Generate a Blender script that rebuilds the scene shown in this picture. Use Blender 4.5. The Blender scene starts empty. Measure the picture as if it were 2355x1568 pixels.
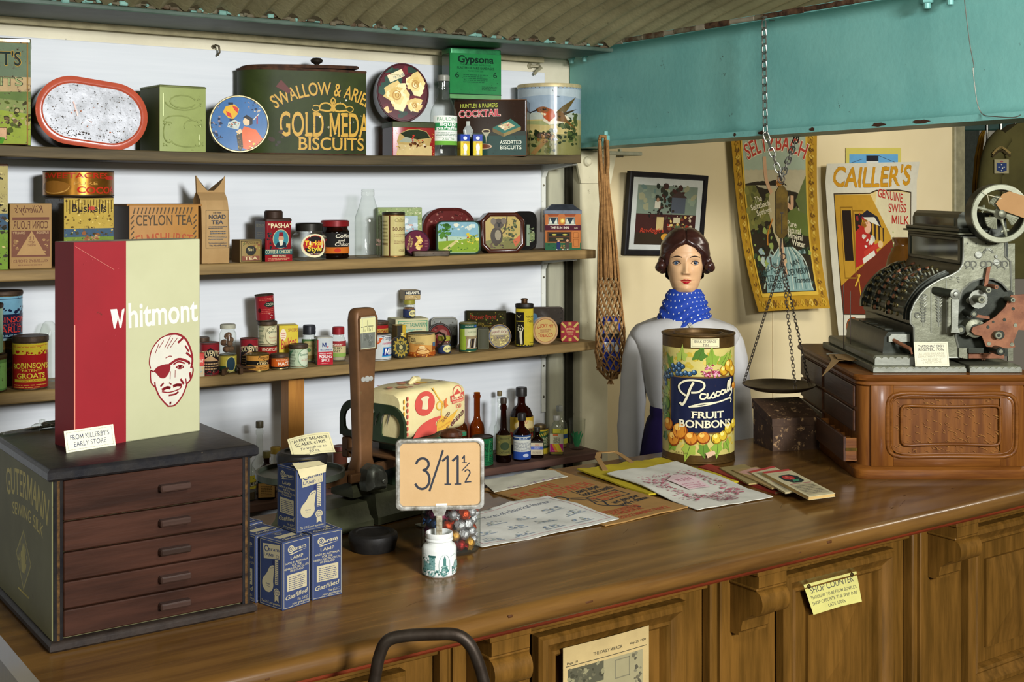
import bpy,bmesh,math,random
from mathutils import Vector,Matrix
from mathutils.geometry import tessellate_polygon
sin,cos,pi,rad = math.sin,math.cos,math.pi,math.radians
SC = bpy.context.scene
COL = SC.collection

# ------------------------------------------------------------------ camera
TH,FP,PCX,HZ,CZ = rad(35.1),2900.0,1177.5,445.0,1.72
CT,ST = cos(TH),sin(TH)
cd = bpy.data.cameras.new('camera')
cd.sensor_width = 36
cd.lens = FP * 36 / 2355
cd.shift_y = -(784 - HZ) / 2355
cd.clip_start = .05
cam = bpy.data.objects.new('camera',cd)
cam.location = (0,0,CZ)
cam.rotation_euler = (pi / 2,0,-TH)
COL.objects.link(cam)
SC.camera = cam

# ------------------------------------------------------------------ world, lamps, exposure
def lin(h):
 h = h.lstrip('#')
 if len(h) == 3: h = ''.join(c * 2 for c in h)
 r = [int(h[i:i + 2],16) / 255 for i in (0,2,4)]
 return tuple([(c / 12.92 if c <= .04045 else ((c + .055) / 1.055) ** 2.4) for c in r] + [1])

SC.view_settings.view_transform = 'Standard'
SC.view_settings.look = 'None'
SC.view_settings.gamma = 1
SC.view_settings.use_curve_mapping = False
SC.view_settings.exposure = 0.0
W = bpy.data.worlds.new('world'); SC.world = W; W.use_nodes = True
bg = W.node_tree.nodes['Background']
bg.inputs[0].default_value = (1,.86,.66,1); bg.inputs[1].default_value = .145
SC.cycles.max_bounces = 8
SC.cycles.transparent_max_bounces = 12
SC.cycles.caustics_reflective = False
SC.cycles.caustics_refractive = False
SC.cycles.sample_clamp_indirect = 4

def lamp(name,loc,aim,size,power,col):
 l = bpy.data.lights.new(name,'AREA'); l.shape = 'RECTANGLE'
 l.size,l.size_y = size; l.energy = power; l.color = col
 o = bpy.data.objects.new(name,l); o.location = loc
 o.rotation_euler = (Vector(aim) - Vector(loc)).to_track_quat('-Z','Y').to_euler()
 COL.objects.link(o)
 return o
lamp('key_lamp',(1.05,-3.1,2.68),(2.0,3.6,1.2),(.85,.65),500,(.98,.985,1))
lamp('beam_fill',(1.25,.75,2.2),(3.0,2.7,1.75),(.6,.4),26,(1,.98,.93))  # unseen light added to brighten the teal beam and right-hand side
lamp('fill_lamp',(-1.2,.4,2.0),(1.6,3.2,1.2),(.9,.7),12,(.95,1,.92))
lamp('poster_lamp',(4.4,1.9,2.35),(4.5,4.05,1.3),(.9,.25),24,(1,.93,.80))

# ------------------------------------------------------------------ pixel rays of the photograph
def ray(px):
 t = (px - PCX) / FP
 return t * CT + ST,CT - t * ST
def atD(px,py,d):
 a,b = ray(px)
 return Vector((a * d,b * d,CZ - (py - HZ) / FP * d))
def atY(px,py,Y): return atD(px,py,Y / ray(px)[1])
def atX(px,py,X): return atD(px,py,X / ray(px)[0])
def atZ(px,py,Z): return atD(px,py,(CZ - Z) * FP / (py - HZ))
def depth(p): return p[0] * ST + p[1] * CT
def azim(p): return math.atan2(p[0],p[1])

# ------------------------------------------------------------------ materials
MC = {}
def mat(h,rough=.5,metal=0.,h2=None,sc=25.,amt=1.,rust=0.,bump=0.,st=(1,1,1),coat=0.,bsc=None,rh='#3a2415',lo=.35,hi=.65,det=5.,spec=.2):
 key = (h,rough,metal,h2,sc,amt,rust,bump,st,coat,bsc,rh,lo,hi,det,spec)
 if key in MC: return MC[key]
 m = bpy.data.materials.new('m' + str(len(MC))); MC[key] = m
 m.use_nodes = True
 nt = m.node_tree; N = nt.nodes; L = nt.links
 b = N['Principled BSDF']
 b.inputs['Roughness'].default_value = rough
 b.inputs['Metallic'].default_value = metal
 b.inputs['Coat Weight'].default_value = coat
 b.inputs['Specular IOR Level'].default_value = spec
 b.inputs['Coat Roughness'].default_value = .15
 tc = N.new('ShaderNodeTexCoord'); mp = N.new('ShaderNodeMapping')
 L.new(tc.outputs['Object'],mp.inputs[0]); mp.inputs['Scale'].default_value = st
 def noise(s,d=5.,r=.6):
  n = N.new('ShaderNodeTexNoise'); n.inputs['Scale'].default_value = s
  n.inputs['Detail'].default_value = d; n.inputs['Roughness'].default_value = r
  L.new(mp.outputs[0],n.inputs['Vector']); return n.outputs[0]
 def rng(src,a,c,o0=0.,o1=1.):
  n = N.new('ShaderNodeMapRange'); n.inputs[1].default_value = a; n.inputs[2].default_value = c
  n.inputs[3].default_value = o0; n.inputs[4].default_value = o1
  L.new(src,n.inputs[0]); return n.outputs[0]
 def mix(f,a,c):
  n = N.new('ShaderNodeMix'); n.data_type = 'RGBA'
  L.new(f,n.inputs[0])
  for i,x in ((6,a),(7,c)):
   if isinstance(x,tuple): n.inputs[i].default_value = x
   else: L.new(x,n.inputs[i])
  return n.outputs[2]
 c1 = lin(h)
 c2 = lin(h2) if h2 else tuple([c * .72 for c in c1[:3]] + [1])
 col = mix(rng(noise(sc,det),lo,hi,0,amt),c1,c2)
 if rust:
  f = rng(noise(sc * 2.3 + 11,8.,.72),.68 - rust * .2,.74 - rust * .2)
  col = mix(f,col,lin(rh))
  if metal or rough < .5:
   L.new(mix(f,(rough,) * 3 + (1,),(.85,.85,.85,1)),b.inputs['Roughness'])
 L.new(col,b.inputs['Base Color'])
 if bump:
  bp = N.new('ShaderNodeBump'); bp.inputs['Strength'].default_value = bump; bp.inputs['Distance'].default_value = .004
  L.new(noise(bsc or sc * 2,6.),bp.inputs['Height']); L.new(bp.outputs[0],b.inputs['Normal'])
 return m
def wood(h,h2,ax=0,sc=9.,rough=.45,coat=.0,bump=.12,lo=.36,hi=.64,spec=.22):
 s = [9,9,9]; s[ax] = .8
 return mat(h,rough,0,h2,sc * .55,1,0,bump,tuple(s),coat,sc * 2,lo=lo,hi=hi,det=7,spec=spec)
GLS = {}
def glass(h='#eef4ec',edge='#7f8f84',rough=.04,dust=.03,dustc='#b9bbae'):
 """thin glass wall: tinted see-through, mirror at grazing angles, a little dust"""
 k = (h,edge,rough,dust)
 if k in GLS: return GLS[k]
 m = bpy.data.materials.new('glass' + str(len(GLS))); GLS[k] = m; m.use_nodes = True
 nt = m.node_tree; N = nt.nodes; L = nt.links; N.remove(N['Principled BSDF'])
 lw = N.new('ShaderNodeLayerWeight'); lw.inputs[0].default_value = .35
 tr = N.new('ShaderNodeBsdfTransparent'); mx = N.new('ShaderNodeMix'); mx.data_type = 'RGBA'
 mx.inputs[6].default_value = lin(h); mx.inputs[7].default_value = lin(edge)
 pw = N.new('ShaderNodeMath'); pw.operation = 'POWER'; pw.inputs[1].default_value = 3.2
 L.new(lw.outputs['Facing'],pw.inputs[0]); L.new(pw.outputs[0],mx.inputs[0]); L.new(mx.outputs[2],tr.inputs[0])
 gl = N.new('ShaderNodeBsdfGlossy'); gl.inputs['Roughness'].default_value = rough
 df = N.new('ShaderNodeBsdfDiffuse'); df.inputs[0].default_value = lin(dustc)
 m1 = N.new('ShaderNodeMixShader'); m1.inputs[0].default_value = dust; L.new(tr.outputs[0],m1.inputs[1]); L.new(df.outputs[0],m1.inputs[2])
 m2 = N.new('ShaderNodeMixShader'); L.new(m1.outputs[0],m2.inputs[1]); L.new(gl.outputs[0],m2.inputs[2])
 fr = N.new('ShaderNodeMath'); fr.operation = 'MULTIPLY_ADD'; fr.inputs[1].default_value = .45; fr.inputs[2].default_value = .03
 p2 = N.new('ShaderNodeMath'); p2.operation = 'POWER'; p2.inputs[1].default_value = 3.5
 L.new(lw.outputs['Facing'],p2.inputs[0]); L.new(p2.outputs[0],fr.inputs[0]); L.new(fr.outputs[0],m2.inputs[0])
 L.new(m2.outputs[0],N['Material Output'].inputs[0])
 return m
def ink(h,gloss='tin',rust=.0):
 if gloss == 'tin': return mat(h,.17,0,None,30,.45,rust,spec=.16)
 if gloss == 'satin': return mat(h,.5,0,None,26,.3,rust)
 return mat(h,.85,0,None,22,.28,rust)

# ------------------------------------------------------------------ glyphs
GL = {}; CAPH = [0]
def _glyph_mesh(s,bold):
 c = bpy.data.curves.new('t','FONT'); c.body = s; c.resolution_u = 4; c.offset = bold; c.fill_mode = 'FRONT'
 o = bpy.data.objects.new('t',c); COL.objects.link(o)
 dg = bpy.context.evaluated_depsgraph_get()
 me = bpy.data.meshes.new_from_object(o.evaluated_get(dg))
 vs = [(v.co.x,v.co.y) for v in me.vertices]; fs = [tuple(p.vertices) for p in me.polygons]
 bpy.data.objects.remove(o); bpy.data.curves.remove(c); bpy.data.meshes.remove(me)
 return vs,fs
def glyph(ch,bold):
 k = (ch,bold)
 if k not in GL:
  if not CAPH[0]: CAPH[0] = max(v[1] for v in _glyph_mesh('H',0)[0])
  if ch == ' ': GL[k] = ([],[],.30)
  else:
   vs,fs = _glyph_mesh(ch,bold)
   if ch == 'M':
    h,w,q = CAPH[0],.636 + bold * 2,.085 + bold * 2
    P = [(0,0),(0,h),(q * 1.2,h),(w / 2,h * .38),(w - q * 1.2,h),(w,h),(w,0),(w - q,0),(w - q,h * .62),(w / 2 + q * .3,h * .08),(w / 2 - q * .3,h * .08),(q,h * .62),(q,0)]
    vs = [(x + .073 - bold,y) for x,y in P]; fs = [tuple(f) for f in tessellate_polygon([[Vector((x,y,0)) for x,y in P]])]
   a = max(v[0] for v in _glyph_mesh(ch + 'H',0)[0]) - max(v[0] for v in _glyph_mesh('H',0)[0])
   GL[k] = (vs,fs,a)
 return GL[k]
SERIF = {'A': ((.06,0),(.94,0)),'B': ((.06,0),(.06,1)),'C': (),'D': ((.06,0),(.06,1)),'E': ((.06,0),(.06,1)),
   'F': ((.12,0),(.06,1)),'G': ((.85,.42),),'H': ((.12,0),(.12,1),(.88,0),(.88,1)),'I': ((.5,0),(.5,1)),'K': ((.12,0),(.12,1),(.88,0),(.85,1)),
   'L': ((.1,0),(.12,1)),'M': ((.1,0),(.1,1),(.9,0),(.9,1)),'N': ((.1,0),(.1,1),(.88,1)),'P': ((.14,0),(.06,1)),'R': ((.12,0),(.06,1),(.92,0)),
   'T': ((.5,0),),'U': ((.12,1),(.88,1)),'V': ((.08,1),(.92,1)),'W': ((.06,1),(.94,1)),'X': ((.1,0),(.1,1),(.9,0),(.9,1)),'Y': ((.5,0),(.08,1),(.92,1)),
   'r': ((.25,0),),'m': ((.12,0),(.5,0),(.88,0)),'n': ((.15,0),(.85,0)),'i': ((.5,0),),'l': ((.5,0),),'h': ((.15,0),(.85,0)),'1': ((.62,0),)}

# ------------------------------------------------------------------ mesh builder
def clip(poly,ax,val,keep_less):
 out = []; n = len(poly)
 for i in range(n):
  a,b = poly[i],poly[(i + 1) % n]
  ia = (a[ax] <= val) == keep_less or a[ax] == val
  ib = (b[ax] <= val) == keep_less or b[ax] == val
  if ia: out.append(a)
  if ia != ib:
   t = (val - a[ax]) / (b[ax] - a[ax])
   out.append((a[0] + (b[0] - a[0]) * t,a[1] + (b[1] - a[1]) * t))
 return out
def smooth_pts(P,k=5):
 out = []; n = len(P)
 for i in range(n - 1):
  p0,p1,p2,p3 = P[max(i - 1,0)],P[i],P[i + 1],P[min(i + 2,n - 1)]
  for j in range(k):
   t = j / k; out.append(tuple(.5 * (2 * b + (c - a) * t + (2 * a - 5 * b + 4 * c - d) * t * t + (3 * b - a - 3 * c + d) * t ** 3) for a,b,c,d in zip(p0,p1,p2,p3)))
 return out + [tuple(P[-1])]
class G:
 def __init__(s):
  s.v = []; s.f = []; s.m = []; s.mats = []; s.X = Matrix.Identity(4)
  s.map = None; s.cell = s.cv = None; s.h = 0; s.gloss = 'tin'; s.rust = 0.; s.W = s.H = 1.; s.box = None; s.hp = None; s.ou = s.ov = 0.
 def mi(s,m):
  if isinstance(m,str): m = ink(m,s.gloss,s.rust)
  if m not in s.mats: s.mats.append(m)
  return s.mats.index(m)
 def add(s,vs,fs,m):
  o = len(s.v); k = s.mi(m); X = s.X
  s.v += [X @ Vector(p) for p in vs]
  for f in fs: s.f.append([o + i for i in f]); s.m.append(k)
  return s
 def loops(s,rings,m,cap0=True,cap1=True):
  n = len(rings[0]); vs = [p for r in rings for p in r]; fs = []
  for i in range(len(rings) - 1):
   for j in range(n):
    k = (j + 1) % n
    fs.append((i * n + j,i * n + k,(i + 1) * n + k,(i + 1) * n + j))
  if cap0: fs.append(tuple(range(n - 1,-1,-1)))
  if cap1: fs.append(tuple((len(rings) - 1) * n + j for j in range(n)))
  return s.add(vs,fs,m)
 def bx(s,x0,x1,y0,y1,z0,z1,m,b=0.):
  if b:
   b = min(b,abs(x1 - x0) * .45,abs(y1 - y0) * .45,abs(z1 - z0) * .45)
   def rr(i,z): return [(x0 + i,y0 + b,z),(x0 + b,y0 + i,z),(x1 - b,y0 + i,z),(x1 - i,y0 + b,z),(x1 - i,y1 - b,z),(x1 - b,y1 - i,z),(x0 + b,y1 - i,z),(x0 + i,y1 - b,z)]
   return s.loops([rr(b * .7,z0),rr(0,z0 + b),rr(0,z1 - b),rr(b * .7,z1)],m)
  return s.loops([[(x0,y0,z),(x1,y0,z),(x1,y1,z),(x0,y1,z)] for z in (z0,z1)],m)
 def cb(s,c,d,m,b=0.):
  return s.bx(c[0] - d[0] / 2,c[0] + d[0] / 2,c[1] - d[1] / 2,c[1] + d[1] / 2,c[2] - d[2] / 2,c[2] + d[2] / 2,m,b)
 def lathe(s,prof,m,n=40,c=(0,0,0),sx=1.,sy=1.,cap0=True,cap1=True):
  return s.loops([[(c[0] + r * sx * cos(2 * pi * j / n),c[1] + r * sy * sin(2 * pi * j / n),c[2] + z) for j in range(n)] for r,z in prof],m,cap0,cap1)
 def outl(s,pts,prof,m,cap0=True,cap1=True):
  """prof: (inset, z) rings of a closed convex-ish outline"""
  n = len(pts); cx = sum(p[0] for p in pts) / n; cy = sum(p[1] for p in pts) / n
  mx = max(abs(p[0] - cx) for p in pts); my = max(abs(p[1] - cy) for p in pts)
  return s.loops([[(cx + (p[0] - cx) * (1 - i / mx),cy + (p[1] - cy) * (1 - i / my),z) for p in pts] for i,z in prof],m,cap0,cap1)
 def tube(s,pts,r,m,n=8,closed=False,cap=True):
  pts = [Vector(p) for p in pts]; k = len(pts); rings = []
  rs = r if isinstance(r,(list,tuple)) else [r] * k
  up = None
  for i,p in enumerate(pts):
   if closed: t = pts[(i + 1) % k] - pts[i - 1]
   else: t = pts[min(i + 1,k - 1)] - pts[max(i - 1,0)]
   t = t.normalized() if t.length else Vector((0,0,1))
   if up is None: up = t.orthogonal().normalized()
   up = (up - t * up.dot(t)); up = up.normalized() if up.length > 1e-6 else t.orthogonal().normalized()
   w = t.cross(up)
   rings.append([p + (up * cos(2 * pi * j / n) + w * sin(2 * pi * j / n)) * rs[i] for j in range(n)])
  if closed: rings.append(rings[0]); cap = False
  return s.loops(rings,m,cap,cap)
 def prism(s,pts,ax,a0,a1,m):
  """polygon extruded along axis ax (pts in the other two axes, in order)"""
  def P(p,a): return {0: (a,p[0],p[1]),1: (p[0],a,p[1]),2: (p[0],p[1],a)}[ax]
  n = len(pts); vs = [P(p,a0) for p in pts] + [P(p,a1) for p in pts]
  fs = [(i,(i + 1) % n,n + (i + 1) % n,n + i) for i in range(n)]
  tri = tessellate_polygon([[Vector((p[0],p[1],0)) for p in pts]])
  fs += [tuple(t) for t in tri] + [tuple(n + i for i in t) for t in tri]
  return s.add(vs,fs,m)
 # ---- flat printing laid on a surface: map(u, v, h)
 def on(s,fn,W,H,cell=None,gloss=None,rust=None,ou=0.,ov=0.,h=0.,cv=None):
  s.cv = cv
  s.map,s.W,s.H,s.cell,s.h = fn,W,H,cell,h
  s.ou,s.ov = ou,ov
  if gloss: s.gloss = gloss
  if rust is not None: s.rust = rust
  return s
 def up(s): s.h += .00003
 def cpoly(s,p,m):
  """convex polygon in metres"""
  if s.box:
   for ax,v,kl in s.box:
    p = clip(p,ax,v,kl)
    if len(p) < 3: return
  if s.hp:
   for nx,ny,d in s.hp:
    n = len(p); D = [q[0] * nx + q[1] * ny - d for q in p]
    if max(D) <= 0: continue
    o = []
    for i in range(n):
     a,b,da,db = p[i],p[(i + 1) % n],D[i],D[(i + 1) % n]
     if da <= 0: o.append(a)
     if (da <= 0) != (db <= 0): k = da / (da - db); o.append((a[0] + (b[0] - a[0]) * k,a[1] + (b[1] - a[1]) * k))
    p = o
    if len(p) < 3: return
  if s.cell:
   a = math.floor(min(q[0] for q in p) / s.cell + 1e-6); b = math.ceil(max(q[0] for q in p) / s.cell - 1e-6)
   for i in range(a,b):
    q = clip(clip(p,0,i * s.cell,False),0,(i + 1) * s.cell,True)
    if len(q) < 3: continue
    if s.cv:
     for j in range(math.floor(min(w[1] for w in q) / s.cv + 1e-6),math.ceil(max(w[1] for w in q) / s.cv - 1e-6)):
      w = clip(clip(q,1,j * s.cv,False),1,(j + 1) * s.cv,True)
      if len(w) >= 3: s.add([s.map(x,y,s.h) for x,y in w],[tuple(range(len(w)))],m)
    else: s.add([s.map(x,y,s.h) for x,y in q],[tuple(range(len(q)))],m)
  else: s.add([s.map(x,y,s.h) for x,y in p],[tuple(range(len(p)))],m)
 def n2(s,x,y): return (s.ou + x * s.W,s.ov + y * s.H)
 def art(s,ops):
  for o in ops:
   k = o[0]
   s.up()
   if k == 'r':
    a = s.n2(o[1],o[2]); b = s.n2(o[3],o[4])
    s.cpoly([a,(b[0],a[1]),b,(a[0],b[1])],o[5])
   elif k == 'e':
    c = s.n2(o[1],o[2]); n = o[6] if len(o) > 6 else 20
    s.cpoly([(c[0] + o[3] * s.W * cos(2 * pi * i / n),c[1] + o[4] * s.H * sin(2 * pi * i / n)) for i in range(n)],o[5])
   elif k == 'o':
    c = s.n2(o[1],o[2]); n = 32; w = o[5] * s.H; A,B = o[3] * s.W,o[4] * s.H
    for i in range(n):
     q = [(r,2 * pi * j / n) for r,j in ((0,i),(1,i),(1,i + 1),(0,i + 1))]
     s.cpoly([(c[0] + (A - w * r) * cos(t),c[1] + (B - w * r) * sin(t)) for r,t in q],o[6])
   elif k == 'p':
    pts = [s.n2(*p) for p in o[1]]
    for t in tessellate_polygon([[Vector((p[0],p[1],0)) for p in pts]]): s.cpoly([pts[i] for i in t],o[2])
   elif k == 'l': s.line([s.n2(*p) for p in o[1]],o[2] * s.H,o[3])
   elif k == 'c': s.line(smooth_pts([s.n2(*p) for p in o[1]]),o[2] * s.H,o[3])
   elif k == 'f':
    x0,y0,x1,y1,w,c = o[1:7]; wx = w * s.H / s.W
    for q in ((x0,y0,x1,y0 + w),(x0,y1 - w,x1,y1),(x0,y0,x0 + wx,y1),(x1 - wx,y0,x1,y1)):
     a = s.n2(q[0],q[1]); b = s.n2(q[2],q[3]); s.cpoly([a,(b[0],a[1]),b,(a[0],b[1])],c)
   elif k == 't': s.text(*o[1:])
   elif k == 'g':
    x0,y0,x1,y1,n,c = o[1:7]; R = random.Random(int(x0 * 999 + y0 * 77 + n))
    dy = (y1 - y0) / n
    for i in range(n):
     x = x0; y = y0 + dy * i
     xe = x1 - (R.random() * .3 * (x1 - x0) if i % 3 == 0 else 0)
     while x < xe:
      w = min(xe - x,(x1 - x0) * R.uniform(.04,.16))
      a = s.n2(x,y); b = s.n2(x + w,y + dy * .42); s.cpoly([a,(b[0],a[1]),b,(a[0],b[1])],c)
      x += w + (x1 - x0) * .025
   elif k == 's':
    x0,y0,x1,y1,n,sz,cs = o[1:8]; R = random.Random(o[8] if len(o) > 8 else n)
    for i in range(n):
     cx,cy = s.n2(R.uniform(x0,x1),R.uniform(y0,y1)); r = sz * s.H * R.uniform(.4,1.25); q = R.uniform(.45,1)
     a0 = R.random() * 6; a1 = R.uniform(-.7,.7); P = []
     for j in range(7):
      k_ = R.uniform(.6,1.15); a,b = r * k_ * cos(a0 + j * pi / 3.5),q * r * k_ * sin(a0 + j * pi / 3.5)
      P.append((cx + a * cos(a1) - b * sin(a1),cy + a * sin(a1) + b * cos(a1)))
     s.cpoly(P,R.choice(cs)); s.h += .000008
  return s
 def line(s,P,w,m):
  h0 = s.h
  for i in range(len(P) - 1):
   s.h = h0 + .000009
   a,b = Vector(P[i]),Vector(P[i + 1]); d = b - a
   if d.length < 1e-7: continue
   d.normalize(); n = Vector((-d.y,d.x)) * w / 2; e = d * w * .35
   if i and w > .0009: s.cpoly([(a.x + w / 2 * cos(q * pi / 4),a.y + w / 2 * sin(q * pi / 4)) for q in range(8)],m)
   else: a = a - e
   if i == len(P) - 2: b = b + e
   s.h = h0 + .0000045 * (i % 2)
   s.cpoly([tuple(a - n),tuple(b - n),tuple(b + n),tuple(a + n)],m)
  s.h = h0
 def text(s,t,x,y,h,w,c,bold=0.,shear=0.,arc=0.,rot=0.,serif=0,al=0):
  """centred at x, baseline y, cap height h, width w (all normalised)"""
  adv = 0; gs = []
  for ch in t:
   g = glyph(ch,bold); gs.append((ch,g,adv)); adv += g[2]
  sy = h * s.H / CAPH[0]; sx = (w * s.W / adv) if w else sy
  Wt = adv * sx; cx,cy = s.n2(x,y)
  if al == 1: cx += Wt / 2
  cr,sr = cos(rot),sin(rot)
  def T(px,py):
   u = px * sx - Wt / 2 + shear * py * sy; v = py * sy
   if arc:
    Rr = Wt / arc; a = u / Rr
    u,v = (Rr + v) * sin(a),(Rr + v) * cos(a) - Rr
   return (cx + u * cr - v * sr,cy + u * sr + v * cr)
  for ch,(vs,fs,ad),a in gs:
   P = [T(v[0] + a,v[1]) for v in vs]
   for f in fs: s.cpoly([P[i] for i in f],c)
   if serif and ch in SERIF:
    s.h += .000006
    x0 = min(v[0] for v in vs); x1 = max(v[0] for v in vs); tp = CAPH[0] if ch.isupper() or ch in 'il1h' else .55
    for fx,fy in SERIF[ch]:
     xx = a + x0 + (x1 - x0) * fx; hw = .062 + bold * 1.6; th = .05 + bold * .6; yy = 0 if fy == 0 else tp * fy - th
     s.cpoly([T(xx - hw,yy),T(xx + hw,yy),T(xx + hw,yy + th),T(xx - hw,yy + th)],c)
    s.h -= .000006
 def build(s,name,parent=None,loc=None,rz=None,smooth=28):
  me = bpy.data.meshes.new(name)
  me.from_pydata([tuple(v) for v in s.v],[],s.f)
  for m in s.mats: me.materials.append(m)
  me.polygons.foreach_set('material_index',s.m)
  bm = bmesh.new(); bm.from_mesh(me)
  bmesh.ops.remove_doubles(bm,verts=bm.verts,dist=4e-6)
  bmesh.ops.recalc_face_normals(bm,faces=bm.faces)
  bm.to_mesh(me); bm.free()
  if smooth:
   me.polygons.foreach_set('use_smooth',[True] * len(me.polygons))
   me.set_sharp_from_angle(angle=rad(smooth))
  o = bpy.data.objects.new(name,me); COL.objects.link(o)
  if parent: o.parent = parent
  if loc is not None: o.location = loc
  if rz is not None: o.rotation_euler = (0,0,rz)
  return o
def tag(o,label=None,cat=None,group=None,kind=None):
 if label: o['label'] = label
 if cat: o['category'] = cat
 if group: o['group'] = group
 if kind: o['kind'] = kind
 return o
def thing(name,label,cat,loc=(0,0,0),rz=0.,group=None):
 o = bpy.data.objects.new(name,None); COL.objects.link(o)
 o.empty_display_size = .03
 o.location = loc; o.rotation_euler = (0,0,rz)
 return tag(o,label,cat,group)
def copy_tree(o,parent=None):
 c = o.copy(); COL.objects.link(c)
 if parent: c.parent = parent
 for ch in list(o.children): copy_tree(ch,c)
 return c
def rrect(w,d,r,n=5,cx=0.,cy=0.):
 P = []
 for sx,sy,a0 in ((1,-1,-90),(1,1,0),(-1,1,90),(-1,-1,180)):
  for i in range(n + 1):
   a = rad(a0 + 90 * i / n)
   P.append((cx + sx * (w / 2 - r) + r * cos(a),cy + sy * (d / 2 - r) + r * sin(a)))
 return P
def RX(a): return Matrix.Rotation(a,4,'X')
def RY(a): return Matrix.Rotation(a,4,'Y')
def RZ(a): return Matrix.Rotation(a,4,'Z')
def TR(x,y,z): return Matrix.Translation((x,y,z))

# ------------------------------------------------------------------ the setting
CREAM = mat('#d6d0b6',.6,0,'#c2baa0',3,.8,.03,.7,bsc=26,rh='#6b6452')
CREAM2 = mat('#d8c9a0',.55,0,'#cdbd92',2,.6,0,.06,bsc=30)
WHITE = mat('#cdd1d3',.5,0,'#c3c8cb',6,.6,0,.05,st=(.3,1,9),bsc=20)
TEAL = mat('#72a79e',.38,0,'#649b94',5,.8,.10,.22,bsc=45,rh='#39281c')
TEALR = mat('#6d6a55',.75,0,'#4a3524',22,1,.35,.6,rh='#2b1a10')
GREEN = mat('#3d4d41',.5,0,'#55655a',9,.8,.05,.2)
SHELFW = wood('#8d7448','#6f5a36',0,7,.6)
SHELFT = wood('#5f5239','#4b4230',0,7,.7)
SHELF4 = wood('#5a4033','#46302a',0,7,.7)
def st(g,name,**k): return tag(g.build(name,**k),kind='structure')
WY = 3.95
g = G(); g.bx(-1.6,3.07,WY,WY + .15,0,2.6,CREAM); st(g,'wall_back')
g = G()
g.bx(-1.6,2.925,WY - .012,WY - .0005,.3,2.19,WHITE,.002)
st(g,'trim_1')
g = G(); g.bx(2.93,3.075,WY - .03,WY - .0005,.3,1.86,mat('#a9a88f',.7,0,'#8d8c7a',6,1,.12,.2,(1,1,.2)),.003); st(g,'trim_2')
PY = 4.05
g = G(); g.bx(3.07,5.645,PY,PY + .1,0,2.6,CREAM2); g.bx(3.07,3.08,WY,PY,0,2.6,CREAM2); st(g,'wall_poster_side')
p = atY(1783,700,PY)
g = G(); g.bx(p.x - .02,p.x + .02,PY - .008,PY - .0005,.05,p.z + .10,CREAM2,.003); st(g,'trim_3')
p = atY(2226,300,PY)
g = G(); g.bx(5.645,5.645 + .085,PY - .02,PY + .12,0,2.6,mat('#8e8a6c',.5),.006); st(g,'trim_4')
g = G(); g.bx(5.0,9,6.2,6.3,0,2.8,mat('#4a5148',.8)); st(g,'wall_far_room')
g = G(); g.bx(-3,9,-4,6.3,-.05,0,wood('#4a3a2c','#3a2d22',0,4)); st(g,'floor')
# corrugated iron vault between the wall girder and the room
g = G()
IRON = mat('#96906c',.5,0,'#807a5a',4,1,.15,.4,rh='#2c2416',bsc=60)
nx,ny = 640,22; vs = []; fs = []
x0,x1 = -.9,4.6
def vault(Y): return 2.25 + .25 * (1 - ((Y - 2.2) / 1.45) ** 2)
for j in range(ny + 1):
 Y = 3.597 - 2.05 * j / ny
 for i in range(nx + 1):
  X = x0 + (x1 - x0) * i / nx
  rag = .012 * math.sin(i * 12.9 + math.sin(i * 4.1) * 7) if j == 0 else 0
  vs.append((X,Y + rag,vault(Y) + .012 * cos(2 * pi * X / .077)))
for j in range(ny):
 for i in range(nx):
  a = j * (nx + 1) + i; fs.append((a,a + 1,a + nx + 2,a + nx + 1))
g.add(vs,fs,IRON); st(g,'ceiling')
# steel girder along the wall
t = thing('steel_girder','green painted rusty steel girder along the top of the shelf wall','girder',(0,0,0))
g = G(); g.bx(-1.5,2.99,3.60,3.90,2.243,2.257,GREEN,.003); g.bx(-1.5,2.99,3.90,3.92,2.246,2.30,GREEN)
g.build('girder_beam',t)
g = G(); R = random.Random(4); X = -.9
while X < 2.95:
 w = R.uniform(.008,.03)
 g.cb((X + w / 2,3.604 + R.uniform(-.003,.006),2.259 + R.uniform(0,.008)),(w,.014,R.uniform(.004,.014)),TEALR if R.random() < .7 else mat('#7ba79a',.5),.003)
 X += w * R.uniform(.5,.9)
g.build('rust_crust',t)
g = G(); g.bx(-1.5,2.9,3.905,3.925,2.225,2.243,mat('#c8bd95',.6),.004); st(g,'trim_5')
# teal beam over the counter
BX,SL = 3.06,-.012
t = thing('steel_beam','large teal painted steel beam running from the wall out over the counter','beam',(0,0,0))
def shy(y): return SL * (y - 3.9)
def bslab(g,xa,xb,ya,yb,za,zb,m):
 g.loops([[(xa,y,za + shy(y)),(xb,y,za + shy(y)),(xb,y,zb + shy(y)),(xa,y,zb + shy(y))] for y in [yb + (ya - yb) * i / 12 for i in range(13)]],m)
g = G()
bslab(g,BX - .012,BX + .012,.9,3.94,1.90,2.27,TEAL)
for (z0,z1) in ((1.893,1.911),(2.262,2.282)): bslab(g,BX - .085,BX + .085,.9,3.94,z0,z1,TEAL)
for s_ in (-1,1):   # fillets
 for zc,zs in ((1.911,1),(2.262,-1)):
  rings = []
  for i in range(13):
   y = 3.94 + (.9 - 3.94) * i / 12; q = []
   for k in range(6):
    a = k * pi / 10; r = .04
    q.append((BX + s_ * (.012 + r - r * sin(a)),y,zc + shy(y) + zs * (r - r * cos(a))))
   q.append((BX,y,zc + shy(y)))
   rings.append(q)
  g.loops(rings,TEAL)
g.build('beam_body',t)
g = G(); R = random.Random(9)
y = 3.93
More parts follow.
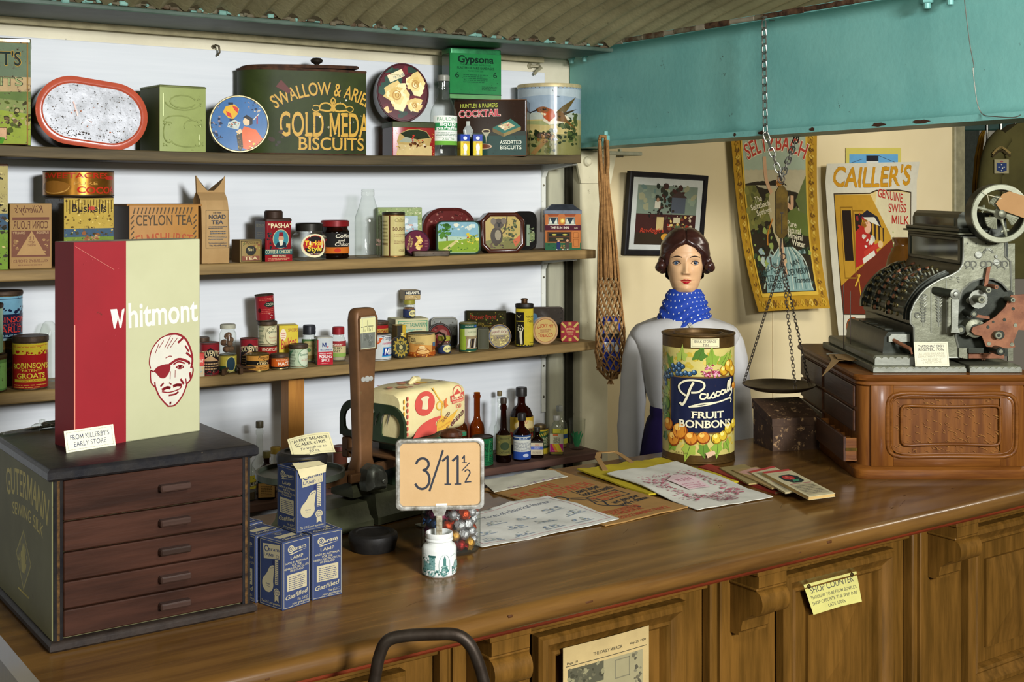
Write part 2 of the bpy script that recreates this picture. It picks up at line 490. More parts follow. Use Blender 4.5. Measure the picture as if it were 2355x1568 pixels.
while y > .95:
 w = R.uniform(.03,.12); y -= w; g.cb((BX - .0865 + R.uniform(-.001,.001),y + w / 2,2.272 + shy(y)),(.008,w + .004,R.uniform(.015,.021)),R.choice((mat('#8d8570',.8),mat('#57402c',.9,0,'#2c1c12',40),mat('#57402c',.9,0,'#2c1c12',40),TEALR)),.004)
for px,w in ((2020,.03),(2118,.034),(1752,.018),(1690,.007),(1868,.012)):
 q = atX(px,300,BX - .085); g.X = TR(BX - .0853,q.y,1.902 + shy(q.y)) @ RY(-pi / 2) @ RZ(pi / 2); g.prism([(w * (.6 + .4 * abs(sin(i * 2.3 + px))) * cos(i * pi / 6),.0065 * (.6 + .4 * abs(sin(i * 1.7 + px))) * sin(i * pi / 6)) for i in range(12)],2,0,.0008,mat('#3b2417',.9))
g.build('rust_patch',t)
def bolt(par,p,r=.016,h=.02):
 g = G(); g.lathe([(r,0),(r,h),(r * .8,h + .002)],TEAL,6); g.lathe([(r * .55,h),(r * .55,h + .016),(r * .35,h + .018)],TEAL,10)
 return g.build('bolt',par,p)
for dy in (.02,.10):
 b = bolt(t,(BX - .05,3.90 - dy,2.262 + shy(3.8))); b.rotation_euler = (pi,0,0)
for px in (2132,2185):
 q = atX(px,8,BX - .05); b = bolt(t,(BX - .05,q.y,2.262 + shy(q.y)),.018,.022); b.rotation_euler = (pi,0,0)
q = atX(1393,318,BX - .06); bolt(t,(BX - .06,q.y,1.911 + shy(q.y)),.016,.022)
# steel column carrying the beam
t = thing('steel_column','cream painted riveted steel column at the right end of the shelves','column',(3.11,3.92,0))
CRM = mat('#c9c3a4',.45,0,'#b5af90',5,.8,.05,.12)
g = G(); g.bx(-.07,.07,-.06,.06,0,1.89,CRM,.006); g.build('column_shaft',t)
g = G(); g.prism([(-.075,1.76),(.075,1.76),(.105,1.885),(-.105,1.885)],1,-.068,-.058,CRM); g.build('gusset_plate',t)
for x in (-.045,.045):
 g = G(); g.lathe([(.02,0),(.018,.008),(.011,.014),(.0,.016)],CRM,16,cap1=False)
 b = g.build('rivet',t,(x,-.068,1.845)); b.rotation_euler = (pi / 2,0,0)
for i in range(2):
 g = G(); g.lathe([(.016,0),(.016,.02),(.008,.02),(.008,.034)],mat('#bdbfa8',.4),6); g.build('nut',t,(.09 + .07 * i,-.02,1.865))
g = G(); g.bx(.03,.24,-.07,.05,1.872,1.888,mat('#b9bba0',.45),.004); g.build('cap_plate',t)
g = G(); g.bx(3.005,3.04,WY - .04,WY - .005,.3,1.86,mat('#2c2a1e',.8)); st(g,'gap_shade')  # dark strip standing in for the shade in the gap beside the column

# ------------------------------------------------------------------ shelves
SZ = {1: 1.856,2: 1.506,3: 1.162,4: .751}
SAG = {1: .021,2: .006,3: .006,4: 0.}
SR = {1: 2.915,2: 2.985,3: 2.985,4: 3.0}
YF = 3.70
def shz(k,X):
 u = (X - .5) / 2.45
 return SZ[k] + SAG[k] * .5 - SAG[k] * 4 * max(0,u) * max(0,1 - u)
LBL = {1: 'top wall shelf, a dark sagging board carrying the large biscuit tins',2: 'second wooden wall shelf from the top, carrying tea packets and coffee tins',
  3: 'third wooden wall shelf down, crowded with small spice and tobacco tins',4: 'lowest dark brown shelf behind the counter, carrying the bottles'}
for k in (1,2,3,4):
 g = G(); th = .032 if k < 4 else .026
 n = 26; xs = [-1.3 + (SR[k] + 1.3) * i / n for i in range(n + 1)]
 m = {1: wood('#5d5036','#423a28',0,7,.65),2: SHELFW,3: SHELFW,4: SHELF4}[k]
 yf = YF if k < 4 else YF - .02
 g.loops([[(x,yf + .002,shz(k,x) - th),(x,yf,shz(k,x) - th + .003),(x,yf,shz(k,x) - .003),(x,yf + .003,shz(k,x)),(x,WY - .0125,shz(k,x)),(x,WY - .0125,shz(k,x) - th)] for x in xs],m)
 tag(g.build('wooden_shelf'),LBL[k],'shelf','wall shelves')
def bracket(X,k):
 z = shz(k,X) - .033
 t = thing('shelf_bracket',{1: 'white metal bracket under the right end of the top shelf',2: 'white metal bracket under the second shelf below the pub-shaped tin',3: 'white metal bracket under the right end of the third shelf'}[k],'bracket',(X,WY - .032 if X > 2.93 else WY - .0125,z),0,'white shelf brackets')
 m = mat('#cfd2c8',.4,0,'#b9bcb2',8,.6,.1)
 g = G(); g.prism([(0,0),(-.20,0),(-.20,-.006),(-.02,-.025),(-.004,-.05),(-.004,-.26),(0,-.26)],0,-.010,.010,m)
 g.build('bracket_arm',t)
 g = G(); g.lathe([(.005,0),(.004,.002),(0,.003)],mat('#77766a',.4,1),10)
 for zz in (-.08,-.2):
  b = g.build('screw',t,(0,-.004,zz)); b.rotation_euler = (pi / 2,0,0)
for k in (1,2,3): bracket(2.915,k)
g = G(); p = atY(673,950,3.80); g.bx(p.x - .028,p.x + .028,3.77,3.83,shz(4,p.x),shz(3,p.x) - .033,wood('#a5712f','#8d5c25',2,8,.5),.002)
tag(g.build('shelf_post'),'upright orange-brown timber post between the two lower shelves','post')
# coat hooks / nails on the cream band of wall
for px,py,lab in ((490,108,'bent iron hook in the cream wall above the green embossed tin'),(1218,152,'metal coat hook on the cream wall beside the teal beam')):
 p = atY(px,py,WY); big = px > 1000
 t = thing('wall_hook',lab,'hook',p)
 m = mat('#a39d80' if big else '#5b5340',.5,.3)
 g = G()
 if big: g.lathe([(.012,0),(.012,.004)],m,14); g.X = TR(.04,0,0); g.lathe([(.012,0),(.012,.004)],m,14)
 else: g.lathe([(.007,0),(.007,.004)],m,12)
 b = g.build('rosette',t); b.rotation_euler = (pi / 2,0,0)
 g = G(); g.tube([(0,0,0),(0,-.02,.004),(.006,-.035,0),(.008,-.037,-.02),(.004,-.03,-.03)] if not big else [(0,-.004,0),(.03,-.02,.0),(.03,-.035,-.008),(.01,-.035,-.02),(.0,-.03,-.035)],.0035 if not big else .006,m,6)
 g.build('hook_arm',t)
# ------------------------------------------------------------------ the shop counter
OAK = wood('#6b4a1c','#503712',2,9,.32,.15)
OAKX = wood('#6b4a1c','#503712',0,9,.32,.15)
OAKD = wood('#4a3212','#38240b',2,9,.35,.15)
TOPW = wood('#65471f','#4a3114',0,5,.27,.3,.05,spec=.3)
REDW = wood('#6e2c14','#521d0c',0,8,.4)
FY = 2.155
t = thing('shop_counter','long panelled oak shop counter with a worn polished top, running across the shop','counter',(0,0,0))
x0,x1 = .555,6.4
g = G()
prof = [(1.998,.876),(1.985,.882),(1.978,.894),(1.980,.908),(1.990,.917),(2.004,.92),(2.925,.92),(2.925,.876)]
n = 40
g.loops([[(x0 + (x1 - x0) * i / n,y,z) for y,z in prof] for i in range(n + 1)],TOPW)
R = random.Random(2)
for i in range(26):   # knocks in the worn front edge
 x = R.uniform(.8,3.2); g.cb((x,1.9795 + R.uniform(0,.004),R.uniform(.89,.912)),(R.uniform(.004,.02),.003,R.uniform(.002,.006)),mat('#4a2b10',.7),.001)
g.on(lambda u,v,h: (u,v,.9201 + h),1,1,None,'satin',0)
for i in range(34):
 x = R.uniform(.9,3.0); y = R.uniform(2.05,2.75); a = R.uniform(-.8,.8); l = R.uniform(.02,.08)
 g.art([('c',[(x,y),(x + l * .5 * cos(a),y + l * .5 * sin(a) + R.uniform(-.004,.004)),(x + l * cos(a),y + l * sin(a))],.0007,R.choice(('#3a2412','#2e1c0e','#8a6034')))]); g.h = 0
for i in range(14):
 x = R.uniform(.9,3.0); y = R.uniform(2.05,2.75); g.art([('s',x,y,x + .03,y + .02,3,.003,['#3a2412'],i)]); g.h = 0
g.build('worktop',t,smooth=50)
g = G(); g.bx(x0 + .03,x1,2.012,2.05,.862,.876,REDW,.004); g.bx(x0 + .04,x1,2.04,2.16,.850,.863,OAKX,.003); g.build('under_moulding',t)
g = G(); g.bx(x0 + .05,x1,FY + .02,FY + .04,.06,.86,OAK); g.bx(x0 + .05,x0 + .07,FY + .02,2.86,.06,.87,OAKD); g.bx(x0 + .05,x1,2.80,2.82,.06,.87,OAKD)
g.build('carcass',t)
g = G(); g.bx(x0 + .04,x1,FY,FY + .02,.795,.862,OAKX,.002); g.bx(x0 + .04,x1,FY,FY + .02,.06,.33,OAKX,.002); g.build('rails',t)
BAY,C0 = .7425,1.39
for b in range(-1,6):
 cx = C0 + b * BAY
 g = G(); g.bx(cx - .035,cx + .165,FY - .004,FY + .021,.06,.85,OAK,.002)
 g.bx(cx - .058,cx - .038,FY - .012,FY + .02,.06,.85,OAK,.004); g.bx(cx - .03,cx + .13,FY - .016,FY,.06,.85,OAK,.003)
 g.build('stile',t)
 # bracket (corbel): block, scroll and curved foot
 g = G()
 f = FY - .016
 P = [(f,.85),(f - .092,.85),(f - .092,.812),(f - .086,.806),(f - .086,.802)]
 P += [(f - .078 - .022 * cos(a),.772 + .03 * sin(a)) for a in [pi / 2 - i * pi / 10 for i in range(11)]][1:-1] if False else []
 P += [(f - .084 - .020 * sin(a),.774 + .028 * cos(a)) for a in [i * pi / 10 for i in range(11)]]
 P += [(f - .070,.744),(f - .052,.732),(f - .040,.722),(f - .036,.706),(f - .036,.698),(f - .028,.692),(f - .028,.686),(f,.686)]
 g.prism(P,0,cx,cx + .092,OAK)
 g.bx(cx - .004,cx + .096,f - .094,f,.838,.85,OAK,.002); g.bx(cx - .003,cx + .095,f - .089,f,.803,.809,OAK,.002)
 g.build('corbel',t)
 pa,pb,za,zb = cx + .183,cx + .603,.33,.785
 g = G()     # mitred picture-frame moulding round each panel
 def ringq(i,y): return [(pa + i,y,za + i),(pb - i,y,za + i),(pb - i,y,zb - i),(pa + i,y,zb - i)]
 g.loops([ringq(i,y) for i,y in ((0,FY + .01),(0,FY - .014),(.006,FY - .022),(.018,FY - .024),(.026,FY - .016),(.040,FY - .008),(.046,FY - .012),(.052,FY - .006),(.056,FY + .004),(.058,FY + .018))],OAK,False,False)
 g.build('panel_moulding',t,smooth=20)
 g = G()
 i0,i1 = .058,.058
 g.bx(pa + i0,pb - i0,FY + .012,FY + .022,za + i0,zb - i0,OAK)
 xa,xb,a,c = pa + .108,pb - .108,za + .10,zb - .105
 m_ = OAK
 g.loops([[(xa,FY + .012,a),(xb,FY + .012,a),(xb,FY + .012,c),(xa,FY + .012,c)],[(xa,FY + .003,a),(xb,FY + .003,a),(xb,FY + .003,c),(xa,FY + .003,c)]],m_,False,False)
 h = (xb - xa) / 2; xm = (xa + xb) / 2
 g.add([(xa,FY + .003,a),(xb,FY + .003,a),(xb,FY + .003,c),(xa,FY + .003,c),(xm,FY - .012,a + h),(xm,FY - .012,c - h)],[(0,1,4),(1,2,5,4),(2,3,5),(3,0,4,5)],m_)
 g.build('raised_panel',t,smooth=10)

# ------------------------------------------------------------------ silk cabinet
CABD = wood('#3d2c25','#2a1e18',0,8,.3,.1,.1)
CABF = wood('#3c241a','#26160f',0,7,.4,.0,.1,spec=.1)
BLK = mat('#17171a',.32,0,'#2b2824',30,.6,.05,.15,rh='#4a4030')
CZT = .92
t = thing('silk_cabinet','dark five-drawer wooden sewing silk cabinet on the left end of the counter','cabinet',(.602,2.257,CZT))
w,dp,h = .384,.40,.3205
g = G(); g.bx(.008,w - .008,.012,dp,.018,h - .02,mat('#6d6c49',.55,0,'#5f5d3c',12,.8,.1));
g.bx(.0065,.020,.006,dp,.018,h - .02,mat('#6d6c49',.55,0,'#5f5d3c',10,.8,.1),.001)
fn = lambda u,v,hh: (.0065 - hh,.40 - u,v)
g.on(fn,.37,.30,None,'satin',.25,ou=.21,ov=.01)
gold = '#c2b35a'
g.art([('t','GUTERMANN',.03,.74,.16,.80,gold,.01,.05,.5),('t','SEWING SILK',.05,.615,.075,.58,gold,.006,.05,.35),
  ('p',[(-.02,.54),(.13,.36),(-.02,.16),(-.17,.36)],'#a39a50'),('p',[(-.02,.52),(.115,.36),(-.02,.18),(-.155,.36)],'#6f6d46'),
  ('s',-.10,.26,.06,.46,16,.035,['#a89f50','#8a8448','#bdb25a'],5),('p',[(-.05,.27),(.0,.27),(.03,.36),(-.02,.45),(-.07,.38)],'#b0a654'),('g',-.12,.14,.09,.17,1,gold)])
g.build('cabinet_body',t)
def slab(g,z0,z1,m,ex=.0):
 g.outl([(0 - ex,-.006),(w + ex,-.006),(w + ex,dp + .004),(0 - ex,dp + .004)],[(.004,z0),(0,z0 + .004),(0,z1 - .006),(.003,z1 - .002),(.007,z1)],m)
g = G(); slab(g,h - .022,h,BLK,.004); g.build('cabinet_top',t)
g = G(); slab(g,0,.018,mat('#2e2620',.45,0,'#1d1713',30,.8,.2,.2)); g.build('plinth',t)
for x in (.010,w - .024):
 g = G()
 for i in range(3): g.lathe([(.0035,.018),(.0035,h - .022)],BLK if i != 1 else mat('#5a4020',.5,0,'#2a1c10',90,1),8,(x + .002 + i * .005,.006,0))
 g.build('reeded_pilaster',t)
zs = [h - .028,.2385,.181,.1275,.0735,.0195]
zs = [.2955,.2275,.1705,.1225,.0735,.0195]
zs = [.2965,.2235,.1695,.118,.0690,.0195]
for i in range(5):
 g = G(); g.bx(.0255,w - .0255,0,.02,zs[i + 1] + .003,zs[i],CABF,.002)
 d = g.build('drawer',t)
 zc = (zs[i] + zs[i + 1]) / 2 + .002
 g = G(); g.bx(.194,.252,-.016,.002,zc - .006,zc + .006,CABD,.0025); g.build('drawer_pull',d)
# ------------------------------------------------------------------ goods: builders
def spot(px,Y,off=0.):
 a,b = ray(px); d = Y / b
 return a * d,d / FP,math.atan2(a,b)
def zat(top,s): return CZ - (top - HZ) * s
DARKM = mat('#4a3424',.55,.4,'#2e2018',40,1,.2)
RIM = mat('#6b5a3a',.45,.6,'#3d2d1c',60,1,.2)
TINM = mat('#a9a794',.3,.9,'#7d7964',30,1,.15)
TOPZ = {}
def cylmap(r,sq=1.): return lambda u,v,h: ((r + h) * sin(u / r),-(r + h) * sq * cos(u / r),v)
def base_z(k,X): return shz(k,X) if k in (1,2,3,4) else k
def CYL(name,label,cat,px,k,Y,wpx,top,col,art=(),lid=None,delta=0.,gloss='tin',rust=.25,group=None,sq=1.,key=None,rim=RIM,part='tin_body',lidart=None,neck=None,tilt=0.):
 X,s,ph = spot(px,Y); z = base_z(k,X); r = wpx * s / 2; h = zat(top,s) - z
 t = thing(name,label,cat,(X,Y,z),-ph + rad(delta),group)
 if tilt: t.rotation_euler = (0,rad(tilt),-ph + rad(delta))
 lh = (lid[1] * h) if lid else 0
 hb = h - lh - (neck[1] * h if neck else 0)
 g = G(); m = ink(col,gloss,rust)
 e = min(.0016,r * .06)
 pr = [(r - e,0),(r + e * .2,e),(r + e * .2,e * 2),(r - e * .2,e * 3)]
 g.lathe(pr,rim,44,sy=sq);
 g.lathe([(r,e * 3),(r,hb - e * 3)],m,44,sy=sq,cap0=False,cap1=False)
 g.lathe([(r - e * .2,hb - e * 3),(r + e * .2,hb - e * 2),(r + e * .2,hb - e),(r - e,hb),(r - e * 2.5,hb - e * 1.5)],rim,44,sy=sq)
 if art:
  g.on(cylmap(r,sq),2 * r,hb,r * .13,gloss,rust,h=.0027 * r); g.art(art)
 g.build(part,t)
 if lid:
  lm = lid[0] if not isinstance(lid[0],str) else mat(lid[0],.5,.3,None,30,.8,.3)
  rl = r * (lid[2] if len(lid) > 2 else 1.02); g = G(); z0 = hb - .001 + (neck[1] * h if neck else 0)
  g.lathe([(rl - e,z0),(rl,z0 + e),(rl,z0 + lh - e * 2),(rl - e,z0 + lh),(rl - e * 3,z0 + lh),(rl - e * 4,z0 + lh - e)],lm,44,sy=sq)
  g.build('lid',t)
 TOPZ[key or name] = z + h
 return t
def BOX(name,label,cat,px,k,Y,wf,ws,top,col,art=(),side=(),delta=0.,dep=None,lid=None,gloss='tin',rust=.25,group=None,rnd=.002,key=None,sidecol=None,part='tin_body',topcol=None,bev=.0015,lean=0.,lidpart='lid'):
 X,s,ph = spot(px,Y); z = base_z(k,X); de = rad(delta)
 Wd = wf * s / cos(de); D = ws * s / abs(sin(de)) if ws else dep; h = zat(top,s) - z
 rz = -ph + de
 c = Vector((X,Y,0)) + Vector((-sin(rz),cos(rz),0)) * D / 2
 t = thing(name,label,cat,(c.x,c.y,z),rz,group)
 if lean: t.rotation_euler = (rad(-lean),0,rz)
 lh = lid[1] * h if lid else 0; hb = h - lh
 g = G(); m = ink(col,gloss,rust); o = rrect(Wd,D,max(rnd,.0008),2 if rnd < .004 else 5)
 g.outl(o,[(bev,0),(0,bev),(0,hb - bev),(bev,hb)],m)
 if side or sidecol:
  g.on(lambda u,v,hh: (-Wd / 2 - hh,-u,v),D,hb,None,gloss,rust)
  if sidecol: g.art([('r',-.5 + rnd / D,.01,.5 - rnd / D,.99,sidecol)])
  if side: g.art(side)
 if topcol: g.on(lambda u,v,hh: (u,v - D / 2,hb + hh),Wd,D,None,gloss,rust).art([('r',-.49,.02,.49,.98,topcol)])
 if art:
  g.on(lambda u,v,hh: (u,-D / 2 - hh,v),Wd,hb,None,gloss,rust); g.art(art)
 g.build(part,t)
 if lid:
  lm = lid[0] if not isinstance(lid[0],str) else mat(lid[0],.5,.2,None,30,.8,.3)
  ex = lid[2] if len(lid) > 2 else .0015
  g = G(); g.outl(rrect(Wd + ex * 2,D + ex * 2,max(rnd,.002) + ex,4),[(0,hb - .0005),(0,h - bev * 2),(bev * 2,h)],lm); g.build(lidpart,t)
 TOPZ[key or name] = z + h
 return t
def DISC(name,label,cat,px,k,Y,wpx,hpx,col,art=(),th=.03,delta=0.,lean=8.,rimc=RIM,edge='#5a3c28',face=None,kind='round',roll=0.,gloss='tin',rust=.25,group=None,lift=0.,rimw=.05,rnd=.25,facem=None,dish=.0015):
 """a flat tin standing on its edge, face to the room"""
 X,s,ph = spot(px,Y); z = base_z(k,X)
 Wd,h = wpx * s / cos(rad(delta)),hpx * s
 t = thing(name,label,cat,(X,Y,z + lift),0,group)
 t.matrix_world = TR(X,Y,z + lift) @ RZ(-ph + rad(delta)) @ RX(rad(-lean))
 if kind == 'round': o = [(Wd / 2 * cos(2 * pi * i / 48),h / 2 * sin(2 * pi * i / 48)) for i in range(48)]
 elif kind == 'stadium': o = rrect(Wd,h,h * .499,12)
 elif kind == 'oct': c = rnd * h; o = [(-Wd / 2 + c,-h / 2),(Wd / 2 - c,-h / 2),(Wd / 2,-h / 2 + c),(Wd / 2,h / 2 - c),(Wd / 2 - c,h / 2),(-Wd / 2 + c,h / 2),(-Wd / 2,h / 2 - c),(-Wd / 2,-h / 2 + c)]
 else: o = rrect(Wd,h,h * rnd,6)
 M = TR(0,0,h / 2) @ RX(pi / 2) @ RZ(rad(roll))
 g = G(); g.X = M
 rw = rimw * h
 em = edge if not isinstance(edge,str) else ink(edge,'tin',rust)
 g.outl(o,[(.0015,-th),(0,-th + .002),(0,-.001)],em,True,False)
 fm = facem or ink(col,gloss,rust)
 g.outl(o,[(0,-.001),(rw * .25,.001),(rw * .75,.001)],rimc,False,False)
 g.outl(o,[(rw * .75,.001),(rw,.001 - dish)],rimc,False,False)
 g.outl(o,[(rw,.001 - dish),(rw + .0005,.001 - dish)],fm,False,True)
 if art:
  kk = 1 - rw / (max(Wd,h) / 2) if kind == 'round' else 1; n = len(o); cl = []
  for i in range(n):
   (ax,ay),(bx_,by) = o[i],o[(i + 1) % n]; l_ = math.hypot(bx_ - ax,by - ay)
   if l_ > 1e-6: nx,ny = (by - ay) / l_,(ax - bx_) / l_; cl.append((nx,ny,nx * ax + ny * ay - rw))
  if cl and cl[0][2] < 0: cl = [(-a,-b,-c - 2 * rw) for a,b,c in cl]
  g.hp = cl; g.on(lambda u,v,hh: (u,v,.001 - dish + hh),Wd,h,None,gloss,rust,ov=-h / 2); g.art(art)
 g.X = M
 g.build('tin_body',t)
 return t
def bottle_shell(prof,wall):
 inner = [(max(r - wall,.0005),z + (wall if i == 0 else 0)) for i,(r,z) in enumerate(prof)]
 return prof
def BOT(name,label,cat,px,k,Y,wpx,top,prof,gm,capc=None,caph=.06,capr=None,lab=None,liquid=None,rect=1.,delta=0.,group=None,neckfrac=None,part='bottle_glass',wall=.0025,solid=False,lab2=None,ribs=0):
 """prof: (r fraction of half width, z fraction of height without cap); lab=(v0,v1,col,art,halfwidth)"""
 X,s,ph = spot(px,Y); z = base_z(k,X); r = wpx * s / 2; h = zat(top,s) - z
 t = thing(name,label,cat,(X,Y,z),-ph + rad(delta),group)
 hb = h * (1 - caph) if capc else h
 P = [(a * r,b * hb) for a,b in prof]
 P = [(P[0][0] * .9,0)] + [(P[0][0],.002)] + P[1:]
 if ribs:
  Q = []
  for i in range(ribs * 4 + 1):
   q = i / (ribs * 4); Q.append((r * (.985 + .015 * cos(2 * pi * i / 4 * 1.0)),hb * (.05 + q * .68)))
  P = P[:2] + Q + [p for p in P if p[1] > hb * .75]
 def sqmap(rr):  # rounded rectangular section for flat bottles
  return rr
 n = 40
 def ringset(pr):
  out = []
  for rr,zz in pr:
   f = max(0.,min(1.,(rr / r - .5) / .3)) if rect != 1. else 0
   q = []
   for j in range(n):
    a = 2 * pi * j / n; c_,s_ = cos(a),sin(a)
    p_ = 2 + 3 * f
    m_ = (abs(c_) ** p_ + abs(s_) ** p_) ** (-1 / p_)
    q.append((rr * c_ * m_,rr * s_ * m_ * (1 + (rect - 1) * f),zz))
   out.append(q)
  return out
 g = G()
 if solid: g.loops(ringset(P),gm)
 else: g.loops(ringset(P),gm,True,False)
 g.build(part,t,smooth=40)
 if liquid:
  g = G(); mz = liquid[1] * hb
  LP = [(max(a - wall - .0012,.001),max(b,wall + .0012)) for a,b in P if b < mz]
  LP.append((LP[-1][0],mz)); g.loops(ringset(LP),liquid[0]); g.build('contents',t,smooth=40)
 if capc:
  rt = P[-1][0]; cr = (capr or 1.15) * rt
  cm = capc if not isinstance(capc,str) else mat(capc,.4,.1,None,40,.8,.15)
  g = G(); g.lathe([(cr * .96,hb - h * caph * .5),(cr,hb - h * caph * .45),(cr,hb + h * caph * .8),(cr * .9,hb + h * caph),(cr * .5,hb + h * caph)],cm,28); g.build('cap',t)
 for L in (lab,lab2):
  if L:
   v0,v1,c,art,hw = L
   g = G(); g.gloss = 'paper'
   rr = r + .0004
   if rect != 1.: fn = lambda u,v,hh: (u,-r * rect - .0006 - hh,v)
   else: fn = cylmap(rr)
   g.on(fn,2 * r if rect == 1. else r,hb * (v1 - v0),r * .13 if rect == 1. else None,'paper',0,ov=hb * v0,h=.0027 * r)
   g.art([('r',-hw,0,hw,1,c)] + list(art)); g.build('label',t)
 TOPZ[name] = z + h
 return t
T = lambda *a,**k: ('t',) + a + tuple()
def tx(s,x,y,h,w,c,bold=.012,shear=0.,arc=0.,rot=0.,serif=0): return ('t',s,x,y,h,w,c,bold,shear,arc,rot,serif)
def R_(x0,y0,x1,y1,c): return ('r',x0,y0,x1,y1,c)
CLEAR = glass('#f8faf7','#77827a')
AMBER = glass('#b06a1c','#4a2406',dust=.05,dustc='#8a5a20')
BROWN = glass('#6b2c0c','#1c0a03',dust=.05,dustc='#4a2410')
BIS,TEA = 'tins on the top shelf','packets and tins on the second shelf'
SPI,BTL = 'spice and tobacco goods on the third shelf','bottles on the lowest shelf'

# ------------------------------------------------------------------ top shelf
BOX('biscuit_tin',"biscuit tin with cattle landscape and ending T'S, at the left end of the top shelf",'tin',-27,1,3.73,182,0,85,'#8f8f5c',
 [R_(-.5,0,.5,1,'#7f8a52'),R_(-.5,.62,.5,1,'#66755c'),('p',[(-.5,.42),(-.2,.5),(.1,.47),(.5,.5),(.5,.66),(-.5,.66)],'#b29a70'),('p',[(-.5,.40),(0,.46),(.5,.42),(.5,.52),(-.5,.5)],'#5f7340'),
  ('p',[(-.5,0),(.5,0),(.5,.3),(.1,.34),(-.5,.3)],'#8c9a3e'),('s',.2,.12,.48,.42,26,.03,['#4f5a26','#a79a6a','#3c3a22'],3),
  ('s',.15,.2,.36,.26,8,.028,['#b7a883','#6b5a40','#d2c7a0'],8),R_(-.1,.05,.22,.17,'#c7a07a'),('f',-.1,.05,.22,.17,.006,'#5a4028'),('p',[(-.05,.0),(.16,.0),(.2,.07),(-.02,.09)],'#4f8a2a'),
  tx("ARNOTT'S",-.06,.77,.13,.90,'#c79a34',.03,serif=1),tx("ARNOTT'S",-.055,.772,.128,.885,'#20302c',.016,serif=1),
  tx('BISCUITS',-.02,.575,.08,.86,'#2e3a2c',.03),tx('BISCUITS',-.02,.577,.075,.85,'#97a06c',.004),('f',-.5,0,.47,1,.012,'#8d6a35')],delta=-2,dep=.18,rust=.5,group=BIS,rnd=.004,lid=(TINM,.035))
# oval tin, standing on its long edge
OV = mat('#85878a',.4,.25,'#5d5f60',18,.9,.35,.25,rh='#2b241c',spec=.25)
DISC('oval_tin','oval tin with a worn silvery speckled lid inside a red rim','tin',214,1,3.775,246,158,'#d5d5d8',
  [('s',-.40,.12,.42,.22,110,.012,[ink('#2c2620','paper'),ink('#4a4038','paper')],3),('s',-.42,.2,.42,.85,200,.009,[ink('#3a352e','paper'),ink('#6a665c','paper'),ink('#5a4a3a','paper')],7),('s',-.2,.25,.2,.6,20,.012,[ink('#b0603f','paper'),ink('#a56a50','paper')],9),('l',[(-.18,.62),(-.14,.48),(-.13,.44)],.02,'#a8643c')],
  th=.11,delta=10,lean=3,rimc=ink('#b05038','tin',.1),edge='#47291f',kind='stadium',roll=-7.5,rimw=.10,facem=OV,dish=.003,lift=.006,group=BIS)
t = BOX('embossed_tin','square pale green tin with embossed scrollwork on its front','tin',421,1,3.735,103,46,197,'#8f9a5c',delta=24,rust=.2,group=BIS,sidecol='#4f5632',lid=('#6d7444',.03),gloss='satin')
X,s,ph = spot(421,3.735); w_ = 103 * s / cos(rad(24)); D_ = 46 * s / sin(rad(24)); h_ = .197
g = G(); GE = mat('#98a365',.35,.1,'#7d8750',40,.8,.1)
def emb(pts,r=.0022): g.tube([(x * w_,-D_ / 2 - .0006,y * h_) for x,y in pts],r,GE,6)
def arcp(cx,cy,rx,ry,a0,a1,n=12): return [(cx + rx * cos(rad(a0 + (a1 - a0) * i / n)),cy + ry * sin(rad(a0 + (a1 - a0) * i / n))) for i in range(n + 1)]
emb(arcp(0,.78,.28,.10,20,340)); emb(arcp(0,.80,.40,.15,200,340)); emb(arcp(-.1,.48,.3,.08,10,170)); emb(arcp(.2,.40,.18,.10,0,200)); emb([(-.42,.9),(-.42,.55)],.0018); emb([(.36,.12),(.36,.28)]); emb(arcp(-.3,.3,.12,.16,60,300)); emb(arcp(.1,.18,.35,.10,190,350))
R = random.Random(3)
for i in range(30):
 x,y = R.choice((-1,1)) * R.uniform(.25,.43),R.choice((R.uniform(.66,.93),R.uniform(.05,.2),R.uniform(.4,.52))); q = R.uniform(.003,.006)
 g.lathe([(q,-.5 * q),(q * .8,.2 * q),(0,.5 * q)],GE,8,(0,0,0)) if False else emb([(x,y),(x + .015,y + .01)],q * .7)
g.build('embossing',t)
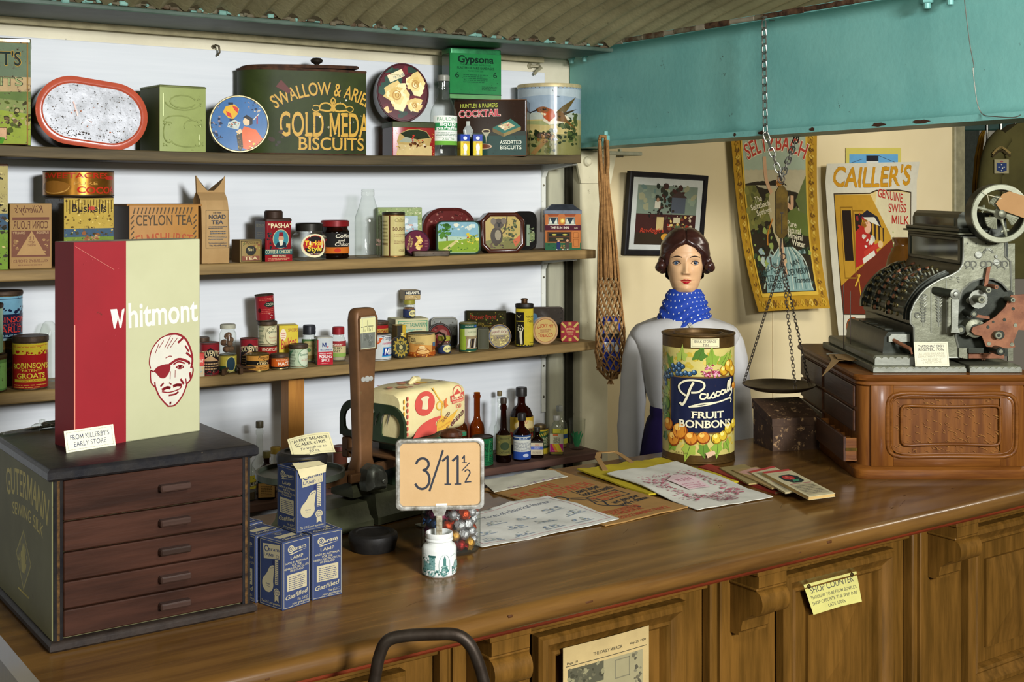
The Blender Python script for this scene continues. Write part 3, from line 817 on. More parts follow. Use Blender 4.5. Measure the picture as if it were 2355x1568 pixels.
DISC('round_tin','round blue tin picturing a figure in an orange robe under a paper lantern','tin',551,1,3.722,136,134,'#3c6a9b',
  [('p',[(-.22,.80),(-.08,.84),(.0,.76),(-.03,.66),(-.10,.58),(-.18,.60),(-.27,.70)],'#d8a82a'),('p',[(-.12,.82),(-.02,.78),(-.02,.68),(-.08,.74)],'#c4372a'),('p',[(-.22,.72),(-.14,.68),(-.12,.60),(-.2,.64)],'#c4372a'),R_(-.18,.83,-.10,.87,'#1d2430'),R_(-.16,.55,-.09,.585,'#1d2430'),
  ('p',[(.08,.46),(.28,.40),(.40,.22),(.34,.10),(.15,.05),(.04,.08),(.0,.30)],'#d4622c'),('p',[(-.05,.30),(.04,.36),(.06,.1),(.02,.03),(-.02,.06)],'#3a3320'),('s',-.03,.07,.04,.34,14,.016,['#c9a63a','#1c1a16','#7a5a20'],4),
  ('e',.12,.54,.06,.07,'#d9bd94'),('p',[(.05,.60),(.12,.66),(.22,.60),(.22,.5),(.17,.47),(.17,.56),(.1,.60)],'#191a1e'),('l',[(.24,.58),(.33,.68)],.015,'#d8cdb0'),R_(.285,.5,.31,.64,'#8e2e4a'),
  ('p',[(-.20,.44),(-.02,.40),(.02,.52),(-.08,.57),(-.18,.52)],'#b9c2b8'),('s',-.17,.43,.0,.54,16,.02,['#a5502f','#5f6f6c','#c7b28c'],5),('p',[(-.06,.36),(.02,.42),(.05,.36),(0,.32)],'#d9bd94'),
  ('s',.12,.7,.42,.95,22,.026,['#8a8088','#1f2a44','#c0b2a0'],6),('s',-.46,.3,-.3,.85,24,.026,['#8a8088','#1f2a44','#24406a'],8),('s',-.40,.2,-.28,.34,8,.03,['#1f2a44'],9),('s',.15,.08,.36,.2,18,.022,['#e0b93a','#2a2420','#c04a2a','#e8e0c8'],12)],
  th=.026,delta=6,lean=5,rimc=mat('#8f8666',.4,.7,'#5d543c',30,1,.1),edge='#4a4634',rimw=.035,dish=.001,lift=.002,group=BIS)
# big oval drum with a flat right end
px0,px1 = 575,868
X,s,ph = spot(721.5,3.745); Wd = (px1 - px0) * s; z = shz(1,X) - .006; H_ = zat(160,s) - z
t = thing('biscuit_drum','large dark green biscuit drum with arched gold lettering and a loose lid','tin',(X,3.855,z + .004),-ph * .45,BIS)
def yf(u):
 x = u / Wd
 if x < -.18: return -.105 * math.sqrt(max(0,1 - ((x + .18) / .32) ** 2)) ** .8 * .93 - .0
 return -.0977 - .008 * sin((x + .18) / .68 * pi) + .014 * max(0,(x + .18) / .68) ** 2
DG = mat('#333d1a',.5,0,'#262e14',8,.8,.16,.1,rh='#4a2a16',bsc=30,spec=.12)
us = [Wd * (-.5 + .5 * (1 - cos(pi * i / 30)) if False else -.4999 + .9999 * i / 60) for i in range(61)]
out = [(u,yf(u)) for u in us] + [(Wd / 2,.055),(Wd * .3,.066),(-.1 * Wd,.068),(-.38 * Wd,.06),(-.48 * Wd,.03)]
RB = mat('#4a2f1c',.7,.3,'#2c1c12',40,1,.2)
g = G(); g.outl(out,[(.002,0),(0,.002),(0,.008)],RB); g.outl(out,[(0.0008,.008),(.0008,H_ - .006)],DG,False,False); g.outl(out,[(0,H_ - .008),(-.001,H_ - .003),(0,H_)],RB)
g.on(lambda u,v,h: (u,yf(u) - .0001 - h,v),Wd,H_,.014,'satin',.35); g.box = [(0,Wd * .497,True),(0,-Wd * .49,False)]
GO,GD = '#c49a3c','#171a0e'
for dx,dy,c,b in ((.006,-.008,GD,.024),(0,0,GO,.012)):
 g.art([tx('SWALLOW & ARIELL',.155 + dx,.70 + dy,.145,.84,c,b,arc=1.15),tx('GOLD MEDAL',.185 + dx,.225 + dy,.27,.80,c,b,serif=1),tx('BISCUITS',.205 + dx,.07 + dy,.14,.55,c,b,serif=1)])
for q in (-1,1):
 g.art([('l',arcp(.215 + q * .06,.56,.05,.05,90 - q * 90,90 + q * 150),.018,GO),('l',arcp(.215 + q * .14,.545,.03,.035,200,500),.012,GO),('l',[(.215,.53),(.215 + q * .05,.515),(.215 + q * .11,.53)],.02,GO)])
g.art([('o',.215,.63,.022,.045,.014,GO),('e',.215,.57,.012,.06,GO),('s',.1,.2,.46,.8,10,.012,['#d8d6c8','#8f8a70'],5),('s',-.28,.1,-.18,.3,6,.04,['#2c2418','#3a2a1c'],6),('p',[(-.2,.86),(-.12,.74),(-.14,.70),(-.24,.78)],'#571f14')])
g.build('drum_body',t)
g = G(); g.X = RY(rad(-1.2)); lo = [(u * .9,v * .92) for u,v in out]
g.outl(lo,[(0,H_ + .002),(-.003,H_ + .004),(-.003,H_ + .010),(.004,H_ + .013)],RB); g.build('lid',t)
g = G(); g.lathe([(.008,H_ + .012),(.007,H_ + .022),(.019,H_ + .030),(.021,H_ + .036),(.014,H_ + .043),(0,H_ + .045)],mat('#2b241c',.5,.2,None,30,1,.1),20,(.055,-.02,0),cap1=False); g.build('lid_knob',t)
BOX('hunting_tin','small red tin printed with a fox hunt scene, under the roses tin','tin',952,1,3.74,97,25,280,'#8d1f1a',
 [('p',[(-.42,.02),(.42,.02),(.44,.2),(.36,.3),(.42,.6),(.3,.86),(.1,.94),(-.14,.92),(-.34,.78),(-.40,.5),(-.34,.25)],'#b49a5e'),('p',[(-.42,.02),(.42,.02),(.42,.36),(-.36,.40)],'#c9b27a'),('p',[(-.32,.78),(-.12,.90),(.1,.92),(.3,.84),(.38,.64),(.1,.58),(-.2,.64)],'#27301f'),
  ('p',[(-.36,.48),(-.2,.66),(0,.6),(0,.46)],'#9aa08a'),('s',-.10,.5,.2,.72,9,.05,['#b0281f','#c23a2a','#2b1c16'],4),('s',-.10,.30,.28,.52,16,.06,['#6b3b1e','#8a5a2c','#d0c0a0','#4a2a16'],6),('s',-.38,.2,0,.36,14,.028,['#e0d2ac','#8b6a3c'],7),('s',-.46,0,-.38,.9,14,.02,['#cfa53f'],2),('s',.4,0,.48,.9,14,.02,['#cfa53f'],3)],
 delta=21,rust=.15,lean=0,lid=('#3d4428',.16),group=BIS,sidecol='#3a1510')
DISC('round_tin','round dark red tin with cream roses and a small price sticker','tin',928,TOPZ['hunting_tin'],3.765,120,137,'#4d0f18',
  [('s',-.42,.1,.42,.9,26,.10,['#5d121c','#3a0c14','#6d1a22'],31),('s',-.4,.55,-.1,.9,6,.12,['#1f3a2c','#27493a'],2),('s',.1,.8,.3,.95,3,.10,['#1f3a2c'],3),('s',-.1,.08,.1,.2,4,.09,['#1f3a2c','#2d5540'],4),('s',-.42,.5,-.3,.62,3,.08,['#27493a'],5)] +
  [q for cx,cy,r in ((-.12,.45,.235),(.24,.64,.20),(.22,.28,.14)) for q in ([('s',cx - r * .55,cy - r * .55,cx + r * .55,cy + r * .55,16,r * .62,['#e8d38c','#dcc078','#f0e2a8'],int(r * 999)),('s',cx - r * .3,cy - r * .3,cx + r * .3,cy + r * .3,9,r * .38,['#f3e8b4','#d6b566','#e8d38c'],int(r * 998)),('o',cx,cy,r * .36,r * .36,.018,'#b98d45'),('o',cx + .01,cy,r * .18,r * .18,.015,'#a87a34')])] +
  [('s',-.34,.12,-.24,.24,4,.05,['#d8a860','#e6c888'],9),('p',[(-.30,.78),(-.02,.90),(.04,.78),(-.24,.66)],'#e6dcae'),tx('1 lb. 3 oz NET',-.06,.755,.05,.24,'#4a5a6a',.006,rot=.34),('g',-.24,.79,.0,.84,1,'#b8ad80')],
  th=.07,delta=12,lean=5,rimc=ink('#3d0c12','tin',.1),edge='#2e0d10',rimw=.03,group=BIS)
BOT('paraffin_bottle','clear glass bottle of liquid paraffin with a green and white label','bottle',1020,1,3.76,62,173,[(.97,0),(1,.05),(1,.52),(.93,.60),(.62,.72),(.42,.80),(.40,.86),(.47,.87),(.47,.885),(.38,.90),(.38,1)],CLEAR,'#8c8c80',.05,1.2,delta=22,group=BIS,
 lab=(.14,.52,'#e8ecdf',[R_(-.62,.5,.62,.76,'#2f8a4e'),R_(-.62,0,.62,.14,'#6aa83c'),tx('FAULDING',.0,.83,.11,.9,'#3d8a58',.004),tx('liquid',0,.65,.12,.7,'#f2f4ea',.02),tx('paraffin',.0,.52,.11,.95,'#f2f4ea',.02),('g',-.5,.26,.5,.46,4,'#8a9a8a'),tx('250 ml',0,.17,.07,.5,'#6a8a6a')],.62))
BOX('biscuit_tin','dark brown cocktail biscuit tin showing a shaker, glasses and an open box','tin',1128,1,3.75,166,0,229,'#2c1c12',
 [R_(-.5,0,.5,.36,'#21403a'),('p',[(-.5,.36),(.5,.36),(.5,.44),(-.5,.40)],'#283028'),tx('HUNTLEY & PALMERS',-.16,.86,.07,.52,'#b8c14a',.008,rot=.02),tx('COCKTAIL',-.15,.70,.115,.58,'#e7d6c2',.05,rot=.035),tx('COCKTAIL',-.15,.70,.115,.575,'#c23a4a',.018,rot=.035),
  tx('ASSORTED',.28,.21,.065,.30,'#dfe3cf',.012),tx('BISCUITS',.28,.12,.065,.30,'#dfe3cf',.012),('p',[(.03,.50),(.18,.40),(.42,.52),(.28,.66)],'#2b6a5c'),('p',[(.03,.50),(.18,.40),(.18,.34),(.03,.43)],'#6b5a34'),('p',[(.18,.40),(.42,.52),(.42,.46),(.18,.34)],'#8f7a45'),('p',[(.1,.53),(.2,.45),(.34,.53),(.25,.60)],'#c9b78a'),('s',.14,.48,.3,.57,9,.025,['#b85a4a','#e8dcb8','#4a3a2a'],5),
  ('p',[(-.36,.30),(-.26,.30),(-.24,.46),(-.28,.54),(-.34,.54),(-.38,.46)],'#9aa09a'),R_(-.335,.54,-.285,.62,'#b9bdb2'),('l',[(-.33,.32),(-.35,.46)],.02,'#e6e8e0'),('o',-.06,.44,.06,.035,.012,'#d8c89a'),('p',[(-.11,.42),(-.01,.42),(-.05,.34),(-.06,.22),(-.07,.34)],'#a8a68a'),('e',-.1,.17,.12,.05,'#c8a88a'),('e',-.1,.17,.10,.04,'#6b3a24'),('f',-.5,0,.5,1,.012,'#5d3a1c')],
 delta=-7,dep=.14,rnd=.006,rust=.2,group=BIS,bev=.004,key='cock')
BOX('bandage_tin','green plaster bandage tin lettered in black, standing on the cocktail biscuit tin','tin',1094,TOPZ['cock'],3.757,118,20,112,'#1f6a3c',
 [R_(-.5,.05,.5,1,'#25753f'),R_(-.5,.0,.5,.10,'#5d8f5a'),('l',[(-.5,.10),(.5,.10)],.02,'#12331f'),tx('Gypsona',0,.80,.15,.70,'#10261c',.03),tx('THE NEW AND IMPROVED',0,.735,.035,.60,'#184a2c',.006),tx('PLASTER OF PARIS BANDAGES',0,.655,.05,.72,'#10261c',.01),tx('READY FOR USE',0,.60,.032,.3,'#184a2c'),tx('6',-.36,.46,.12,.09,'#10261c',.0),tx('6',.38,.48,.12,.09,'#10261c',.0),('g',-.24,.36,.24,.56,5,'#195030'),('g',.12,.2,.42,.30,3,'#164628'),('s',-.3,.1,.45,.5,26,.010,['#164a2a','#0f3a20'],4)],
 delta=23,rust=.12,lid=(mat('#2d7a48',.3,.3,'#1d5030',30,.8,.1),.10),group=BIS,sidecol='#17402a',rnd=.008)
for i,(px,d,lab) in enumerate(((1066,24,'small yellow and blue lamp carton turned to show its yellow side, before the cocktail tin'),(1099,8,'small yellow and blue lamp carton nearest the bird tin, before the cocktail tin'))):
 BOX('lamp_carton',lab,'carton',px + (4 if i == 0 else 0),1,3.712,21,8 if i == 0 else 4,309,'#d8c22a',[R_(-.5,.68,.5,1,'#1f3c98'),('e',0,.83,.28,.11,'#d8dce8'),('o',0,.83,.28,.11,.03,'#1f3c98'),('e',0,.38,.22,.20,'#e8e6dc'),R_(-.14,.02,.14,.2,'#e8e6dc'),tx('Attralux',.1,.58,.06,.7,'#b03a2a',.005,.2),tx('FRIVA',0,.04,.07,.6,'#8a8a7a',.01),('l',[(-.2,.3),(-.25,.45)],.02,'#b08a30')],
  [R_(-.5,.68,.5,1,'#182e78'),R_(-.5,0,.5,.68,'#b39a22'),tx('PHILIPS',0,.3,.08,.8,'#8a3020',.01)],delta=d,gloss='satin',rust=0,group='small lamp cartons')
BRD = [R_(-1.57,0,1.57,1,'#a9b0a0'),R_(-1.57,.62,1.57,1,'#8fa0ac'),('p',[(-1.5,.80),(0,.88),(1.5,.78),(1.5,.97),(-1.5,.97)],'#aab6b8'),R_(-1.57,.28,1.57,.52,'#b5a468'),('p',[(-1.5,.0),(1.5,0),(1.5,.3),(-1.5,.3)],'#7d7a48'),('p',[(-.7,.40),(-.3,.45),(.2,.42),(.2,.5),(-.7,.50)],'#8f9460')]
BRD += [('s',-.4,.05,.1,.38,50,.05,['#2e3a1e','#44512a','#5b5a2c','#1f2816'],3),('s',.15,.15,.5,.62,60,.05,['#2e3a1e','#3d4a26','#4c5a2c','#26301a'],4),('p',[(-.3,.02),(-.22,.0),(-.02,.2),(-.06,.24)],'#8a6a3c'),('s',-.2,.18,.06,.28,14,.045,['#7a5528','#93703c','#5a3c1c'],6),('e',-.08,.28,.12,.05,'#3a2a18'),('s',-.12,.27,0,.31,5,.03,['#b08a68','#7d5a48'],7),
  ('p',[(-.10,.50),(.05,.66),(.20,.64),(.35,.52),(.18,.46),(.0,.44)],'#cfc6aa'),('p',[(.10,.62),(.22,.72),(.48,.86),(.30,.66),(.2,.56)],'#5a4a22'),('p',[(.12,.60),(.5,.68),(.3,.60),(.15,.54)],'#3a3018'),('p',[(.0,.6),(.2,.64),(.3,.5),(.52,.36),(.25,.48),(.1,.5)],'#6b4a20'),('p',[(-.10,.62),(-.02,.68),(.06,.66),(.10,.56),(.0,.48),(-.08,.54)],'#a8481f'),('e',-.10,.66,.10,.045,'#7a4a22'),('l',[(-.2,.66),(-.05,.665)],.022,'#1c1a16'),('l',[(-.18,.655),(-.28,.63),(-.34,.59)],.014,'#1c1a16'),('p',[(-.12,.62),(-.04,.6),(-.06,.57),(-.12,.59)],'#d6c8a0'),('l',[(.05,.95),(.12,.86),(.16,.85)],.008,'#3a4a4a')]
CYL('canister','tall round canister printed with a long-billed bird above its nest','tin',1263,1,3.822,146,196,'#a9b0a0',BRD,('#c9b98a',.055,1.012),rust=.08,group=BIS,rim=mat('#8a7a4a',.4,.6,'#4a3a20',50,1,.1))
# ------------------------------------------------------------------ second shelf
BOX('tea_tin','tall speckled green and yellow tin cut by the left picture edge on the second shelf','tin',-36,2,3.74,100,0,376,'#8a8a3e',[R_(-.5,.5,.5,1,'#a79a62'),R_(-.5,.38,.5,.54,'#3f5668'),R_(-.5,0,.5,.38,'#6d8a34'),('s',-.5,.05,.5,.98,120,.022,['#3a3a2c','#5a5a3c','#c8b878','#2a2a20'],5)],dep=.13,rust=.6,group=TEA,lid=(DARKM,.02))
BOX('corn_flour_packet','brown corn flour packet with reversed purple-brown print','packet',71,2,3.735,90,6,468,'#9a7a4e',
 [tx("Killerby's",-.03,.86,.11,-.68,'#5a3a2c',.004,-.25),R_(-.44,.745,.44,.79,'#6b4436'),tx('CORN FLOUR',0,.615,.115,-.84,'#5a3a2c',.006),R_(-.46,.52,.46,.585,'#6b4436'),tx('SUPERIOR',.28,.535,.035,-.3,'#b0926a'),tx('QUALITY',-.28,.535,.035,-.3,'#b0926a'),R_(-.46,.18,.46,.52,'#6f4838'),('p',[(-.34,.21),(.36,.21),(.02,.58)],'#a58356'),tx('1 lb',.02,.44,.06,-.14,'#6b4436',.01),tx('NETT',.02,.39,.035,-.16,'#6b4436'),tx('WEIGHT',.02,.345,.035,-.2,'#6b4436'),('s',-.43,.24,-.3,.46,8,.03,['#a58356','#8a6844'],3),('s',.3,.24,.43,.46,8,.03,['#a58356','#8a6844'],4),R_(-.46,.09,.46,.15,'#9a7a4e'),tx('KILLERBYS STORES',0,.10,.04,-.84,'#6b4436',.005),('g',-.3,.05,.3,.09,1,'#7d5a40')],
 delta=5,gloss='paper',rust=0,group=TEA,key='corn',part='packet_body')
BOX('tea_tin','rusty square tea tin with yellow and green picture, under the cocoa tin','tin',205,2,3.735,108,44,452,'#a8904a',
 [R_(-.5,.5,.5,1,'#b59a48'),R_(-.5,.40,.5,.56,'#44586a'),R_(-.5,0,.5,.44,'#71843a'),('s',-.5,.45,.5,1,60,.022,['#4a3a22','#6b5426','#d2b968'],4),('s',-.5,.05,.5,.5,70,.03,['#3c4426','#8fa048','#4a4a3a','#2c2c20'],5),('s',-.12,.1,.2,.52,30,.04,['#8a5a3a','#a87a5a','#5a3a2a','#b09a6a'],6),tx('Bushells',0,.80,.11,.72,'#2e2a2a',.004),('e',.05,.85,.07,.03,'#b5483a')] + [('l',[(x,.97),(x,.97 - .04 - .16 * abs(sin(x * 37)))],.008,'#4a3a22') for x in [-.45 + .06 * i for i in range(16)]],
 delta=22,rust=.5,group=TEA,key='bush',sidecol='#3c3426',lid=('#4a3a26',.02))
GOLD = mat('#a8742a',.28,.75,'#7d4f1c',12,.9,.12)
t = CYL('cocoa_tin','wide round gold cocoa tin with red lettering, stacked on the square tea tin','tin',181,TOPZ['bush'],3.80,156,393,'#9a6a26',[tx('SWEETACRES',-.06,.70,.20,1.05,'#a82a18',.02),tx('COCOA',.30,.12,.24,.66,'#b8301c',.03,arc=-.15),('e',.52,.72,.12,.08,'#a82a18'),('e',-.38,.35,.28,.26,'#8a5c24'),('l',arcp(-.38,.38,.25,.25,180,360),.03,'#c4964a'),tx('PURE',.1,.45,.12,.35,'#b8863c',.01)],None,rust=.15,group=TEA,rim=mat('#3a2c1a',.5,.5))
t.children[0].data.materials[1] = GOLD
t = BOX('tea_chest','small plywood tea box stencilled with black and red lettering','box',378,2,3.735,153,40,471,'#a9793c',
 [tx('CEYLON TEA',0,.66,.17,.82,'#4a3a20',.012),tx('ELMSHURST',0,.36,.17,.80,'#a04a24',.012,arc=.35),tx('No 1',0,.15,.12,.24,'#a04a24',.01)] + [('l',[(-.44 + .055 * i,.86),(-.42 + .055 * i,.95)],.02,'#4a3a20') for i in range(16)] + [('l',[(x,.06 + .09 * i),(x + .035,.11 + .09 * i)],.02,'#4a3a20') for i in range(9) for x in (-.475,.43)],
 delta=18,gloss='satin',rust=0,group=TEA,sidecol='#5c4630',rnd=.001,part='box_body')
X,s,ph = spot(378,3.735)
g = G(); g.bx(-.110,.122,-.075,.075,.1785,.1845,wood('#a9793c','#8f632e',0,8,.6),.001); g.build('box_lid',t)
# paper tea bag with pinched top
X,s,ph = spot(496,3.735); z = shz(2,X); rz = -ph + rad(22); D = .085; Wb = 62 * s / cos(rad(22)); h = zat(404,s) - z
c = Vector((X,3.735,0)) + Vector((-sin(rz),cos(rz),0)) * D / 2
t = thing('tea_bag','tall creased brown paper bag of tea with two pinched ears at the top','packet',(c.x,c.y,z),rz,TEA)
KR = mat('#a8895c',.85,0,'#97784c',9,.8,0,.25,bsc=25)
g = G(); rings = []
for zz,w,d,ex in ((0,.48,.5,0),(.004,.5,.5,0),(.3,.5,.5,.01),(.6,.49,.47,.0),(.72,.50,.36,.0),(.78,.51,.16,0),(.81,.52,.03,0)):
 q = []
 for i in range(6): q.append((-w * Wb + 2 * w * Wb * i / 5,-d * D - (.003 * sin(i * 2.1 + zz * 9) if 0 < zz < .9 else 0),zz * h))
 q.append((w * Wb - (.004 if zz > .1 else 0),0,zz * h))
 for i in range(6): q.append((w * Wb - 2 * w * Wb * i / 5,d * D,zz * h))
 q.append((-w * Wb + (.004 if zz > .1 else 0),0,zz * h)); rings.append(q)
top = []
for (x,y,zz) in rings[-1]:
 e = abs(x) / (Wb * .53); top.append((x * 1.04,y,h * (.83 + .17 * max(0,e - .35) / .6)))
rings.append(top); g.loops(rings,KR)
g.on(lambda u,v,hh: (u,-.5 * D - .0035 - hh,v),Wb,h * .8,None,'paper',0)
IN = '#454a55'
g.art([('f',-.36,.22,.46,.76,.003,IN),tx('1 lb. Nett',.05,.715,.022,.3,IN),tx('NOAD',.05,.635,.06,.62,IN,.0,serif=1),tx('TEA',.05,.56,.055,.42,IN,.0,serif=1),('g',-.26,.50,.4,.54,2,IN),('g',-.2,.42,.36,.48,2,'#6b6a68'),('g',-.26,.34,.40,.40,3,'#6b6a68'),('g',-.26,.30,.38,.315,1,'#6b6a68'),('r',-.26,.285,.4,.29,IN),tx('The Noad Packing',.07,.245,.022,.62,IN,.01)])
g.build('bag_paper',t,smooth=20)
BOX('tea_carton','small square tea carton with a black No 1 roundel','carton',577,2,3.735,49,20,551,'#8a7440',[('f',-.46,.04,.46,.96,.04,'#5a4a28'),('s',-.4,.45,.4,.9,24,.06,['#6b6a3a','#a0884a','#7d4a30','#4a4a2c'],4),('e',0,.52,.24,.22,'#26261f'),tx('No1',0,.50,.14,.3,'#c8b880',.01),R_(-.4,.08,.4,.28,'#7a4634'),tx('TEA',0,.11,.14,.6,'#cbb98a',.012),tx('Choicest',0,.80,.12,.7,'#4a3a20',.005,.1)],delta=24,gloss='satin',rust=.2,group=TEA,sidecol='#6d5230',part='carton_body')
t = BOX('coffee_tin','red coffee and chicory tin with a bearded man and a brown screw cap','tin',641,2,3.735,61,24,502,'#7d1a20',
 [R_(-.5,0,.5,.16,'#8a1e22'),R_(-.5,.17,.5,.30,'#2a5a5c'),tx('COFFEE & CHICORY',.0,.195,.09,.98,'#cfc69a',.015),tx('MIXTURE',.02,.11,.045,.5,'#cfc69a',.01),('e',.08,.55,.30,.24,'#c2b98a'),('e',.08,.55,.28,.225,'#3c8088'),('p',[(-.14,.34),(.3,.34),(.26,.46),(.1,.50),(-.06,.46)],'#20303a'),('e',.09,.56,.10,.085,'#c08a68'),('p',[(.0,.53),(.18,.53),(.14,.40),(.06,.38)],'#d6cfb8'),('p',[(.0,.62),(.02,.72),(.16,.72),(.18,.62)],'#7d2028'),tx('"PASHA"',.05,.83,.11,.85,'#d8cba0',.02,arc=.15),('s',-.46,.3,-.25,.75,12,.04,['#20463a','#1b2c2c'],3),('g',-.4,.03,.4,.1,2,'#c08a6a')],
 [R_(-.5,0,.5,1,'#20281f'),tx('GEORGE',0,.85,.07,.8,'#a89a58'),('g',-.3,.6,.3,.75,3,'#8a7c48'),('e',0,.4,.3,.12,'#6b2a20')],delta=21,rust=.3,group=TEA,rnd=.010,lid=('#3a2a20',.06),lidpart='shoulder')
g = G(); hh = TOPZ['coffee_tin'] - t.location.z; g.lathe([(.028,hh - .002),(.030,hh),(.030,hh + .020),(.026,hh + .025)],mat('#3a2a20',.55,.3,None,40,1,.2),26); g.build('screw_cap',t)
BOT('coffee_jar','ribbed clear glass jar with an oval Turkish style label and dark lid','jar',711,2,3.75,78,512,[(.95,0),(1,.05),(1,.72),(.97,.80),(.76,.88),(.74,1)],CLEAR,mat('#2c2a24',.4,.5,None,40,1,.1),.15,1.08,delta=6,group=TEA,ribs=9,part='jar_glass',
 lab=(.10,.78,'#e4dfb8',[],.001),lab2=(.10,.84,'#e4dfb8',[('e',.12,.5,.42,.5,'#e0dab0'),('e',.12,.52,.35,.42,'#a82a24'),('p',[(-.18,.40),(.42,.40),(.36,.22),(.26,.12),(0,.12),(-.12,.22)],'#1f1c1a'),('e',.12,.78,.2,.12,'#1f1c1a'),tx('Turkish',.12,.52,.19,.62,'#e2c23c',.02,.1),tx('Style',.12,.28,.20,.46,'#e2c23c',.02,.1),tx('PURE COFFEE',.12,.14,.05,.4,'#d8b0a0')],.001))
BOT('coffee_jar','brown glass jar of coffee and chicory with a red lid and orange band','jar',770,2,3.80,65,506,[(.96,0),(1,.04),(1,.10),(.97,.11),(.97,.74),(1,.75),(1,.80),(.9,.86),(.9,1)],BROWN,'#7d1a1c',.11,1.1,delta=0,group=TEA,part='jar_glass',liquid=(mat('#2a1206',.6),.8),
 lab=(.16,.76,'#1d1a18',[R_(-1.4,0,1.4,.30,'#c0661c'),tx('Coffee',.34,.76,.17,.66,'#dcd4bc',.014,.15),tx('and',.25,.58,.11,.26,'#dcd4bc',.01,.15),tx('Chicory',.36,.36,.17,.74,'#dcd4bc',.014,.15),('p',[(-.8,.9),(-.45,.9),(-.3,.78),(-.8,.74)],'#c8b8a0'),('p',[(-.8,.74),(-.28,.70),(-.4,.45),(-.75,.40)],'#a83030'),tx('BUSHCON',-.62,.55,.14,.5,'#d8cdb8',.01),('e',.1,.15,.12,.10,'#b83a24')],1.4))
BOT('milk_bottle','tall empty clear glass milk bottle','bottle',846,2,3.78,60,435,[(.94,0),(1,.04),(1,.52),(.96,.60),(.70,.74),(.52,.86),(.47,.90),(.50,.905),(.50,.96),(.47,.965),(.50,.98),(.46,1)],CLEAR,delta=10,group=TEA,
 lab=(.18,.27,'#b5a890',[],.001),lab2=(.17,.28,'#b5a890',[tx('Wells',.45,.45,.5,.42,'#a88478',.01,.2),tx('MCGS DAIRY',.5,.1,.25,.5,'#a88478',.01)],.001))
CYL('cocoa_canister','tall cream and brown cocoa canister beside the milk bottle','tin',905,2,3.775,52,487,'#c2b67a',[R_(-.22,0,-.16,1,'#4a2418'),R_(1.0,0,1.2,1,'#4a2418'),tx('Cadbury',.32,.82,.10,.6,'#8a7a4a',.004,.2),tx("BOURNVILLE",.40,.62,.075,.9,'#5a2c20',.012,serif=1),('g',.0,.48,.75,.56,2,'#8a6a48'),('g',.0,.32,.75,.42,3,'#8a6a48'),tx('1/2 LB',.38,.13,.05,.35,'#6b4a34'),('g',-.75,.3,-.28,.9,7,'#8f8250'),tx('BOURNVILLE',-.52,.28,.05,.5,'#5a2c20',.01)],(mat('#3a3428',.4,.6,None,40,1,.1),.055,1.03),rust=.12,group=TEA,delta=2,rim=mat('#7d5a2c',.4,.6))
BOX('floral_box','pale green card box with a garden picture behind the cocoa canister','box',920,2,3.86,101,0,477,'#8a9a62',[('s',-.5,0,.5,1,240,.025,['#a8b07a','#6d8048','#c2c29a','#7d8a52'],4),R_(-.38,.1,.40,.82,'#9ab0b4'),('s',-.3,.5,.35,.78,12,.08,['#d2d8d6','#b5c4c8'],5),R_(-.38,.1,.40,.36,'#6d8a5a'),('s',.12,.3,.3,.66,26,.03,['#c87a5a','#d89a78','#b05a48'],7)],delta=8,dep=.06,gloss='satin',rust=0,group=TEA,part='box_body')
DISC('round_tin','small round plum tin of fruit tablets with a yellow flower cluster','tin',961,2,3.745,60,62,'#5a2436',[('s',-.02,.2,.22,.78,18,.085,['#cfae5a','#dcc27a','#b8923f'],5),tx('BUTTER-LEMON',-.27,.5,.075,.55,'#c0a868',.01,rot=1.35),tx('TABLETS',-.17,.5,.07,.34,'#c0a868',.01,rot=1.35),('g',.3,.35,.42,.65,3,'#8a5a5a')],th=.03,delta=16,lean=13,rimc=ink('#3a2430','tin',.2),edge='#2e2024',rimw=.04,group=TEA)
X,s,ph = spot(990,3.735); t = thing('flat_tin','small flat dark tin lying at the front edge below the round plum tin','tin',(X,3.735,shz(2,X)),-ph + rad(10),TEA)
g = G(); g.outl(rrect(.128,.05,.006),[(.001,0),(0,.001),(0,.008)],mat('#3d3425',.4,.3,None,40,1,.3)); g.build('tin_body',t)
g = G(); g.outl(rrect(.130,.052,.006),[(0,.0078),(0,.0165),(.002,.018)],mat('#4a3d2c',.4,.3,'#352a1e',40,1,.3)); g.build('lid',t)
DISC('oval_tin','large dark red embossed tin standing behind the green scenic tin','tin',1035,2,3.86,122,104,'#5a1f1c',[('s',-.4,.5,.4,.95,60,.03,['#7d3a34','#9a6a5c','#3d1512'],4)],th=.03,delta=18,lean=3,rimc=ink('#4a1c18','tin',.2),edge='#3a1816',kind='rr',rnd=.46,rimw=.07,group=TEA)
SCN = [R_(-.45,.05,.45,.95,'#a8c0a8'),('p',[(-.45,.55),(.45,.5),(.45,.95),(-.45,.95)],'#7fa8b4'),('s',-.1,.72,.35,.88,14,.07,['#d8d8c0','#c2cfc4'],4),('s',-.42,.5,-.1,.9,26,.07,['#3d6a2a','#4f7d30','#2e5424'],5),R_(-.27,.2,-.24,.55,'#5a4a26'),('p',[(-.45,.06),(.45,.06),(.45,.5),(0,.42),(-.45,.38)],'#7f9a30'),('s',.2,.3,.45,.6,22,.06,['#c8b43a','#5d7a2c','#d8c85a','#8f9a3a'],6),('p',[(-.45,.06),(-.3,.06),(.0,.4),(-.06,.42)],'#c2b878'),('s',-.1,.3,.3,.5,18,.03,['#d8d0a0','#6b8a3a','#a8502f'],8),('s',-.4,.08,.4,.22,20,.04,['#4f7a28','#9ab048','#2f5420'],9)]
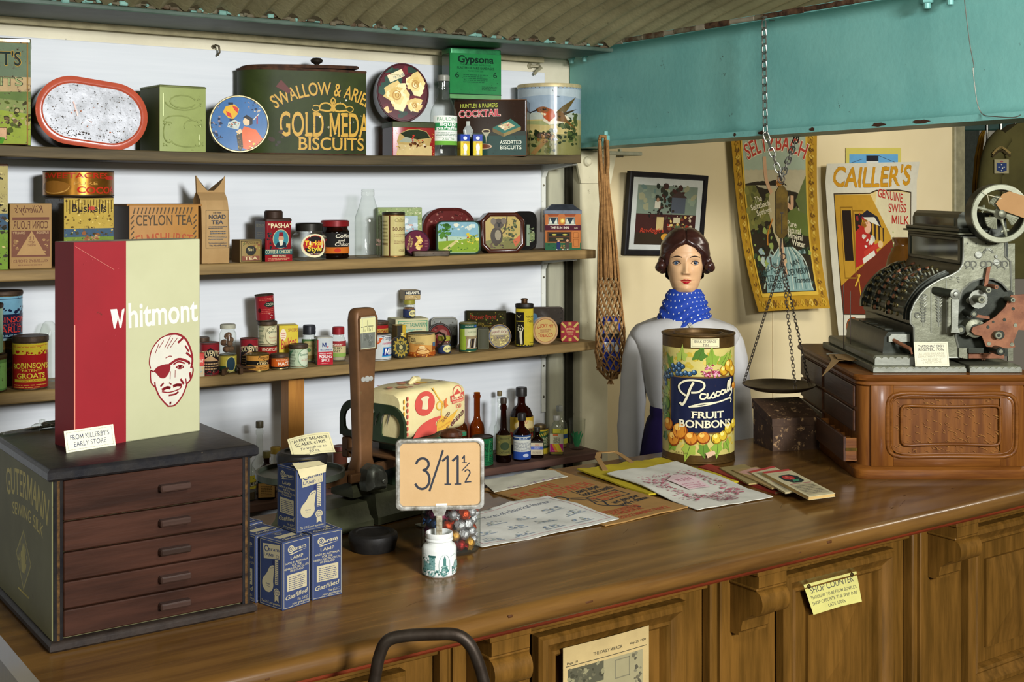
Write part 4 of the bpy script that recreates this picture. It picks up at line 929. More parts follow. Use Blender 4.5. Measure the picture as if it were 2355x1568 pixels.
DISC('scenic_tin','rounded rectangular tin with a bright green village landscape','tin',1055,2,3.745,103,80,'#8fae7a',SCN,th=.035,delta=5,lean=13,rimc=ink('#24382c','tin',.1),edge='#1f2c24',kind='rr',rnd=.2,rimw=.05,dish=-.002,group=TEA)
KOA = [R_(-.40,.1,.40,.9,'#a89250'),('p',[(-.4,.1),(.4,.1),(.4,.3),(.1,.4),(-.4,.3)],'#6d6a38'),('p',[(.28,.15),(.4,.3),(.4,.45),(.22,.3)],'#b05a3a'),('s',-.02,.25,.3,.85,50,.045,['#4a5230','#5f6638','#3a4026','#8a8446'],4),('l',[(-.3,.2),(.05,.55),(.1,.9)],.03,'#4a3a22'),('e',-.15,.42,.14,.22,'#3d3428'),('e',-.12,.44,.07,.13,'#8a8068'),('e',-.10,.72,.12,.13,'#4a4034'),('e',-.22,.78,.06,.08,'#6b6050'),('e',.02,.79,.06,.08,'#6b6050'),('e',-.09,.69,.03,.05,'#16130f'),('e',-.13,.74,.015,.02,'#16130f'),('e',-.05,.74,.015,.02,'#16130f'),('s',-.3,.12,.0,.22,9,.05,['#3d3020','#5a4830'],7)]
DISC('koala_tin','brown eight-sided tin picturing a koala in a gum tree','tin',1158,2,3.74,100,93,'#4a2a18',KOA,th=.07,delta=16,lean=4,rimc=ink('#3d1c10','tin',.1),edge='#2c2018',kind='oct',rnd=.19,rimw=.09,dish=.002,group=TEA)
DISC('dark_tin','black rounded tin with a faded striped label behind the koala tin','tin',1205,2,3.87,58,90,'#161513',[R_(.1,.1,.22,.65,'#8a9a80'),R_(.22,.25,.42,.45,'#7d8a5a'),('s',.12,.2,.4,.6,20,.03,['#b8b890','#5a6a4a'],3)],th=.03,delta=-2,lean=9,rimc=ink('#1c1a17','tin',.1),edge='#1a1814',kind='rr',rnd=.2,rimw=.04,group=TEA)
INN = [R_(-.5,0,.5,.22,'#2c5a3c'),R_(-.5,.66,.5,1,'#b0693a'),R_(-.5,.2,.5,.56,'#a86434'),R_(-.5,.54,.5,.68,'#4a1a28'),tx('THE SUN INN',-.10,.575,.07,.52,'#e0d8c0',.012),tx('INN',.36,.58,.04,.1,'#b8a890')]
for x in (-.27,.2):
 INN += [R_(x - .14,.70,x + .13,.90,'#7d8a84'),R_(x - .12,.72,x + .11,.89,'#26343c'),('p',[(x - .12,.72),(x - .02,.72),(x - .1,.88)],'#c8ccb8'),('p',[(x + .11,.72),(x + .01,.72),(x + .09,.88)],'#c8ccb8'),R_(x - .16,.68,x + .15,.71,'#c2c0a8'),('p',[(x - .13,.92),(x - .17,.99),(x + .16,.99),(x + .12,.92)],'#8a4426')]
INN += [('p',[(-.02 + .085 * (1 if i % 2 else .5) * cos(i * pi / 12),.80 + .10 * (1 if i % 2 else .5) * sin(i * pi / 12)) for i in range(24)],'#d6b44a'),('e',-.02,.80,.035,.035,'#e6cf7a'),R_(-.44,.22,.22,.50,'#5a3a22'),R_(-.40,.37,.18,.46,'#1c2420'),('e',-.25,.42,.07,.02,'#d8c85a'),('e',.05,.42,.07,.02,'#d8c85a'),R_(-.40,.24,.18,.35,'#2c2c22'),R_(-.2,.28,.0,.32,'#8a7a4a'),R_(.25,.06,.47,.52,'#b5713a'),('f',.29,.10,.43,.30,.01,'#7d4420'),('f',.29,.33,.43,.48,.01,'#7d4420'),('s',-.48,.02,.22,.2,30,.02,['#1f4430','#3a6a48'],3),R_(-.18,.02,-.08,.22,'#26305a'),('e',-.13,.25,.03,.03,'#c89a7a'),R_(.06,.02,.18,.22,'#4a4038'),('e',.12,.26,.035,.035,'#c89a7a'),('s',-.05,.03,.06,.14,8,.03,['#a07a4a','#6b4a2a'],5),('s',-.2,.0,.2,.03,8,.02,['#d8d4c4'],6)]
t = BOX('pub_tin','novelty tin shaped like a two-storey brick pub with a grey mansard roof','tin',1295,2,3.76,82,5,491,'#a86434',INN,delta=5,dep=.09,rust=.05,group=TEA,key='pub')
hh = TOPZ['pub'] - t.location.z; X,s,ph = spot(1295,3.76); w_ = 82 * s; D_ = 5 * s / sin(rad(5)); RF = mat('#4a5058',.4,.4,'#363a40',30,.8,.1)
g = G(); g.loops([[(sx * a,sy * b,hh + zz) for sx,sy in ((-1,-1),(1,-1),(1,1),(-1,1))] for a,b,zz in ((w_ / 2 + .003,D_ / 2 + .003,-.001),(w_ / 2 + .003,D_ / 2 + .003,.012),(w_ * .44,D_ * .42,.018),(w_ * .30,D_ * .2,.034))],RF); g.build('roof_lid',t,smooth=10)
# ------------------------------------------------------------------ third shelf
RCL = mat('#4a3a2c',.55,.3,'#30241a',40,1,.3)
def k3(*a,**k): return a
CYL('barley_tin','green ribbed round tin cut by the left picture edge on the third shelf','tin',-34,3,3.765,92,814,'#5f8a4a',[R_(-1.57,.1,1.57,.85,'#7fb061'),('l',[(.25,.2),(.28,.75)],.02,'#26401f'),('t','Suttons',.36,.48,.12,.55,'#26401f',.004,0,0,1.5)],('#4a3c28',.09),group=SPI,key='g1')
CYL('tall_tin','pale green tall round tin stacked on the ribbed green tin at the left edge','tin',-40,TOPZ['g1'],3.765,88,697,'#8fb08a',[],('#3a2a1c',.07),group=SPI)
BOX('cocoa_box','brown patterned box standing between the green ribbed tin and the groats tin','box',-2,3,3.84,76,0,783,'#6b5024',[('o',.2,.6,.3,.25,.02,'#8a6a34'),('e',.2,.6,.24,.2,'#3f351c'),tx('COL',.25,.22,.1,.4,'#3a2a14',.01),('s',-.4,.4,.5,.9,20,.04,['#544220','#7d6230'],4)],dep=.08,group=SPI,key='cb')
CYL('barley_tin','blue round barley tin with dark trees on its label, standing behind on the brown box','tin',5,TOPZ['cb'],3.88,88,667,'#16243c',[R_(-1.57,.5,1.57,.97,'#6d9cb0'),R_(-1.57,0,1.57,.05,'#8fb0b8'),('s',-.6,.56,.75,.74,34,.05,['#16203a'],4),R_(-1.57,.50,1.57,.58,'#16203a'),('l',[(-1.5,.92),(1.5,.92)],.012,'#16203a'),tx("ROBINSON'S",.1,.40,.12,1.2,'#c03a34',.016,arc=.2),tx('"PATENT"',.1,.31,.06,.7,'#a83a3c',.004),tx('BARLEY',.12,.17,.13,.85,'#c83a34',.016),('g',-.4,.08,.7,.14,2,'#8fb0c0')],(RCL,.085,1.03),group=SPI,delta=14)
CYL('groats_tin','red and yellow round groats tin with a rusty brown lid','tin',70,3,3.765,78,770,'#8f1a1a',[R_(-1.57,.70,1.57,.98,'#b9a42c'),R_(-1.57,.62,1.57,.74,'#8f1a1a'),('s',-.5,.7,.6,.82,26,.04,['#8f1a1a'],4),('l',[(-.1,.7),(-.1,.8)],.03,'#8f1a1a'),('g',-.6,.90,.6,.95,2,'#a8502a'),tx("ROBINSON'S",.02,.46,.11,1.15,'#c9b83c',.018,arc=.25),tx('"PATENT"',.02,.385,.05,.62,'#c9b83c',.01),tx('GROATS',.02,.25,.10,.85,'#c9b83c',.02),R_(-.5,.17,.5,.23,'#b9a42c'),tx('COOKS QUICKLY',.02,.18,.035,.8,'#8f2a1a',.006),('g',-.55,.05,.55,.14,2,'#b98a3c')],(RCL,.11,1.03),group=SPI)
BOT('preserving_jar','clear glass jar with a domed lid half hidden behind the large red and cream box','jar',112,3,3.87,40,738,[(.9,0),(1,.05),(1,.8),(.8,.9),(.6,.97),(.3,1)],CLEAR,group=SPI,part='jar_glass')
SOLV = lambda: [R_(-1.57,.0,1.57,1,'#7d1f26'),('p',[(-.6,.60),(0,.86),(.6,.60),(.6,.40),(0,.62),(-.6,.40)],'#1e1a1c'),tx('SOLVENTO',0,.60,.17,1.1,'#c8b88c',.02,arc=.55),('p',[(-.5,.42),(0,.62),(.5,.42),(.5,.28),(-.5,.28)],'#b5946a'),R_(-.62,.14,.62,.44,'#2a2220'),('g',-.5,.18,.5,.42,3,'#b5946a'),('p',[(-.5,.14),(.5,.14),(0,.0)],'#2a2220'),('s',-.3,.04,.3,.14,12,.03,['#b5946a','#7d2a2c'],3)]
CYL('cleaner_tin','red and black cleaner tin beside the big red and cream box','tin',482,3,3.745,44,787,'#7d1f26',SOLV(),None,group=SPI,delta=5,rim=RCL)
CYL('spice_tin','small dark tin with yellow band mostly hidden behind the red and cream box','tin',466,3,3.85,30,774,'#26201c',[R_(-1.57,.55,1.57,.8,'#c8a82c'),R_(-1.57,.2,1.57,.5,'#7d1f1c')],(RCL,.14),group=SPI)
BOX('match_box','small red and cream carton at the shelf edge beside the big red and cream box','carton',458,3,3.712,24,0,812,'#b53a30',[R_(-.5,0,.5,.45,'#b5a98a'),R_(-.5,.5,.5,.85,'#c24438'),tx('LIGHT',.1,.58,.14,.6,'#e0d0b8',.012),('s',-.5,0,.5,.4,10,.08,['#8aa09a','#c8a05a'],4)],dep=.02,gloss='satin',rust=0,group=SPI,delta=8)
CYL('mustard_tin','yellow and blue tin supporting the jar of nutmegs','tin',524,3,3.755,40,814,'#26402c',[R_(-1.57,.4,1.57,.98,'#b0a040'),('e',.2,.5,.32,.42,'#2a3f4a'),('o',.2,.5,.32,.42,.05,'#c8bc6a'),tx('RAWLINGS',.2,.7,.12,.5,'#2a3f4a',.01,arc=.6),tx('MUSTARD',.2,.05,.12,.5,'#c8bc6a',.01),('s',-.8,.0,-.2,.4,14,.08,['#3d5a34','#1f3a2a'],4)],None,group=SPI,key='mus',rim=mat('#5a5434',.4,.5))
BOT('nutmeg_jar','clear glass jar of nutmegs with a tied cover, standing on the yellow and blue tin','jar',524,TOPZ['mus'],3.755,38,745,[(.95,0),(1,.04),(1,.74),(.86,.84),(.8,.86),(.8,1)],CLEAR,mat('#a9a894',.7),.10,1.16,group=SPI,part='jar_glass')
R = random.Random(11); jar = bpy.data.objects['nutmeg_jar']
NUT = mat('#6b4a2c',.7,0,'#4a2f1a',60,1,0,.3)
for i,(x,y,z_) in enumerate(((-.008,-.006,.016),(.010,.004,.015),(.001,-.009,.034),(-.009,.006,.036),(.009,.002,.044),(-.002,-.005,.058))):
 g = G(); g.lathe([(0,-.0125),(.006,-.011),(.0098,-.005),(.0105,.002),(.008,.009),(.003,.0125),(0,.013)],NUT,14,cap0=False,cap1=False)
 o = g.build('nutmeg',None,jar.location + Vector((x,y,z_))); o.rotation_euler = (R.random() * 3,R.random() * 3,0); tag(o,'brown nutmeg inside the glass jar with the tied cover','nutmeg','nutmegs in the jar')
CYL('cleaner_tin','red and black cleaner tin behind the curry tin','tin',573,3,3.80,41,777,'#7d1f26',SOLV(),None,group=SPI,delta=5,rim=RCL)
PEG = mat('#5a4028',.75,0,'#3d2a1a',40,1,0,.2)
for px,Y,dg,lab in ((519,3.716,55,'weathered wooden clothes peg nearest the red cleaner tin'),(552,3.714,75,'weathered wooden clothes peg, middle one of three at the shelf edge'),(569,3.722,-60,'dark end of a wooden clothes peg beside the curry tin')):
 X,s,ph = spot(px,Y); t = thing('clothes_peg',lab,'peg',(X,Y,shz(3,X)),rad(dg),'clothes pegs')
 for q in (-1,1):
  g = G(); g.prism([(-.03,.001),(.028,.001),(.03,.005),(.01,.0065),(-.03,.0095)],0 if False else 1,-.005,.005,PEG); o = g.build('peg_prong',t,(0,0,.0003 if q < 0 else .0195))
  if q > 0: o.rotation_euler = (pi,0,0)
CYL('curry_tin','yellow and black round curry powder tin at the shelf edge','tin',592,3,3.735,53,812,'#b8823a',[R_(-1.57,.38,1.57,.64,'#1c1916'),tx('Parsons',.28,.74,.16,.52,'#26201a',.01,.3),('o',.28,.62,.06,.10,.03,'#26201a'),tx('MADRAS',.26,.53,.09,.36,'#c8a868',.012),tx('CURRY',.26,.40,.12,.56,'#d8bc84',.02),('g',.05,.25,.55,.32,1,'#5a3a1c'),tx('2 OZ NET WEIGHT',.22,.12,.08,.6,'#5a3a1c',.008)],None,group=SPI,rim=mat('#6b5a2c',.35,.7))
CYL('vencat_tin','red curry tin at the foot of the three-tin stack','tin',615,3,3.815,44,792,'#8a1f1c',[tx('VENCAT CURRY',.2,.74,.14,1.0,'#cfc0a0',.014),('g',-.2,.5,.6,.66,2,'#b8604a'),('e',.3,.3,.3,.16,'#a83a2a')],None,group=SPI,key='ven',rim=RCL)
SPN = [R_(-1.57,0,1.57,.97,'#b9b28c'),('o',.32,.48,.44,.46,.035,'#7d7a5c'),('e',.32,.48,.40,.42,'#c6bf98'),tx('Spencers',.34,.60,.14,.70,'#4a5a4a',.016),('o',.32,.84,.1,.1,.03,'#6d7a5c'),tx('Peppercorns',.34,.34,.09,.5,'#b0806a',.006),tx('7 oz net',.34,.18,.07,.36,'#b0806a')] + [('l',[(-.6,.08 + .06 * i),(-.14 - .1 * abs(sin(i * .5)),.08 + .06 * i)],.025,'#4a5a44') for i in range(15)]
CYL('spice_tin','cream and green striped spice tin in the middle of the three-tin stack','tin',615,TOPZ['ven'],3.815,43,737,'#b9b28c',SPN,(RCL,.15,1.04),group=SPI,key='spn')
CYL('cocoa_tin','small red tin leaning a little on top of the three-tin stack','tin',611,TOPZ['spn'],3.815,43,676,'#861b22',[('e',.32,.62,.34,.11,'#1f2c24'),tx('COCOA',.32,.58,.09,.5,'#b8b89a',.01),('g',-.3,.78,.6,.9,2,'#b8604a'),('g',-.2,.3,.6,.5,3,'#a8483c'),('e',-.3,.42,.1,.08,'#3a1414'),('s',.2,.1,.5,.3,6,.04,['#c8b8a8','#a85a50'],4)],None,group=SPI,rim=RCL,tilt=-3.5)
BOX('bulldog_box','yellow card box with red script lettering beside the tin stack','carton',664,3,3.80,44,7,748,'#c2ac2a',[('e',-.28,.76,.16,.15,'#d8c8a8'),('g',-.38,.68,-.16,.84,3,'#b8645a'),tx('SPICERS',.22,.84,.08,.5,'#8a3a1c',.008),tx('Bulldog',.0,.44,.24,.82,'#a82a1c',.016,.25,0,.22),('p',[(-.4,.0),(.35,.0),(.3,.22),(.05,.34),(-.2,.28),(-.36,.12)],'#b08a78'),('s',-.3,.05,.25,.25,10,.08,['#c8a898','#8a6a5c'],3)],delta=10,gloss='satin',rust=0,group=SPI,sidecol='#7d3a24',key='bul')
CYL('mace_tin','small round tin with an orange mace label and dark lid','tin',643,3,3.735,41,812,'#b5501c',[R_(-1.57,.25,1.57,.98,'#b8541c'),R_(-1.57,0,1.57,.25,'#1c1a16'),tx('PURE GROUND',.18,.72,.14,.75,'#d8b08a',.008),tx('MACE',.26,.36,.28,.72,'#dccab0',.03),('g',.0,.1,.6,.2,1,'#b8a88a')],(RCL,.24,1.03),group=SPI,rim=mat('#8a7a4a',.35,.7))
t = CYL('spice_tin','pale green striped spice tin with rusty lid, before the green-labelled jar','tin',686,3,3.745,43,790,'#aab89a',SPN[:1] + [R_(-1.57,0,1.57,.97,'#a9b898'),('o',.36,.5,.42,.46,.035,'#6d8a6c'),('e',.36,.5,.38,.42,'#c2cbb0'),tx('Spencers',.38,.60,.13,.66,'#3f6a4f',.014),tx('ALLSPICE',.38,.34,.10,.5,'#b07a6a',.008),('p',[(-.8,.2),(-.5,.6),(-.3,.9),(-.6,.85),(-.9,.6)],'#3f7a54')] + SPN[7:],(RCL,.15,1.04),group=SPI,delta=4)
BOT('spice_jar','small clear glass spice jar with a black lid and green label','jar',711,3,3.83,33,747,[(.95,0),(1,.05),(1,.72),(.9,.82),(.78,.84),(.78,1)],CLEAR,'#23252a',.17,1.12,group=SPI,part='jar_glass',liquid=(mat('#7d7a4a',.9),.6),lab=(.12,.76,'#4a6a3c',[('p',[(-.5,.1),(.5,.1),(.6,.65),(.3,.9),(-.3,.9),(-.6,.65)],'#9a8f5c'),tx('SPICE',0,.62,.1,.5,'#3a4a2c',.01),('e',0,.45,.12,.1,'#4a6a3c'),R_(-.7,.0,.7,.18,'#6b5a2c')],.8))
BOX('pickling_tin','white and red rectangular tin of pickling spice','tin',748,3,3.735,35,8,775,'#b5bab8',[R_(-.5,0,.5,.48,'#a81f2c'),('p',[(-.5,.48),(.5,.48),(.5,.62),(-.36,.56)],'#b5bab8'),R_(-.5,.0,-.44,.95,'#a81f2c'),tx('M',-.06,.66,.16,.30,'#26346a',.03),tx('c',.18,.62,.10,.12,'#c0303a',.02),tx('McCORMICK',.06,.525,.055,.76,'#26346a',.012),tx('WHOLE MIXED',.02,.39,.05,.82,'#dcd6d0',.012),tx('PICKLING',.02,.25,.105,.86,'#e4e0da',.022),tx('SPICE',.02,.12,.10,.52,'#e4e0da',.022),('g',-.3,.04,.4,.08,1,'#c88a88')],[R_(-.5,0,.5,.95,'#8f979c'),('t','PURE PICKLING SPICE',0,.45,.3,3.2,'#26346a',.01,0,0,pi / 2)],delta=13,rust=.05,group=SPI,lid=('#b8b6a8',.03))
BOT('celery_jar','clear glass jar of celery salt with a red lid beside the scale column','jar',778,3,3.80,34,751,[(.95,0),(1,.05),(1,.66),(.9,.78),(.72,.84),(.72,1)],CLEAR,'#8a1f24',.15,1.14,group=SPI,part='jar_glass',liquid=(mat('#b5a98a',.9),.25),lab=(.16,.70,'#b5a87a',[R_(-.8,.66,.8,1,'#8a2a2c'),tx('Master',-.1,.72,.14,.8,'#d8c8b0',.012,.2),tx('CELERY',-.1,.48,.14,.7,'#3a2a24',.014),tx('SALT',-.1,.30,.14,.5,'#3a2a24',.014),R_(-.8,0,.8,.24,'#7d9a4a')],.8))
CYL('pepper_tin','brown and cream round tin peeping out behind the scale column','tin',832,3,3.79,38,779,'#5a2a2c',[R_(-1.57,.5,1.57,.97,'#b5a890'),tx('PEPPER',.2,.25,.18,.8,'#cbbfa4',.02),tx('WHITE',.2,.66,.14,.6,'#5a3a3c',.012)],None,group=SPI)
CYL('custard_tin','tall red and cream custard tin behind the condensed milk tin','tin',869,3,3.87,48,737,'#7d6a3c',[R_(-1.57,.86,1.57,.97,'#8f1f20'),R_(-1.57,.62,1.57,.86,'#a8843c'),tx('PARSONS',.1,.68,.13,.95,'#7d1c1c',.025),tx('VANILLA FLAVOURED',.1,.62,.035,.8,'#4a3418',.006),R_(-1.57,.0,1.57,.6,'#8f7434')],(RCL,.09,1.02),group=SPI)
CYL('milk_tin','white tin of condensed milk with an orange flash','tin',873,3,3.755,54,768,'#b8bab4',[R_(-1.57,0,1.57,1,'#bcbfba'),('p',[(-.42,.56),(-.36,.48),(.08,.74),(.02,.84)],'#c8562a'),('p',[(-.02,.88),(.16,.9),(.02,.74)],'#c8562a'),tx('new! creamier!',-.18,.655,.07,.42,'#dcd2c0',.008,0,0,.52),tx('Tongala',.42,.80,.16,.66,'#26305a',.006),tx('condensed',.42,.63,.10,.62,'#b03a5a',.014,.2),('p',[(.10,.14),(.9,.14),(.9,.50),(.16,.52)],'#3a8ab5'),('p',[(.13,.18),(.9,.18),(.9,.47),(.19,.48)],'#1f2f7d'),tx('Milk',.48,.22,.24,.56,'#e4e4da',.03,.15)],None,group=SPI,rim=mat('#3d3428',.4,.5))
BOX('butter_box','cream card box printed in green beneath the honey jar','carton',948,3,3.832,76,18,733,'#b8b48c',[('f',-.42,.0,.46,.94,.02,'#4a8a6a'),tx('FINEST TASMANIAN',.03,.76,.12,.84,'#3f7a60',.012),('s',-.2,.3,.4,.66,30,.05,['#8ab09a','#6d9a84','#a8b890'],4),('o',.0,.3,.2,.3,.03,'#4a8a6a'),('g',-.3,.66,.4,.74,1,'#7da08a')],[('g',-.4,.2,.4,.9,6,'#6b6a50')],delta=18,gloss='paper',rust=0,group=SPI,key='but',sidecol='#8a8364',part='carton_body')
KP = lambda: (.06,.60,'#26304f',[R_(-1.0,0,1.0,.12,'#1c2440'),('e',.25,.5,.38,.40,'#c8bc6a'),('e',.25,.5,.34,.35,'#d0c88a'),tx('KE-PEN',.27,.36,.28,.6,'#26304f',.02),tx('THE FRIEND',.1,.86,.1,.6,'#a8a890')],1.0)
HON = mat('#6b4520',.4,0,'#8a5a2a',40,1)
BOT('balm_jar','small jar with yellow lid and blue label standing on the cream card box','jar',941,TOPZ['but'],3.865,28,689,[(.95,0),(1,.05),(1,.72),(.88,.80),(.86,1)],CLEAR,'#8f8a34',.17,1.12,group=SPI,part='jar_glass',liquid=(HON,.7),lab=KP(),delta=12)
BOX('dye_box','small tan and black hair dye box balanced on the jar with the yellow lid','carton',949,TOPZ['balm_jar'],3.85,36,12,668,'#a8905c',[R_(-.5,.52,.5,1,'#26282c'),tx('MELANYL',0,.62,.26,.88,'#dcd6bc',.03),('s',-.4,.08,.4,.42,14,.09,['#6b5a3c','#c8b484'],3),('g',-.4,.06,.4,.2,1,'#5a4a30')],delta=16,gloss='satin',rust=0,group=SPI,sidecol='#7d6a44',part='carton_body')
BOX('dye_box','small upright yellow and black hair dye box behind the round black and gold tin','carton',924,3,3.765,21,12,748,'#b5952c',[R_(-.5,0,.08,1,'#26231c'),tx('MELANYL',0,0,.01,.1,'#26231c'),('t','MELANYL',-.1,.5,.1,1.6,'#d8c46a',.02,0,0,-pi / 2),('g',.15,.1,.42,.8,6,'#6b5420')],delta=25,gloss='satin',rust=0,group=SPI,sidecol='#4a4020',part='carton_body')
DISC('tape_tin','small round black and gold tape tin leaning at the shelf edge','tin',924,3,3.718,40,52,'#2a2c26',[('p',[((.46 if i % 2 else .34) * cos(i * pi / 14),.5 + (.46 if i % 2 else .34) * sin(i * pi / 14)) for i in range(28)],'#9a8434'),('e',0,.5,.34,.34,'#3d4030'),('o',0,.5,.33,.33,.04,'#9a8434'),tx('PEAR',.0,.62,.12,.36,'#a89444',.01,arc=.8),tx('TAPE',.0,.26,.12,.3,'#a89444',.01),('e',0,.5,.1,.1,'#b0a46a')],th=.03,delta=22,lean=10,rimc=ink('#2e2c22','tin',.1),edge='#34424a',rimw=.03,group=SPI,rust=.2)
TEAART = [R_(-1.57,0,1.57,1,'#c2a868'),R_(-1.57,.0,1.57,.22,'#a8541f'),('p',[(-1.5,.2),(1.5,.2),(1.5,.45),(.3,.5),(-.4,.6),(-1.5,.6)],'#c48a44'),('p',[(-.5,.12),(.3,.12),(.3,.0),(-.5,0)],'#8a3f14'),tx('Tea',-.34,.66,.22,.34,'#26201c',.0,serif=1),('g',-.22,.5,.1,.68,4,'#6b5430'),('e',.08,.2,.26,.12,'#d8ac68'),('o',.08,.22,.26,.13,.04,'#8a4a1c'),('e',.06,.33,.18,.09,'#dcb878'),('o',.06,.33,.18,.09,.03,'#8a4a1c'),('e',.04,.43,.1,.06,'#e0c288'),('s',-.4,.02,.5,.14,24,.04,['#e0a84a','#7d3412','#c8782a'],4),R_(.44,.26,.66,.6,'#8a4a1f'),R_(.46,.44,.62,.62,'#4a6a84'),('l',[(.46,.2),(.46,.44)],.03,'#6b2a12'),('l',[(.63,.2),(.63,.44)],.03,'#6b2a12')]
t = CYL('tea_mug','tin mug printed with the word Tea and a coiled bun, dark handle to the right','mug',968,3,3.76,67,765,'#c2a868',TEAART,None,group=SPI,part='mug_body',rim=mat('#3a2a1c',.4,.5),rust=.08)
X,s,ph = spot(968,3.76); r = 67 * s / 2; g = G(); g.tube([(r * .9,-.012,.085 * .85),(r + .012,-.016,.08),(r + .03,-.018,.072),(r + .034,-.018,.058),(r + .022,-.016,.04),(r + .008,-.012,.028),(r * .94,-.008,.02)],.004,mat('#2c2018',.4,.4),8); g.build('handle',t)
BOT('balm_jar','small jar with yellow lid and blue label beside the mug handle','jar',1021,3,3.745,30,772,[(.95,0),(1,.05),(1,.74),(.88,.82),(.86,1)],CLEAR,'#9a9634',.17,1.12,group=SPI,part='jar_glass',liquid=(HON,.7),lab=(.06,.66) + KP()[2:],delta=8)
DISC('tobacco_tin','grey rounded tin standing behind the small jar and mug','tin',1022,3,3.885,62,70,'#7d7f78',[('s',-.4,.1,.4,.9,40,.03,['#5a5a52','#9a9c92','#4a443a'],4),R_(.1,.04,.47,.40,'#2a2620')],th=.03,delta=5,lean=3,rimc=mat('#6b6a60',.4,.5),edge='#3d3a34',kind='rr',rnd=.16,rimw=.04,group=SPI)
DISC('polish_tin','round dusty red tin in a black rim, behind the mug handle','tin',1012,3,3.855,56,60,'#6b2420',[('s',-.35,.15,.35,.85,20,.07,['#8a3a30','#4a1815','#7d4a40'],4),('e',.1,.6,.2,.15,'#8a5a50')],th=.025,delta=5,lean=4,rimc=mat('#2c2622',.4,.4),edge='#2c2622',rimw=.08,group=SPI)
CYL('biscuit_tube','small dark green cylinder tin picturing chocolate bars, with a cream label','tin',1076,3,3.745,41,741,'#1f4a3a',[R_(-.9,.08,-.1,.80,'#8aa034'),R_(-.68,.0,-.55,1,'#1f4a3a'),R_(-.18,.56,.9,.82,'#b8b894'),tx('NARCISSUS',.3,.66,.06,.6,'#6b7a5a',.006),R_(-.1,.12,.9,.56,'#8a7a5a')] + [('p',[(-.04 + .2 * i,.16),(.08 + .2 * i,.16),(.16 + .2 * i,.46),(.04 + .2 * i,.46)],'#c8c4b8' if i % 2 == 0 else '#26201e') for i in range(4)] + [('p',[(.08 + .2 * i,.16),(.13 + .2 * i,.18),(.2 + .2 * i,.45),(.16 + .2 * i,.46)],'#26201e') for i in range(4)] + [tx('PREMIUM',.1,.87,.045,.5,'#a8b0a0',.008),('e',.5,.88,.12,.04,'#3a5a9a')],None,group=SPI,rim=mat('#7d7a4a',.35,.6))
BOX('match_box','dark olive small box between the green cylinder tin and the round gold tin','box',1112,3,3.75,26,4,755,'#3a3a24',[('f',-.48,.02,.48,.98,.03,'#4a482c')],delta=10,gloss='satin',rust=.3,group=SPI,part='box_body')
BOX('tea_tin','black oblong tin with worn red and gold lettering behind the small tins','tin',1118,3,3.875,93,0,714,'#2c2a18',[R_(-.46,.5,.46,.95,'#2a2614'),tx('Pioneer Brand',-.08,.74,.13,.66,'#8a2f22',.012),tx('GOLDEN',-.2,.56,.08,.3,'#7d6a2c',.008),tx('CAVENDISH',.05,.5,.07,.3,'#7d6a2c',.008),('s',-.44,.45,.44,.95,40,.03,['#5d6a2a','#8a7a34','#3c4420','#6b3020'],4),('f',-.48,.3,.48,.98,.015,'#16140d')],dep=.04,group=SPI,rust=.3,delta=0,rnd=.004)
DISC('tobacco_tin','round gold and cream tobacco tin with a worn speckled face','tin',1150,3,3.735,55,57,'#8a7a48',[('s',-.42,.1,.42,.55,50,.05,['#a89850','#6d5f30','#c2b468','#4a4226'],4),('o',0,.5,.45,.45,.03,'#2e3a5a'),R_(-.34,.56,.34,.82,'#b0a684'),tx('HAVELOCK',0,.63,.11,.62,'#6b2a2c',.012,arc=.3),tx('THE',0,.80,.05,.1,'#6b4a3c'),('g',-.2,.5,.2,.58,1,'#5a5a6a'),tx('TOBACCO',0,.40,.09,.5,'#4a3a4a',.01)],th=.03,delta=14,lean=6,rimc=mat('#5d4a2c',.45,.5),edge='#3a2e20',rimw=.05,group=SPI,rust=.3)
DISC('tobacco_tin','dark round tin behind, between the gold tobacco tin and the yellow talc tin','tin',1172,3,3.88,62,68,'#241f1a',[('s',-.4,.1,.4,.9,20,.03,['#3a3128','#171411'],4)],th=.03,delta=5,lean=3,rimc=mat('#2e2822',.45,.4),edge='#241f1a',rimw=.05,group=SPI)
t = CYL('talc_tin','tall flat yellow talcum powder tin with a black dancing figure and a brass cap','tin',1206,3,3.735,41,697,'#b8a42c',[R_(-.62,.66,-.02,.88,'#1c1a16'),('l',[(-.45,.8),(-.32,.74),(-.2,.8)],.012,'#c8bc7a'),R_(-.62,.06,-.02,.64,'#1c1a16'),('s',-.5,.4,-.1,.62,14,.02,['#b8b090','#1c1a16','#8a8460'],4),('p',[(-.24,.07),(-.10,.07),(-.14,.3),(-.12,.42),(-.28,.42),(-.28,.25)],'#c8bfa0'),('l',[(-.28,.38),(-.4,.46),(-.3,.55)],.018,'#c8bfa0'),('l',[(-.14,.38),(-.06,.48),(-.16,.54)],.018,'#c8bfa0'),('e',-.22,.46,.05,.025,'#c8bfa0'),tx('VIOLET',.42,.74,.05,.62,'#3a3420',.012),tx('OF THE',.42,.685,.03,.5,'#3a3420',.01),tx('NILE',.42,.62,.055,.5,'#3a3420',.012),('g',.3,.1,.7,.14,1,'#6b6020')] + [R_(-.8 + .09 * i,.02 + .02 * (i % 2),-.71 + .09 * i,.04 + .02 * (i % 2),'#1c1a16') for i in range(18)],(mat('#26231e',.45,.4),.09,1.03),group=SPI,sq=.62,rust=.15,rim=mat('#26231e',.45,.4))
X,s,ph = spot(1206,3.735); hh = zat(697,s) - shz(3,X); g = G(); g.lathe([(.014,hh - .002),(.011,hh + .002),(.0115,hh + .011),(.013,hh + .012),(.013,hh + .016),(.008,hh + .018)],mat('#5a4028',.4,.6,'#3a2818',40,1),20); g.build('sprinkler_cap',t)
